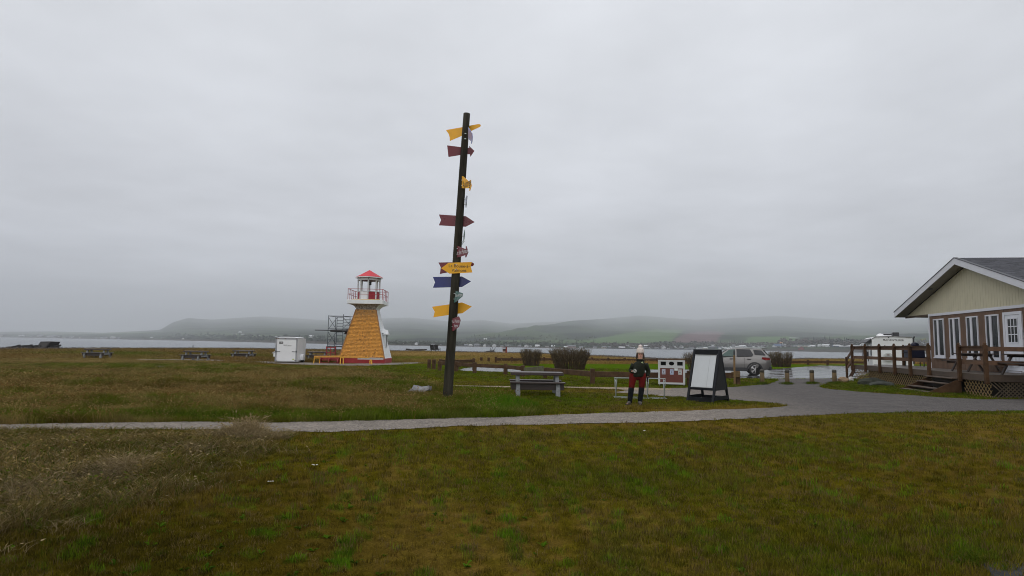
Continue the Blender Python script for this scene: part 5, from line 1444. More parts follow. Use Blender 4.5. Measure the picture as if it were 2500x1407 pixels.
    for sgn, nm in ((1, 'roof_slope'), (-1, 'roof_slope')):
        ye = y9 + sgn * hE
        q = MB(); q.hexa([(x0, y9, zA), (x1, y9, zA), (x1, ye, zE), (x0, ye, zE), (x0, y9, zA + th), (x1, y9, zA + th), (x1, ye, zE + th), (x0, ye, zE + th)] if sgn < 0 else [(x0, ye, zE), (x1, ye, zE), (x1, y9, zA), (x0, y9, zA), (x0, ye, zE + th), (x1, ye, zE + th), (x1, y9, zA + th), (x0, y9, zA + th)])
        q.build('roof_deck', mat('roof deck', (.05, .05, .055), .9), o)
        q = MB(); nrow = 46
        for i in range(nrow):
            t0, t1 = i / nrow, (i + 1.12) / nrow
            x = x0 - .03
            step = RND.uniform(.25, .5)
            while x < x1:
                wd = RND.uniform(.22, .42); k = RND.uniform(.7, 1.35)
                xe = min(x + wd, x1)
                t1_ = min(t1, 1.0)
                l = RND.uniform(.010, .022)
                A = lambda t, h: (y9 + sgn * (hE + .04) * t, zA + th + (zE - zA) * t * (hE + .04) / hE + h)
                ya_, za_ = A(t0, .004); yb_, zb_ = A(t1_, l)
                tri = [(x, ya_, za_), (xe - .004, ya_, za_), (xe - .004, yb_, zb_), (x, yb_, zb_), (xe - .004, yb_, zb_ - l - .01), (x, yb_, zb_ - l - .01)]
                q.add(tri, [(0, 3, 2, 1), (3, 5, 4, 2)] if sgn < 0 else [(0, 1, 2, 3), (3, 2, 4, 5)], (k, k, k * 1.02))
                x = xe
        s = q.build('shingle_courses', M_SHG, o); s['kind'] = 'stuff'
        # rake fascia and soffit
        q = MB(); q.hexa([(x0 - .03, ye, zE - .16), (x0, ye, zE - .16), (x0, y9, zA - .16), (x0 - .03, y9, zA - .16), (x0 - .03, ye, zE + th), (x0, ye, zE + th), (x0, y9, zA + th), (x0 - .03, y9, zA + th)]); q.build('rake_board', M_TRIM, o)
        q = MB(); q.hexa([(x0 - .05, ye + sgn * .04, zE + th - .01), (x0 + .1, ye + sgn * .04, zE + th - .01), (x0 + .1, y9, zA + th - .0), (x0 - .05, y9, zA + th), (x0 - .05, ye + sgn * .04, zE + th + .02), (x0 + .1, ye + sgn * .04, zE + th + .02), (x0 + .1, y9, zA + th + .03), (x0 - .05, y9, zA + th + .03)]); q.build('drip_edge', mat('dark drip edge', (.04, .042, .05), .5), o)
        q = MB(); q.hexa([(x0, ye, zE - .14), (-.002, ye, zE - .14), (-.002, y9, zA - .14), (x0, y9, zA - .14), (x0, ye, zE - .12), (-.002, ye, zE - .12), (-.002, y9, zA - .12), (x0, y9, zA - .12)]); q.build('soffit', M_SOF, o)
        q = MB(); q.box2((0.07, min(ye, ye - sgn * 2.3), zE - .16), (9.9, max(ye, ye - sgn * 2.3), zE - .13)); q.build('eave_soffit', mat('brown soffit', (.085, .058, .04), .8), o)
        q = MB(); q.box2((x0, ye - .012, zE - .16), (9.98, ye + .012, zE + th)); q.build('eave_fascia', M_TRIM, o)
    ys, zs_ = wallpt(2290, 690)
    q = MB(); q.box((-.34, ys, z_ap - abs(ys - y9) * sl + .015), (.10, .20, .05)); q.build('soffit_light', M_STEELDARK, o)
house()

def deck():
    A = Vector((19.55, 35.0, 0))
    o = thing('deck', 'brown wooden deck with post and rail guard round the house', 'deck', A, ROT)
    inv = lambda v: Vector(((v - A).dot(HB), -(v - A).dot(HA), v.z))
    M_D = MATS['brown stained timber']
    M_R = mat('red brown rail boards', (.105, .052, .026), .7, .35, 5, .3, 30, stretch=(1, .3, 1))
    M_F = mat('grey brown deck boards', (.10, .08, .064), .5, .3, 4, .2, 20, stretch=(1, 4, 1), rvar=.15)
    M_FA = mat('fascia board', (.066, .045, .031), .7, .3, 3, stretch=(1, .3, 1))
    M_L = mat('lattice wood', (.215, .145, .060), .75, .3, 5); 
    def fpt(px):            # local y on the fascia line
        d = ray(px, hz(px)); n = HB; t = (A - CAM).dot(n) / d.dot(n); p = CAM + d * t
        return -(p - A).dot(HA)
    ys = [fpt(px) for px in (2085, 2117, 2152, 2188.6, 2227.3, 2273.2, 2348, 2413.6)]
    yC = ys[-1]; yS0, yS1 = ys[5], ys[6]
    wallx = (HO - A).dot(HB)
    # floor: boards run along the wall; joined because they are thinner than a pixel at this slant
    q = MB()
    nb = 18; bw = 5.6 / nb
    for i in range(nb):
        x = .0 + i * .145
        if x > wallx - .15: break
        q.box2((x, yC, ZD - .04), (x + .138, -.02, ZD + RND.uniform(-.003, .003)))
    for i in range(14):
        y = (wallx and 0) 
    wc = -(HO - A).dot(HA)   # local y of the wall corner
    for i in range(24):
        x = wallx - .15 + i * .145
        q.box2((x, wc + .08, ZD - .04), (x + .138, -.02, ZD + RND.uniform(-.003, .003)))
    f = q.build('deck_boards', M_F, o); f['kind'] = 'stuff'
    q = MB(); q.box2((.0, yC, .3), (6, yC + .05, ZD - .04)); 
    def fascia(y0, y1):
        q = MB(); q.box2((-.045, y0, ZD - .25), (-.004, y1, ZD - .01)); q.build('fascia_board', M_FA, o)
    for a, b in zip(ys[:-1], ys[1:]): fascia(b + .003, a - .003)
    q = MB(); q.box2((-.04, yC - .045, ZD - .25), (3.2, yC - .004, ZD - .01)); q.build('fascia_board', M_FA, o)
    q = MB(); q.box2((-.04, -.02, ZD - .25), (6.4, .02, ZD - .05)); q.build('fascia_board', M_FA, o)
    def post(x, y, zt=ZD + 1.08, z0=ZD - .34, s=.125, cap=True):
        q = MB(); q.box2((x - s / 2, y - s / 2, z0), (x + s / 2, y + s / 2, zt)); 
        if cap:
            q.lathe([(.035, 0), (.05, .01), (.055, .05), (.035, .08), (0, .085)], 10, (x, y, zt))
        q.build('post', M_D, o, bevel=.008)
    for y in ys: post(-.11, y)
    post(-.11 + 2.4 , yC - .1); post(1.2, yC - .1); post(2.45, -.05); post(5.2, -.05)
    def rail(p0, p1, z0, z1=None):
        q = MB(); z1 = z1 if z1 is not None else z0
        q.beam((*p0, z0), (*p1, z1), .045, .16); q.build('rail', M_R, o, bevel=.004)
    for i in range(len(ys) - 1):
        if i == 5: continue
        for z in (ZD + .93, ZD + .42): rail((-.02 + .0, ys[i]), (-.02, ys[i + 1]), z)
        q = MB(); q.box2((-.14, ys[i + 1] + .0, ZD + 1.012), (.0, ys[i] - .0, ZD + 1.045)); q.build('cap_rail', M_D, o)
    for z in (ZD + .93, ZD + .42): rail((-.05, yC - .02), (3.0, yC - .02), z); rail((2.45, -.05), (6.4, -.05), z)
    # lattice below the fascia: two layers of thin slats
    def lattice(y0, y1, x, zb):
        q = MB(); s = .21; t0 = ZD - .25
        L = abs(y1 - y0); a, b = min(y0, y1), max(y0, y1)
        H = t0 - zb
        k = -H
        while k < L:
            for lay, sg in ((0, 1), (1, -1)):
                u0, u1 = k, k + H; z0, z1 = zb, t0
                if u0 < 0: z0 = zb + (0 - u0); u0 = 0
                if u1 > L: z1 = zb + (L - k); u1 = L
                if u1 - u0 < .02: continue
                if sg > 0: p0, p1 = (x + lay * .02, a + u0, z0), (x + lay * .02, a + u1, z1)
                else: p0, p1 = (x + lay * .02, b - u0, z0), (x + lay * .02, b - u1, z1)
                q.beam(p0, p1, .012, .027, (0, 0, 1))
            k += s
        l = q.build('lattice', M_L, o); l['kind'] = 'stuff'
    lattice(ys[0], ys[5], .03, -.12); lattice(ys[6], ys[7], .03, -.1)
    q = MB(); s = .135; H = ZD - .15
    for i in range(26):
        for sg in (1, -1):
            x0 = -.02 + i * s; 
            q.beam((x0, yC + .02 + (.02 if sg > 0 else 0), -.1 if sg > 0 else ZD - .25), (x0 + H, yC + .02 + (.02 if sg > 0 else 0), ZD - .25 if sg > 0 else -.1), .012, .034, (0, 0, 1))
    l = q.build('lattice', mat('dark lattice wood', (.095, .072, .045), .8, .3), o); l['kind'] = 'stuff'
    q = MB(); q.box2((.5, yC + .5, -.1), (.55, -.4, ZD - .3)); q.box2((.5, yC + .5, -.1), (5, yC + .55, ZD - .3)); q.build('crawl_space_shade', mat('underdeck shade', (.012, .010, .008), 1), o)  # near-black panels whose colour stands in for the shade under the deck
    # steps on the front
    for i, (z, xo) in enumerate(((ZD - .22, .30), (ZD - .43, .62), (ZD - .64, .94), (.06, 1.26))):
        q = MB(); q.box2((-.06 - xo, yS1 + .06, z - .045), (-.06 - xo + .34, yS0 - .06, z)); q.build('tread', M_FA, o, bevel=.006)
        if i < 3: q = MB(); q.box2((-.06 - xo + .30, yS1 + .08, z - .2), (-.06 - xo + .32, yS0 - .08, z - .048)); q.build('riser', mat('dark riser', (.03, .022, .016), .9), o)
    for y in (yS1 + .02, yS0 - .06):
        q = MB(); q.prism([(-.06, y, ZD - .26), (-.10, y, ZD - .24), (-1.30, y, .02), (-1.0, y, -.05), (-.06, y, .05)], (0, .04, 0)); q.build('stringer', M_D, o)
    # steps at the far end
    for i in range(3):
        q = MB(); q.box2((-.05, .05 + i * .3, ZD - .22 * (i + 1) - .04), (1.1, .37 + i * .3, ZD - .22 * (i + 1))); q.build('tread', M_FA, o)
    q = MB(); q.prism([(-.08, .03, ZD - .05), (-.08, 1.1, .05), (-.08, .9, -.1), (-.08, .03, ZD - .4)], (.04, 0, 0)); q.build('stringer', M_D, o)
    post(-.11, 1.15, ZD + .42, -.2, .11, False)
    rail((-.09, .02), (-.09, 1.15), ZD + .93, ZD + .30); rail((-.09, .02), (-.09, 1.15), ZD + .40, ZD - .22)
    return A, ys
DA, DYS = deck()

def deck_things():
    def at(u, v, z=ZD): return DA + HB * u - HA * v + Vector((0, 0, z))
    m = mat('dark picnic timber', (.040, .026, .020), .55, .3, 5)
    def ptable(lab):
        o = thing('picnic_table', lab, 'picnic table', (0, 0, 0), 0, 'dark picnic tables on the deck')
        for k in range(5):
            q = MB(); q.box((-.32 + k * .16, 0, .74), (.15, 1.8, .04)); q.build('tabletop_plank', m, o)
        for s in (-1, 1):
            for k in range(2):
                q = MB(); q.box((s * (.62 + k * .15), 0, .43), (.14, 1.8, .04)); q.build('seat_plank', m, o)
            for y in (-.6, .6):
                q = MB(); q.beam((s * .22, y, .72), (s * .60, y, 0), .05, .10, (0, 1, 0)); q.build('leg', m, o)
        for y in (-.6, .6):
            q = MB(); q.box((0, y + .045, .40), (1.5, .04, .12)); q.build('crossbeam', m, o)
            q = MB(); q.box((0, y + .045, .69), (.7, .04, .10)); q.build('cleat', m, o)
        return o
    yw = ROT
    p = ptable('dark timber picnic table standing on the deck behind the steps gap')
    p.location = at(1.25, (DYS[5] + DYS[6]) / 2 + .35); p.rotation_euler = (0, 0, yw)
    dup(p, at(1.1, DYS[6] - 2.2), yw + .05, 'dark timber picnic table on the deck before the third window')
    # a barrel-like dark cask beside the table, and a small bin
    o = thing('barbecue', 'navy covered barbecue on legs beside the deck rail', 'barbecue', at(2.6, -1.0), yw)
    mb = mat('navy cover', (.006, .008, .030), .5, .2, 5)
    q = MB(); q.hexa([(-.42, -.28, .45), (.42, -.28, .45), (.42, .28, .45), (-.42, .28, .45), (-.40, -.26, 1.12), (.40, -.26, 1.12), (.40, .26, 1.12), (-.40, .26, 1.12)]); q.build('cover', mb, o, bevel=.03)
    q = MB(); q.lathe([(.20, 0), (.19, .08), (.13, .15), (0, .18)], 14, (.05, 0, 1.12)); q.build('lid', mb, o, True)
    for x in (-.36, .36):
        for y in (-.22, .22):
            q = MB(); q.box2((x - .02, y - .02, 0), (x + .02, y + .02, .46)); q.build('leg', M_STEELDARK, o)
    q = MB(); q.box((-.50, -.05, .75), (.16, .08, .05)); q.build('handle', M_STEELDARK, o)
deck_things()

# ------------------------------------------------------------------ white caravan behind the deck
def caravan():
    D = 43.0; g = P(2131, 900, D); x1 = P(2222, 900, D)
    W = (x1.x - g.x) * .93
    o = thing('caravan', 'white travel trailer seen from behind, lettered ADVENTURER across its top', 'caravan', (g.x, D, 0), math.radians(-25))
    zt = P(2176, 822, D).z
    mw = mat('caravan white', (.74, .75, .75), .35, .04, 2); mk = mat('caravan black trim', (.02, .02, .022), .5)
    q = MB(); prof = [(0, .55), (W, .55), (W, zt - .14), (W * .97, zt - .06), (W * .5, zt), (W * .1, zt - .03), (.0, zt - .16)]
    q.prism([(x, 0, z) for x, z in prof], (0, 6.5, 0)); q.build('body', mw, o)
    q = MB(); q.beam((.02, -.02, zt - .15), (.25, -.02, zt - .03), .04, .07, (0, 1, 0)); q.beam((.25, -.02, zt - .03), (W * .5, -.02, zt + .01), .04, .07, (0, 1, 0)); q.beam((W * .5, -.02, zt + .01), (W * .98, -.02, zt - .05), .04, .07, (0, 1, 0)); q.build('roof_trim', mat('caravan grey trim', (.22, .22, .22), .5), o)
    q = MB(); q.add([(-.02, .1, zt - .14), (-.02, 5.5, zt - .14), (-.34, 5.5, zt - .42), (-.34, .1, zt - .42), (-.02, .1, zt - .24), (-.02, 5.5, zt - .24), (-.30, 5.5, zt - .47), (-.30, .1, zt - .47)], [(0, 1, 2, 3), (7, 6, 5, 4), (0, 3, 7, 4), (1, 5, 6, 2), (3, 2, 6, 7)]); q.build('awning', mk, o)
    q = MB(); q.box2((-.24, .3, .9), (-.2, .36, zt - .5)); q.box2((-.24, 4.8, .9), (-.2, 4.86, zt - .5)); q.build('awning_arm', mk, o)
    q = MB(); q.tube([(W + .02, -.02, .8), (W + .05, -.02, zt - .1), (W + .12, -.04, zt)], .05, 6); q.build('mast', mk, o)
    q = MB(); q.lathe([(.26, 0), (.25, .08), (.16, .19), (0, .24)], 16, (W * .25, .8, zt - .02)); q.build('dome', M_WHITE, o, True)
    q = MB(); q.box((W * .44, 1.2, zt + .14), (.5, .6, .09)); q.build('roof_vent', mk, o, bevel=.02); q = MB(); q.box((W * .40, .6, zt + .05), (.55, .4, .06)); q.build('roof_hatch', M_WHITE, o)
    q = MB(); q.box((W * .66, 1.4, zt + .16), (.38, .7, .30)); q.build('air_conditioner', mk, o, bevel=.03)
    sk = W / 91.0
    def fx(px): return (px - 2131) * sk
    def fz(py): return P(2176, py, D).z
    place_text('ADVENTURER', M_LETTER_D, o, (fx(2180.5), -.008, fz(831.2)), (1, 0, 0), (0, 0, 1), 45 * sk, 4.6 * sk)
    q = MB(); q.prism([(fx(2156.5), -.008, fz(829.2)), (fx(2161), -.008, fz(829.2)), (fx(2158.5), -.008, fz(831)), (fx(2157.5), -.008, fz(832.6))], (0, .006, 0)); q.build('emblem', M_LETTER_D, o)
    q = MB(); q.box((fx(2169), -.02, fz(824.7)), (.07, .05, .05)); q.build('rear_camera', mk, o)
    # round spare-wheel cover with print, lamps, bumper
    q = MB(); q.lathe([(0, 0), (11 * sk, 0), (11.2 * sk, .03), (11 * sk, .16), (0, .16)], 28); e = q.build('spare_cover', mat('spare cover white', (.52, .53, .52), .4, .03), o); e.rotation_euler = (math.pi / 2, 0, 0); e.location = (fx(2166.5), -.004, fz(872))
    q = MB(); q.lathe([(0, 0), (4.2 * sk, 0), (4.2 * sk, .012), (0, .012)], 16, sy=.35); e2 = q.build('cover_emblem', mat('brown print', (.16, .09, .08), .6), o); e2.rotation_euler = (math.pi / 2, 0, 0); e2.location = (fx(2166), -.164, fz(867))
    q = MB()
    for py in (870.3, 872.2): q.box((fx(2166), -.168, fz(py)), (16 * sk, .008, .5 * sk))
    q.build('cover_lines', M_LETTER_D, o)
    for px in (2148, 2205):
        q = MB(); q.box((fx(px), -.02, fz(868.5)), (4 * sk, .05, 2.2 * sk)); q.build('tail_light', mat('red tail lens', (.20, .008, .008), .2, .1), o)
    q = MB(); q.prism([(fx(2157), -.04, fz(877)), (fx(2160), -.04, fz(874.5)), (fx(2163), -.04, fz(876.5)), (fx(2170), -.04, fz(876.5)), (fx(2172), -.04, fz(874.5)), (fx(2175), -.04, fz(877.5)), (fx(2173), -.04, fz(880)), (fx(2159), -.04, fz(880))], (0, .03, 0)); q.build('bumper_sign', mat('red brown print', (.15, .03, .02), .5), o)
    q = MB(); q.beam((fx(2156), -.03, fz(847.5)), (fx(2161), -.03, fz(843.2)), .05, .05, (0, 1, 0)); q.beam((fx(2203), -.03, fz(845)), (fx(2211), -.03, fz(849)), .05, .05, (0, 1, 0)); q.build('bracket', mat('caravan grey trim', (.22, .22, .22), .5), o)
    q = MB(); q.box((W / 2, .2, .48), (W, .14, .14)); q.build('bumper', mk, o)
    q = MB(); q.box2((.08, -.01, .56), (W - .08, .02, .7)); q.build('skirt', mat('caravan grey trim', (.22, .22, .22), .5), o)
    for x in (.12, W - .12):
        for y in (2.4, 3.2):
            q = MB(); q.lathe([(0, -.1), (.22, -.1), (.33, -.09), (.34, 0), (.33, .09), (.22, .1), (0, .1)], 18); e = q.build('wheel', M_BLACK, o, True); e.rotation_euler = (0, math.pi / 2, 0); e.location = (x, y, .34)
    for y in (.4, 3.4):
        q = MB(); q.box2((-.03, y, 1.3), (.0, y + .7, 1.9)); q.build('side_window', M_GLASS, o)
    for px, py in ((2122, 867), (2126, 867)):
        pass
    q = MB(); q.box((-.30, 1.0, fz(866)), (.30, .5, .34)); q.build('side_box', mk, o)
caravan()

# ------------------------------------------------------------------ things towards the beach
def far_bits():
    md = mat('wet dark timber', (.016, .014, .013), .8, .3)
    # wrecked hull section with a tilted dark box
    g = G(110, 852)
    o = thing('wreck', 'dark tilted timber crate on low wreckage by the shore at far left', 'wreck', (g.x, g.y, tz(g.x, g.y)))
    k = g.y / F
    q = MB(); q.hexa([(-13 * k, -.8, 0), (10 * k, -.8, 0), (12 * k, 1.2, 0), (-11 * k, 1.2, 0), (-9.5 * k, -.2, 17.5 * k), (14.5 * k, -.2, 16.5 * k), (16 * k, 1.6, 17.5 * k), (-8 * k, 1.6, 18.5 * k)]); q.build('crate', md, o)
    q = MB(); q.hexa([(-9 * k, -.75, 3 * k), (9 * k, -.75, 3 * k), (12.5 * k, -.35, 14 * k), (-7.5 * k, -.35, 14.5 * k), (-9 * k, -.78, 3 * k), (9 * k, -.78, 3 * k), (12.5 * k, -.38, 14 * k), (-7.5 * k, -.38, 14.5 * k)]); q.build('lid', mat('dark board', (.03, .026, .024), .8, .3), o)
    q = MB()
    for i in range(26):
        x = RND.uniform(-95, -14) * k; 
        q.beam((x, RND.uniform(-1, 1), RND.uniform(0, .15)), (x + RND.uniform(.8, 3.4), RND.uniform(-1, 1), RND.uniform(.15, .55)), RND.uniform(.1, .3), RND.uniform(.1, .35))
    q.beam((12 * k, .1, 2 * k), (29 * k, .3, 4.5 * k), .5, .3); q.beam((10 * k, -.1, 1 * k), (29 * k, -.2, 1 * k), .5, .4); q.beam((-21 * k, -1, -.5), (-21 * k, -1, 4.5 * k), .25, .25)
    q.build('timbers', md, o)
    # thin post on the shore
    g = G(471, 849.5); z0 = tz(g.x, g.y); q = MB(); q.tube([(0, 0, -.3), (0, 0, (850.5 - 836.5) * g.y / F)], .07, 6); o = q.build('marker_pole', md); o.location = (g.x, g.y, z0); tag(o, 'thin dark pole standing by the water between the left picnic tables', 'pole')
    # stranded log, chairs, driftwood, lifeguard hut
    for (x0, y0, x1, y1), lab in (((991, 853, 1008, 855), 'short dark log end lifted on the shingle right of the lighthouse'), ((1009, 855, 1042, 854), 'long dark log lying on the shingle right of the lighthouse')):
        a = P(x0, y0, 138); b = P(x1, y1, 138); q = MB(); q.tube([a, a.lerp(b, .5), b], [.16, .2, .13], 7); tag(q.build('log', md), lab, 'log', 'logs on the shingle')
    def chair(lab):
        o = thing('beach_chair', lab, 'chair', (0, 0, 0), 0, 'dark slatted beach chairs')
        for s in range(5):
            q = MB(); q.beam((-.32 + s * .16, .25, .35), (-.30 + s * .15, .75, 1.25), .14, .03, (0, 1, 0)); q.build('back_slat', md, o)
        q = MB(); q.hexa([(-.38, -.45, .40), (.38, -.45, .40), (.38, .35, .30), (-.38, .35, .30), (-.38, -.45, .45), (.38, -.45, .45), (.38, .35, .35), (-.38, .35, .35)]); q.build('seat', md, o)
        for s in (-1, 1):
            q = MB(); q.box((s * .44, -.05, .62), (.13, .9, .04)); q.build('armrest', md, o)
            q = MB(); q.box2((s * .44 - .04, -.45, 0), (s * .44 + .04, -.37, .6)); q.build('leg', md, o); q = MB(); q.beam((s * .42, .3, .35), (s * .42, .75, 0), .06, .1); q.build('leg', md, o)
        return o
    c = chair('dark slatted beach chair facing the water, left one of the pair')
    for i, px in enumerate((1057, 1067)):
        g = P(px, 858.5, 128); zz = tz(g.x, g.y)
        if i == 0: c.location = (g.x, g.y, g.z); c.rotation_euler = (0, 0, math.radians(165)); c.scale = (1.1,) * 3
        else: dup(c, (g.x, g.y, g.z), math.radians(165), 'dark slatted beach chair facing the water, right one of the pair', (1.1,) * 3)
    g = P(1200, 861, 130); o = thing('driftwood', 'bleached driftwood stump with raised branches on the shingle', 'driftwood', g); q = MB()
    for (a, b, r) in (((-1.2, 0, .1), (.6, .2, .3), .2), ((-.3, 0, .2), (-.1, .1, .75), .07), ((-.1, .1, .7), (-.4, .1, 1.0), .05), ((.1, 0, .2), (.7, .1, .8), .07), ((.7, .1, .8), (.8, 0, 1.15), .04), ((0, 0, .3), (.2, .2, 1.1), .05)): q.tube([a, b], r, 6)
    q.build('branches', mat('driftwood grey', (.05, .046, .043), .9, .3), o)
    g = P(1232, 864, 112); k = 112 / F
    o = thing('lifeguard_hut', 'small red wooden hut with slanted roof on the beach', 'hut', (g.x, g.y, g.z))
    mr = mat('hut red', (.20, .035, .018), .6, .2); mo = mat('hut pale board', (.34, .27, .22), .7, .2)
    q = MB(); q.box2((2 * k, -.5, 0), (6 * k, .9, 16.5 * k)); q.build('wall', mr, o); q = MB(); q.box2((-5 * k, -.2, 0), (2 * k, .9, 7 * k)); q.build('lower_wall', mo, o)
    q = MB(); q.box2((-5 * k, .3, 7 * k), (2 * k, .9, 12 * k)); q.build('opening', mat('hut shade', (.10, .075, .065), .9), o); q = MB(); q.hexa([(-7 * k, -.6, 13 * k), (6.5 * k, -.6, 16.6 * k), (6.5 * k, 1, 16.6 * k), (-7 * k, 1, 13 * k), (-7 * k, -.6, 13.9 * k), (6.5 * k, -.6, 17.8 * k), (6.5 * k, 1, 17.8 * k), (-7 * k, 1, 13.9 * k)]); q.build('roof', mat('hut roof', (.16, .06, .035), .7), o)
    q = MB(); q.box2((-5 * k, -.3, 7 * k), (-4.4 * k, -.2, 13 * k)); q.build('post', mr, o)
    # gull over the water
    g = P(447, 829, 120); o = thing('gull', 'white gull gliding low over the bay at left', 'bird', g, .6); q = MB()
    q.tube([(-.3, 0, 0), (-.1, 0, .04), (.15, 0, .04), (.32, 0, .02)], [.02, .08, .08, .02], 8); b = q.build('body', M_WHITE, o, True)
    q = MB()
    for s in (-1, 1): q.add([(-.08, s * .05, .06), (.12, s * .05, .06), (.14, s * .45, .28), (-.02, s * .8, .16), (-.06, s * .45, .25)], [(0, 1, 2, 4), (4, 2, 3)])
    q.build('wings', M_WHITE, o)
far_bits()

# ------------------------------------------------------------------ the village across the water
def village():
    WC = {'white': (.60, .61, .62), 'grey': (.28, .29, .31), 'blue': (.10, .15, .24), 'red': (.20, .05, .04), 'pink': (.45, .33, .32), 'dark': (.07, .075, .085), 'cream': (.50, .46, .38)}
    mw = {k: mat('house ' + k, v, .7, .05) for k, v in WC.items()}
    rc = {'grey': mat('roof grey', (.14, .145, .155), .8), 'dark': mat('roof dark', (.05, .05, .055), .8), 'white': mat('roof pale', (.50, .51, .52), .6), 'blue': mat('roof blue', (.06, .11, .20), .7), 'orange': mat('roof orange', (.42, .17, .06), .7), 'red': mat('roof red', (.18, .06, .045), .8)}
    unit = {}
    mwin = mat('far window', (.05, .055, .065), .3)
    def um(rt):
        if rt not in unit:
            q = MB(); q.add([(-.5, -.5, 0), (.5, -.5, 0), (.5, .5, 0), (-.5, .5, 0), (-.5, -.5, .58), (.5, -.5, .58), (.5, .5, .58), (-.5, .5, .58)] + ([(-.5, 0, .95), (.5, 0, .95)] if rt == 'side' else [(0, -.5, 1.0), (0, .5, 1.0)]),
                            [(0, 1, 5, 4), (1, 2, 6, 5), (2, 3, 7, 6), (3, 0, 4, 7)] + ([(4, 7, 8), (5, 9, 6)] if rt == 'side' else [(4, 5, 8), (6, 7, 9)]))
            r = MB()
            if rt == 'side': r.hexa([(-.54, -.6, .52), (.54, -.6, .52), (.54, 0, .97), (-.54, 0, .97), (-.54, -.6, .58), (.54, -.6, .58), (.54, 0, 1.03), (-.54, 0, 1.03)]); r.hexa([(-.54, 0, .97), (.54, 0, .97), (.54, .6, .52), (-.54, .6, .52), (-.54, 0, 1.03), (.54, 0, 1.03), (.54, .6, .58), (-.54, .6, .58)])
            else: r.hexa([(-.6, -.55, .52), (0, -.55, 1.0), (0, .55, 1.0), (-.6, .55, .52), (-.6, -.55, .58), (0, -.55, 1.07), (0, .55, 1.07), (-.6, .55, .58)]); r.hexa([(0, -.55, 1.0), (.6, -.55, .52), (.6, .55, .52), (0, .55, 1.0), (0, -.55, 1.07), (.6, -.55, .58), (.6, .55, .58), (0, .55, 1.07)])
            wn = MB()
            for x in (-.28, .22): wn.box2((x - .07, -.52, .22), (x + .07, -.49, .42))
            unit[rt] = (q.mesh('wall'), r.mesh('roof'), wn.mesh('windows'))
        return unit[rt]
    cache = {}
    def house_(px, py, w_, h_, wall, roof, rt, lab, near, cat='house', grp='small houses across the bay'):
        p = far_place(px, py + h_ * .45, near)
        k = p.y / F
        o = thing('house' if cat == 'house' else cat.replace(' ', '_'), lab, cat, (p.x, p.y, p.z - .3), RND.uniform(-.25, .25), grp)
        dpt = max(w_ * k * .7, 6)
        for i, (nm, mm) in enumerate((('wall', mw[wall]), ('roof', rc[roof]), ('window', mwin))):
            key = (rt, i, wall if i == 0 else roof if i == 1 else '')
            if key not in cache:
                me = um(rt)[i].copy(); me.materials.append(mm); cache[key] = me
            if i == 2 and w_ < 9: continue
            c = bpy.data.objects.new(nm, cache[key]); COL.objects.link(c); c.parent = o
            c.scale = (w_ * k, dpt, h_ * k * 1.15)
        return o
    L = []
    far = [(10, 820.5, 6, 3), (62, 821, 13, 3.4), (85, 821, 5, 2.4), (105, 820, 11, 4), (127, 822.5, 8, 3), (140, 822.5, 16, 4.2), (163, 824.5, 5, 2.4), (182, 823.5, 8, 3), (203, 824.5, 5, 2.4), (242, 826.5, 5, 2.4), (260, 826, 13, 2.6), (282, 825.5, 10, 4), (296, 826.5, 7, 3), (376, 824.5, 5, 2.4)]
    ords = ['first', 'second', 'third', 'fourth', 'fifth', 'sixth', 'seventh', 'eighth', 'ninth', 'tenth', 'eleventh', 'twelfth', 'thirteenth', 'fourteenth', 'fifteenth', 'sixteenth', 'seventeenth', 'eighteenth', 'nineteenth', 'twentieth', 'twenty-first', 'twenty-second', 'twenty-third', 'twenty-fourth', 'twenty-fifth']
    def row(items, near, where):
        for i, it in enumerate(sorted(items)):
            px, py, w_, h_ = it[:4]
            wall = it[4] if len(it) > 4 else RND.choice(['white', 'white', 'white', 'cream', 'grey'])
            roof = it[5] if len(it) > 5 else RND.choice(['grey', 'white', 'dark', 'grey'])
            rt = it[6] if len(it) > 6 else ('side' if w_ > h_ * 1.6 else 'gable')
            house_(px, py, w_, h_, wall, roof, rt, it[7] if len(it) > 7 else f'tiny {wall} house, {roof} roof, {ords[i]} from left {where}', near)
    row(far, False, 'on the far left shore')
    row([(402, 825, 5, 2.4), (438, 824.5, 5, 2.4), (457, 819.5, 6, 3), (467, 819.5, 9, 4, 'white', 'white'), (578, 816.5, 8, 3), (590, 811.5, 6, 3, 'white', 'white'), (597, 816.5, 6, 2.5), (634, 820, 7, 3.5, 'white', 'white'), (678, 823.5, 5, 3), (690, 822, 4, 3), (716, 823, 6, 2.5), (764, 822, 10, 5, 'white', 'white'), (742, 826, 6, 3)], False, 'on the shore behind the trailer')
    row([(985, 838.5, 7, 3), (1021, 840, 8, 6, 'white', 'grey', 'gable'), (1060, 842, 8, 3.4), (1079, 842, 6, 2.6)], False, 'between lighthouse and signpost')
    row([(1141, 844.5, 9, 5, 'grey', 'grey'), (1152, 844.5, 8, 4), (1166, 845, 12, 6, 'grey', 'grey'), (1173, 841, 6, 3), (1186.5, 845.5, 7, 6, 'white', 'grey', 'gable'), (1195, 846, 8, 4), (1209, 846, 9, 6, 'white', 'white', 'gable'), (1187, 828, 7, 3, 'white', 'white'), (1228, 846, 6, 3), (1239, 844, 8, 4), (1245.5, 841.5, 5, 3), (1270, 845.5, 8, 4, 'grey', 'grey'), (1287, 846, 9, 5.5, 'white', 'grey', 'gable'), (1295, 845.5, 9, 4), (1314, 845.5, 11, 5, 'white', 'white'), (1338, 847, 7, 3), (1352, 846.5, 9, 4.5, 'white', 'white'), (1396, 847, 20, 6, 'pink', 'grey'), (1420, 848, 9, 4), (1383, 848, 8, 3.5)], True, 'right of the signpost')
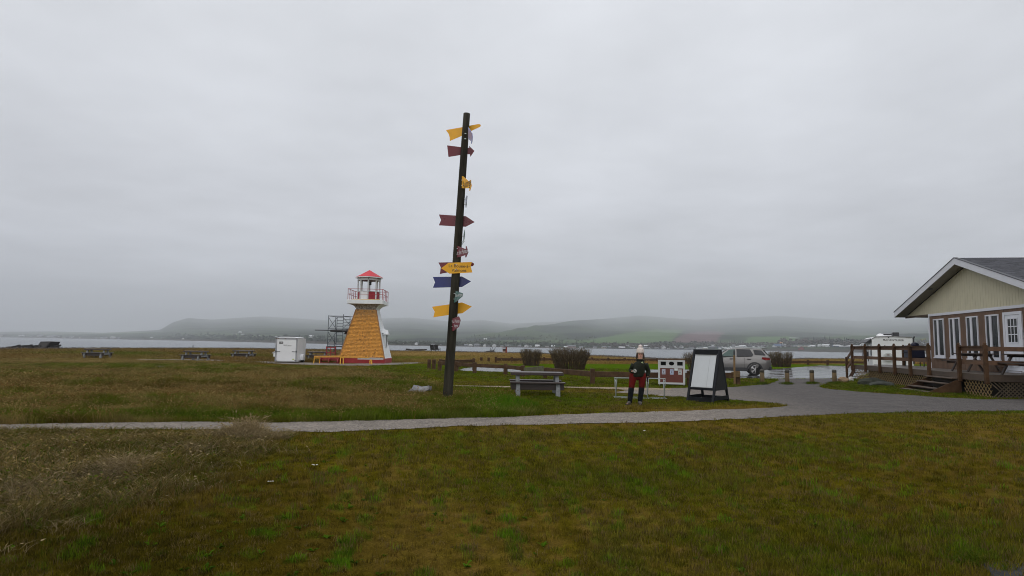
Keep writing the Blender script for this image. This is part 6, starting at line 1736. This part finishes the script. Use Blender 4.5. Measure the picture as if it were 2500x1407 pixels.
    row([(1454, 849, 9, 3.6), (1476, 850, 10, 5), (1490, 849, 7, 4, 'grey'), (1519, 850.5, 14, 4.5), (1536, 844.5, 20, 3.4, 'white', 'grey'), (1544, 850.5, 10, 4), (1578, 846, 10, 5, 'white', 'white'), (1573, 851, 13, 4), (1604, 852, 9, 4), (1620, 850, 9, 8, 'white', 'grey', 'gable'), (1638, 852, 7, 3.5), (1650, 848, 6, 4), (1664, 847, 8, 5), (1661, 852, 11, 4), (1676, 852.5, 7, 3.5), (1688, 852, 12, 4.4)], True, 'beside the harbour')
    row([(1703, 851, 6, 4), (1712, 851, 9, 5, 'white', 'grey'), (1722, 851, 9, 4.5), (1737, 849, 14, 6, 'dark', 'grey'), (1743, 844.5, 12, 4, 'grey', 'white'), (1757, 849, 10, 4, 'blue', 'grey'), (1790, 845, 10, 5, 'grey', 'grey'), (1812, 846, 14, 5, 'white', 'white'), (1831, 846, 10, 6, 'dark', 'dark'), (1840, 849, 6, 5, 'white', 'white', 'gable'), (1846, 846, 10, 5, 'grey', 'grey'), (1856, 846, 10, 4), (1865, 846, 13, 5, 'white', 'grey'), (1902, 845, 26, 6, 'white', 'blue', 'side', 'long building with blue roof on the far shore below an orange dome'), (1908, 840, 10, 6, 'cream', 'orange', 'gable', 'small house with an orange roof above the long blue roof'), (1916, 844, 7, 7, 'white', 'grey', 'gable'), (1925, 845, 14, 3.4)], True, 'behind the silver car')
    row([(1941, 844.5, 9, 4.5, 'grey', 'grey'), (1953, 845, 9, 4), (1967, 844.5, 8, 3.5), (1981, 845, 14, 4.5, 'white', 'white'), (1955, 853, 11, 7, 'red', 'dark', 'gable', 'dark red shed low by the water on the far shore'), (2002, 843.5, 10, 4.5), (2015, 844, 17, 6, 'white', 'white'), (2041, 844, 16, 4.5, 'blue', 'white'), (2054, 845, 8, 3), (2083, 845.5, 34, 3.6, 'white', 'white', 'side', 'long low white building with a pointed white gable at its right'), (2105, 844.5, 8, 9, 'white', 'white', 'gable', 'tall pointed white gable at the right end of a long low building'), (1938, 826.5, 22, 2.6, 'white', 'white', 'side', 'long white barn on the green slope above the village'), (2126, 840, 9, 4), (2252, 839, 12, 4), (2262, 842, 9, 5, 'grey')], True, 'left of the caravan')
    # boats in the little harbour, with masts
    mb = MATS['house white']
    hull = MB(); hull.hexa([(-.5, -.12, 0), (.38, -.14, 0), (.38, .14, 0), (-.5, .12, 0), (-.46, -.18, .22), (.62, -.02, .26), (.62, .02, .26), (-.46, .18, .22)]); hull = hull.mesh('hull'); hull.materials.append(mb)
    cab = MB(); cab.hexa([(-.3, -.1, .2), (.15, -.1, .2), (.15, .1, .2), (-.3, .1, .2), (-.25, -.08, .42), (.05, -.08, .42), (.05, .08, .42), (-.25, .08, .42)]); cab = cab.mesh('cabin'); cab.materials.append(mb)
    mst = MB(); mst.tube([(0, 0, .2), (0, 0, 2.0)], .012, 4); mst = mst.mesh('mast'); mst.materials.append(MATS['house white'])
    bs = [(1757, 852, 7, 0), (1764, 850, 9, 0), (1773, 851.5, 11, 0), (1779, 851, 8, 1), (1786.5, 852.5, 7, 0), (1784, 849, 8, 1), (1799, 852, 16, 0), (1802, 848.5, 10, 1), (1812, 851, 8, 0), (1820, 852, 10, 0), (1811, 849, 9, 1), (1822.5, 849.5, 8, 1), (1827, 853.5, 7, 0), (1522, 853, 10, 0), (1550, 853, 9, 0), (1587, 852.5, 8, 0), (1632, 853, 7, 0)]
    for i, (px, py, w_, mk) in enumerate(bs):
        p = far_place(px, py, True); k = p.y / F; s = w_ * k
        o = thing('boat', ('white sailing boat with bare mast, ' if mk else 'white motor boat with small cabin, ') + ords[i] + ' of the boats by the far village', 'boat', (p.x, p.y, max(p.z - .1, WATER)), RND.uniform(-.5, .5), 'white boats in the far harbour')
        for nm, me in (('hull', hull), ('cabin', cab)) + ((('mast', mst),) if mk else ()):
            c = bpy.data.objects.new(nm, me); COL.objects.link(c); c.parent = o; c.scale = (s, s, s * (1 if nm != 'mast' else .9 * 10 / w_))
    # breakwater
    for px0, px1, py in ((1480, 1600, 853.6), (1600, 1760, 854.2)):
        q = MB(); 
        for i in range(60):
            px = px0 + (px1 - px0) * RND.random(); r = float(shore_r(px)) - 6; az = math.atan2(px - W0 / 2, F)
            q.ico((r * math.tan(az), r, WATER + .4), RND.uniform(1.2, 2.6), 1, .3, (1.6, 1, .55), i)
        o = q.build('breakwater_rocks', mat('breakwater rock', (.05, .05, .052), .9)); tag(o, None, None, None, 'stuff')
village()

# ------------------------------------------------------------------ trees on the far shore
def far_trees():
    R = random.Random(4)
    def clump(q, p, w, h, n=7, conifer=False, col=None):
        if conifer:
            for j in range(4):
                z = h * (.15 + .22 * j); r = w * .5 * (1 - j * .22)
                q.lathe([(r, 0), (r * .55, h * .16), (r * .1, h * .34)], 6, (p.x, p.y, p.z + z), col=col, rot=R.random())
            return
        for j in range(n):
            a = R.random() * 6.28; rr = R.random() ** .5
            q.ico((p.x + w * .34 * rr * math.cos(a), p.y + w * .3 * rr * math.sin(a), p.z + h * R.uniform(.32, .82)), w * R.uniform(.16, .28), 1, .5, (1, 1, h / w * .75), R.randint(0, 999), col)
    q1, q2 = MB(), MB()
    def band(px0, px1, near, py_lo, py_hi, n, size, dark, cprob=.12):
        for i in range(n):
            px = R.uniform(px0, px1); py = R.uniform(py_lo, py_hi) + (px - (px0 + px1) / 2) * .0165
            p = far_place(px, py, near); k = p.y / F
            h = size * R.uniform(.6, 1.3) * k; k2 = R.uniform(.7, 1.3)
            c = tuple(Vector(dark) * k2)
            p.z -= .4
            if R.random() < cprob: clump(q2, p, h * .5, h * 1.25, conifer=True, col=tuple(Vector((.018, .028, .018)) * k2))
            else: clump(q1, p, h * R.uniform(.9, 1.6), h, 4, col=c)
    D1, D2, D3 = (.030, .038, .022), (.055, .062, .030), (.055, .045, .036)
    band(-100, 420, False, 821, 828, 260, 3.2, D1)
    band(420, 830, False, 822, 834, 420, 6.5, (.026, .036, .024), .2)
    band(940, 1140, False, 838, 844.5, 230, 6, D1, .2)
    band(1120, 1460, True, 838, 848, 330, 6, D1, .12)
    band(1120, 1460, True, 822, 842, 160, 5, D2, .1)
    band(1440, 1700, True, 843, 851, 260, 7, D3, .1)
    band(1590, 1690, True, 842, 848, 70, 9, D1, .1)
    band(1690, 1930, True, 841, 848, 230, 7, D3, .1)
    band(1690, 1800, True, 843, 847, 70, 6, D2, .0)
    band(1900, 2300, True, 836, 846, 330, 9, D3, .1)
    band(1900, 2300, True, 842, 850, 120, 4, D2, .05)
    band(2000, 2160, True, 838, 842, 60, 11, D1, .2)
    m = mat('far foliage', (1, 1, 1), .95, .3, .3, attr='Col')
    tag(q1.build('far_woods', m), None, None, None, 'stuff'); tag(q2.build('far_conifers', m), None, None, None, 'stuff')
    def tree(px, py, wpx, hpx, lab, conifer, col, name):
        p = far_place(px, py, True); k = p.y / F
        o = thing(name, lab, 'tree', (p.x, p.y, p.z - .2), 0, 'single trees among the far houses')
        q = MB(); z = Vector((0, 0, 0))
        if conifer:
            for j in range(6):
                zz = hpx * k * (.10 + .14 * j); r = wpx * k * .5 * (1 - j * .15); n = 9
                vs = []
                q.lathe([(r, 0), (r * .6, hpx * k * .10), (r * .12, hpx * k * .24)], 9, (0, 0, zz), col=tuple(Vector(col) * R.uniform(.8, 1.2)), rot=R.random())
        else:
            for j in range(16):
                a = R.random() * 6.28; rr = R.random() ** .5
                q.ico((wpx * k * .36 * rr * math.cos(a), wpx * k * .3 * rr * math.sin(a), hpx * k * R.uniform(.35, .88)), wpx * k * R.uniform(.12, .22), 1, .6, (1, 1, 1), j, tuple(Vector(col) * R.uniform(.7, 1.3)))
        q.build('crown', m, o)
        q = MB(); q.tube([(0, 0, -.5), (0, 0, hpx * k * .5)], [.35, .2], 6); q.build('trunk', mat('far trunk', (.05, .04, .03), .9), o)
    for a in ((2048, 844, 9, 18, 'dark conifer behind the white village houses, left of two close ones', True, (.02, .028, .024), 'conifer_tree'), (2056.5, 844, 8, 14, 'dark conifer behind the white village houses, right of two close ones', True, (.02, .028, .024), 'conifer_tree'),
              (2067, 844, 11, 19, 'tallest dark pointed conifer of the far village', True, (.018, .026, .022), 'conifer_tree'), (2102, 841, 10, 13, 'dark conifer right behind the tall pointed white gable', True, (.02, .028, .024), 'conifer_tree'),
              (2028, 852.5, 14, 22, 'dark square-topped tree at the water edge across the inlet', False, (.022, .028, .024), 'shore_tree'), (1988, 843, 10, 12, 'dark bushy tree above the village left of the square-topped tree', False, (.04, .038, .032), 'leafy_tree'),
              (2253, 839, 17, 12, 'yellow green leafy tree beside the house corner', False, (.13, .13, .03), 'leafy_tree')):
        tree(*a)
far_trees()
# ------------------------------------------------------------------ grass
def blades(n, rad, h0, h1, wd, bend, seed, heads=0.0, spread=1.0):
    R = np.random.RandomState(seed); vs = []; fs = []
    for i in range(n):
        a, r = R.rand() * 6.28, rad * math.sqrt(R.rand()); bx, by = r * math.cos(a), r * math.sin(a)
        h = R.uniform(h0, h1); th = R.rand() * 6.28; dx, dy = math.cos(th), math.sin(th)
        la = R.rand() * 6.28 if spread > .9 else a + R.normal() * .6
        b = bend * h * R.uniform(.3, 1.3); lx, ly = math.cos(la) * b, math.sin(la) * b
        w = wd * R.uniform(.7, 1.3) / 2; o = len(vs)
        vs += [(bx - dx * w, by - dy * w, -.01), (bx + dx * w, by + dy * w, -.01), (bx + lx * .35 + dx * w * .8, by + ly * .35 + dy * w * .8, h * .6), (bx + lx * .35 - dx * w * .8, by + ly * .35 - dy * w * .8, h * .6), (bx + lx, by + ly, h)]
        fs += [(o, o + 1, o + 2, o + 3), (o + 3, o + 2, o + 4)]
        if R.rand() < heads:
            t = Vector((bx + lx, by + ly, h)); o = len(vs); s = wd * 2.2
            vs += [(t.x - lx * .1, t.y - ly * .1, t.z - .05 * h), (t.x + dx * s, t.y + dy * s, t.z + .02 * h), (t.x + lx * .25, t.y + ly * .25, t.z + .10 * h), (t.x - dx * s, t.y - dy * s, t.z + .02 * h)]
            fs += [(o, o + 1, o + 2, o + 3)]
    me = bpy.data.meshes.new('grass_tuft'); me.from_pydata(vs, [], fs)
    return me
def grass_mat():
    m = bpy.data.materials.new('grass blades'); m.use_nodes = True; t = m.node_tree; b = t.nodes['Principled BSDF']
    a = N('ShaderNodeAttribute', t); a.attribute_type = 'INSTANCER'; a.attribute_name = 'tint'
    g = N('ShaderNodeTexCoord', t); sp = N('ShaderNodeSeparateXYZ', t)
    t.links.new(a.outputs['Color'], b.inputs['Base Color'])
    b.inputs['Roughness'].default_value = .9; b.inputs['Specular IOR Level'].default_value = .06
    tr = N('ShaderNodeBsdfTranslucent', t); t.links.new(a.outputs['Color'], tr.inputs['Color'])
    mx = N('ShaderNodeMixShader', t); mx.inputs[0].default_value = .25
    t.links.new(b.outputs[0], mx.inputs[1]); t.links.new(tr.outputs[0], mx.inputs[2])
    t.links.new(mx.outputs[0], t.nodes['Material Output'].inputs['Surface'])
    return m
M_GRASS = grass_mat()
def scatter(name, label, pos, scale, tint, variants):
    col = bpy.data.collections.new(name + '_tufts')
    for i, me in enumerate(variants):
        if not me.materials: me.materials.append(M_GRASS)
        ob = bpy.data.objects.new('tuft_%02d' % i, me); col.objects.link(ob)
    n = len(pos)
    me = bpy.data.meshes.new(name); me.vertices.add(n); me.vertices.foreach_set('co', np.asarray(pos, np.float32).ravel())
    def at(nm, ty, key, arr):
        a = me.attributes.new(nm, ty, 'POINT'); a.data.foreach_set(key, np.ascontiguousarray(arr).ravel())
    rot = np.zeros((n, 3), np.float32); rot[:, 2] = NP.rand(n) * 6.283; rot[:, 0] = NP.normal(0, .06, n); rot[:, 1] = NP.normal(0, .06, n)
    at('rot', 'FLOAT_VECTOR', 'vector', rot); at('sc', 'FLOAT_VECTOR', 'vector', scale.astype(np.float32))
    at('tint', 'FLOAT_COLOR', 'color', np.hstack([tint, np.ones((n, 1))]).astype(np.float32))
    at('vi', 'INT', 'value', NP.randint(0, len(variants), n).astype(np.int32))
    o = bpy.data.objects.new(name, me); COL.objects.link(o); tag(o, None, None, None, 'stuff')
    ng = bpy.data.node_groups.new(name + '_nodes', 'GeometryNodeTree')
    ng.interface.new_socket('Geometry', in_out='INPUT', socket_type='NodeSocketGeometry'); ng.interface.new_socket('Geometry', in_out='OUTPUT', socket_type='NodeSocketGeometry')
    gi = N('NodeGroupInput', ng); go = N('NodeGroupOutput', ng)
    ip = N('GeometryNodeInstanceOnPoints', ng); ci = N('GeometryNodeCollectionInfo', ng)
    ci.inputs['Collection'].default_value = col; ci.inputs['Separate Children'].default_value = True; ci.inputs['Reset Children'].default_value = True
    def na(nm, ty):
        q = N('GeometryNodeInputNamedAttribute', ng); q.data_type = ty; q.inputs['Name'].default_value = nm
        return next(s for s in q.outputs if s.enabled and s.name == 'Attribute')
    ng.links.new(gi.outputs[0], ip.inputs['Points']); ng.links.new(ci.outputs[0], ip.inputs['Instance'])
    ip.inputs['Pick Instance'].default_value = True
    ng.links.new(na('vi', 'INT'), ip.inputs['Instance Index']); ng.links.new(na('rot', 'FLOAT_VECTOR'), ip.inputs['Rotation']); ng.links.new(na('sc', 'FLOAT_VECTOR'), ip.inputs['Scale'])
    ng.links.new(ip.outputs[0], go.inputs[0])
    md = o.modifiers.new('scatter', 'NODES'); md.node_group = ng
    return o
def sample(n, d0, d1, lat=.95, seed=0):
    R = np.random.RandomState(seed)
    d = d0 * (d1 / d0) ** R.rand(n); x = (R.rand(n) * 2 - 1) * lat * d
    return x, d
OBST = []
def free(x, y):
    fx, fy = proj_np(x, y, np.zeros(x.shape))
    m = ~on_sheets(fx, fy)
    return m, fx, fy
def grass():
    # 1. mown lawn near the camera and round the table
    x, y = sample(125000, 3.6, 46, .92, 1)
    m, fx, fy = free(x, y)
    c, h, wm, wd, op = cover(x, y)
    u = NP.rand(len(x)); keep = m & ~op & (u > wm) & (u > wd)
    # less growth on worn ground: keep by greenness
    gr = c[:, 1] / (c[:, 0] + 1e-6)
    keep &= NP.rand(len(x)) < np.clip((gr - .66) * 3.4, .10, 1)
    x, y, c, h = x[keep], y[keep], c[keep], h[keep]
    d = np.hypot(x, y)
    n = len(x)
    s = np.clip((d / 7) ** .75, .75, 3.2) * NP.uniform(.7, 1.3, n)
    v = NP.uniform(.5, 1.75, (n, 1)); tint = c * v
    dry = NP.rand(n) < .16; tint[dry] = C_TAN * .7 * NP.uniform(.5, 1.1, (dry.sum(), 1))
    hh = h * NP.uniform(.7, 1.4, n) / .035
    sc = np.stack([s, s, np.clip(hh, .6, 3) * np.clip(s, .8, 1.3)], -1)
    lawn = [blades(14, .065, .012, .042, .0055, .75, 10 + i) for i in range(6)]
    scatter('lawn_grass', '', np.stack([x, y, terr(x, y)], -1), sc, np.clip(tint, .004, .6), lawn)
    # 2. tall meadow beyond the path
    x, y = sample(120000, 10.8, 62, .95, 2)
    m, fx, fy = free(x, y)
    c, h, wm, wd, op = cover(x, y)
    keep = m & (NP.rand(len(x)) < wm)
    x, y, c, h, fx, fy = x[keep], y[keep], c[keep], h[keep], fx[keep], fy[keep]
    n = len(x); d = np.hypot(x, y)
    s = np.clip((d / 14) ** .7, .9, 2.6)
    v = NP.uniform(.6, 1.45, (n, 1)); tint = c * v
    hh = h * NP.uniform(.65, 1.25, n) / .30
    green = (c[:, 1] > c[:, 0])
    sc = np.stack([s * NP.uniform(.8, 1.2, n), s * NP.uniform(.8, 1.2, n), hh], -1)
    mead = [blades(22, .16, .14, .32, .007, .55, 30 + i, .0) for i in range(5)]
    scatter('meadow_grass', '', np.stack([x, y, terr(x, y)], -1), sc, np.clip(tint, .004, .6), mead)
    # seed heads standing over the meadow
    k = NP.rand(n) < .24 * (~green) + .05
    x2, y2 = x[k] + NP.normal(0, .08, k.sum()), y[k] + NP.normal(0, .08, k.sum())
    n2 = len(x2); s2 = s[k] * NP.uniform(.7, 1.1, n2)
    t2 = np.where(NP.rand(n2, 1) < .6, C_TAN, C_RED * 1.2) * NP.uniform(.6, 1.3, (n2, 1))
    seed = [blades(9, .15, .24, .40, .0048, .5, 50 + i, .8) for i in range(4)]
    scatter('seed_heads', '', np.stack([x2, y2, terr(x2, y2)], -1), np.stack([s2, s2, hh[k] * NP.uniform(.95, 1.25, n2)], -1), np.clip(t2, .004, .6), seed)
    # 3. dry grass on the near left
    x, y = sample(60000, 3.4, 13.5, .95, 3)
    m, fx, fy = free(x, y)
    c, h, wm, wd, op = cover(x, y)
    keep = m & (NP.rand(len(x)) < wd * np.clip(.65 + .8 * fbm(x, y, .6, 33), .25, 1))
    x, y, c, h = x[keep], y[keep], c[keep], h[keep]; n = len(x); d = np.hypot(x, y)
    s = np.clip((d / 8) ** .6, .8, 1.4) * NP.uniform(.8, 1.2, n)
    tint = c * NP.uniform(.55, 1.5, (n, 1)); st = NP.rand(n) < .22; tint[st] = C_STRAW * NP.uniform(.4, 1.0, (st.sum(), 1)); gg = NP.rand(n) < .2; tint[gg] = C_GREEN * NP.uniform(.5, 1.0, (gg.sum(), 1))
    dryb = [blades(16, .11, .06, .22, .0066, 1.0, 70 + i, .08) for i in range(5)]
    hh = h / .15 * NP.uniform(.6, 1.3, n)
    scatter('dry_grass', '', np.stack([x, y, terr(x, y)], -1), np.stack([s, s, np.clip(hh, .4, 2)], -1), np.clip(tint, .004, .6), dryb)
    # 4. straw-pale clumps: by the path and at left, and bright tall tufts by the signpost
    P_, S_, T_ = [], [], []
    def clump(px, py, rx, ry, n, colr, hs, ongravel=False):
        for _ in range(n):
            a = NP.rand() * 6.28; r = math.sqrt(NP.rand())
            g = G(px + rx * r * math.cos(a), py + ry * r * math.sin(a))
            if hs > 0 and inpoly(np.array([px + rx * r * math.cos(a)]), np.array([py + ry * r * math.sin(a)]), GRAVEL)[0] and not ongravel and NP.rand() < .7: continue
            P_.append((g.x, g.y, 0)); q = NP.uniform(.8, 1.2); S_.append((q * 1.1, q * 1.1, hs * (1 - .45 * r) * NP.uniform(.75, 1.2))); T_.append(np.array(colr) * NP.uniform(.55, 1.25))
    clump(600, 1060, 42, 6, 70, C_STRAW * 1.0, 1.1); clump(590, 1070, 110, 8, 80, C_STRAW * .7, .6); clump(665, 1072, 30, 5, 30, C_STRAW * .8, .5)
    clump(300, 1150, 50, 12, 60, C_STRAW * .9, .75); clump(240, 1175, 110, 22, 70, C_STRAW * .5, .5); clump(40, 1215, 120, 34, 70, C_STRAW * .6, .6); clump(460, 1105, 60, 10, 40, C_STRAW * .6, .5); clump(160, 1085, 200, 10, 80, C_TAN * .7, .45); clump(400, 1078, 160, 8, 60, C_TAN * .8, .45)
    straw = [blades(20, .10, .14, .36, .0062, .7, 90 + i, .15) for i in range(5)]
    scatter('straw_clumps', '', np.array(P_), np.array(S_), np.clip(np.array(T_), .004, .6), straw)
    P_, S_, T_ = [], [], []
    clump(1235, 998, 75, 12, 260, C_BRIGHT * 1.0, 1.25); clump(1150, 995, 120, 12, 160, C_GREEN * 1.0, 1.1); clump(950, 1016, 420, 7, 240, C_GREEN * .85, .95); clump(350, 1022, 400, 6, 200, C_GREEN * .8, .9); clump(1000, 932, 50, 6, 60, C_GREEN * .8, .9)
    for px, py in ((1922, 938), (1982, 937), (2038, 937), (1861, 938)): clump(px, py, 15, 2.4, 60, C_GREEN * .8, .5, True)
    clump(2120, 946, 90, 5, 160, C_GREEN, .45); clump(2260, 958, 120, 6, 170, C_GREEN, .5); clump(2420, 963, 110, 6, 200, C_GREEN * .9, .6); clump(1330, 975, 50, 4, 50, C_GREEN, .4); clump(2060, 940, 40, 4, 60, C_GREEN, .35)
    clump(1800, 938, 50, 3, 60, C_GREEN, .4); clump(1110, 978, 30, 4, 30, C_OLIVE, 1.0); clump(1018, 962, 40, 4, 50, C_OLIVE, .8); clump(2380, 1372, 60, 6, 50, C_GREEN, .35)
    gt = [blades(20, .13, .16, .30, .006, .45, 110 + i) for i in range(5)]
    scatter('green_tufts', '', np.array(P_), np.array(S_), np.clip(np.array(T_), .004, .6), gt)
    # 5. shore meadow farther out, coarse
    x, y = sample(60000, 42, 150, .9, 5)
    m, fx, fy = free(x, y)
    c, h, wm, wd, op = cover(x, y)
    r = np.hypot(x, y); b = berm(np.arctan2(x, y))
    keep = m & op & (r < b - 10) & ~inpoly(fx, fy, [(826, 890), (960, 890), (960, 870), (826, 870)])
    x, y, c, h = x[keep], y[keep], c[keep], h[keep]; n = len(x); d = np.hypot(x, y)
    s = np.clip(d / 26, 1.6, 4.5); tint = c * NP.uniform(.7, 1.35, (n, 1))
    fine = [blades(16, .18, .10, .30, .010, .6, 130 + i, .15) for i in range(4)]
    scatter('shore_grass', '', np.stack([x, y, terr(x, y)], -1), np.stack([s, s, NP.uniform(.5, 1.2, n)], -1), np.clip(tint, .004, .6), fine)
    # broad-leaved weeds in the foreground
    P_, S_, T_ = [], [], []
    for _ in range(240):
        px, py = NP.uniform(0, 2500), NP.uniform(1075, 1407); g = G(px, py)
        if px > 900 and NP.rand() < .6: continue
        P_.append((g.x, g.y, 0)); q = NP.uniform(.5, 1.2); S_.append((q, q, q)); T_.append(C_BRIGHT * NP.uniform(.35, .9))
    def weed(seed):
        R = np.random.RandomState(seed); vs, fs = [], []
        for i in range(7):
            a = R.rand() * 6.28; l = R.uniform(.03, .06); w_ = .011; dx, dy = math.cos(a), math.sin(a); o = len(vs); u = R.uniform(.5, 1.2)
            vs += [(0, 0, 0), (dx * l * .5 - dy * w_, dy * l * .5 + dx * w_, l * .5 * u), (dx * l, dy * l, l * .55 * u), (dx * l * .5 + dy * w_, dy * l * .5 - dx * w_, l * .5 * u)]; fs.append((o, o + 3, o + 2, o + 1))
        me = bpy.data.meshes.new('weed'); me.from_pydata(vs, [], fs); return me
    scatter('lawn_weeds', '', np.array(P_), np.array(S_), np.array(T_), [weed(i) for i in range(3)])
grass()

# ------------------------------------------------------------------ the air
HAZE = 2.4e-4
def haze():
    q = MB(); q.box2((-9800, -700, -4.6), (9800, 9900, 560)); 
    m = bpy.data.materials.new('haze air'); m.use_nodes = True; t = m.node_tree; t.nodes.clear()
    ou = N('ShaderNodeOutputMaterial', t); v = N('ShaderNodeVolumePrincipled', t)
    v.inputs['Color'].default_value = (.95, .97, 1.0, 1); v.inputs['Density'].default_value = HAZE; v.inputs['Anisotropy'].default_value = 0.6
    t.links.new(v.outputs[0], ou.inputs['Volume'])
    tag(q.build('haze', m), None, None, None, 'stuff')
haze()
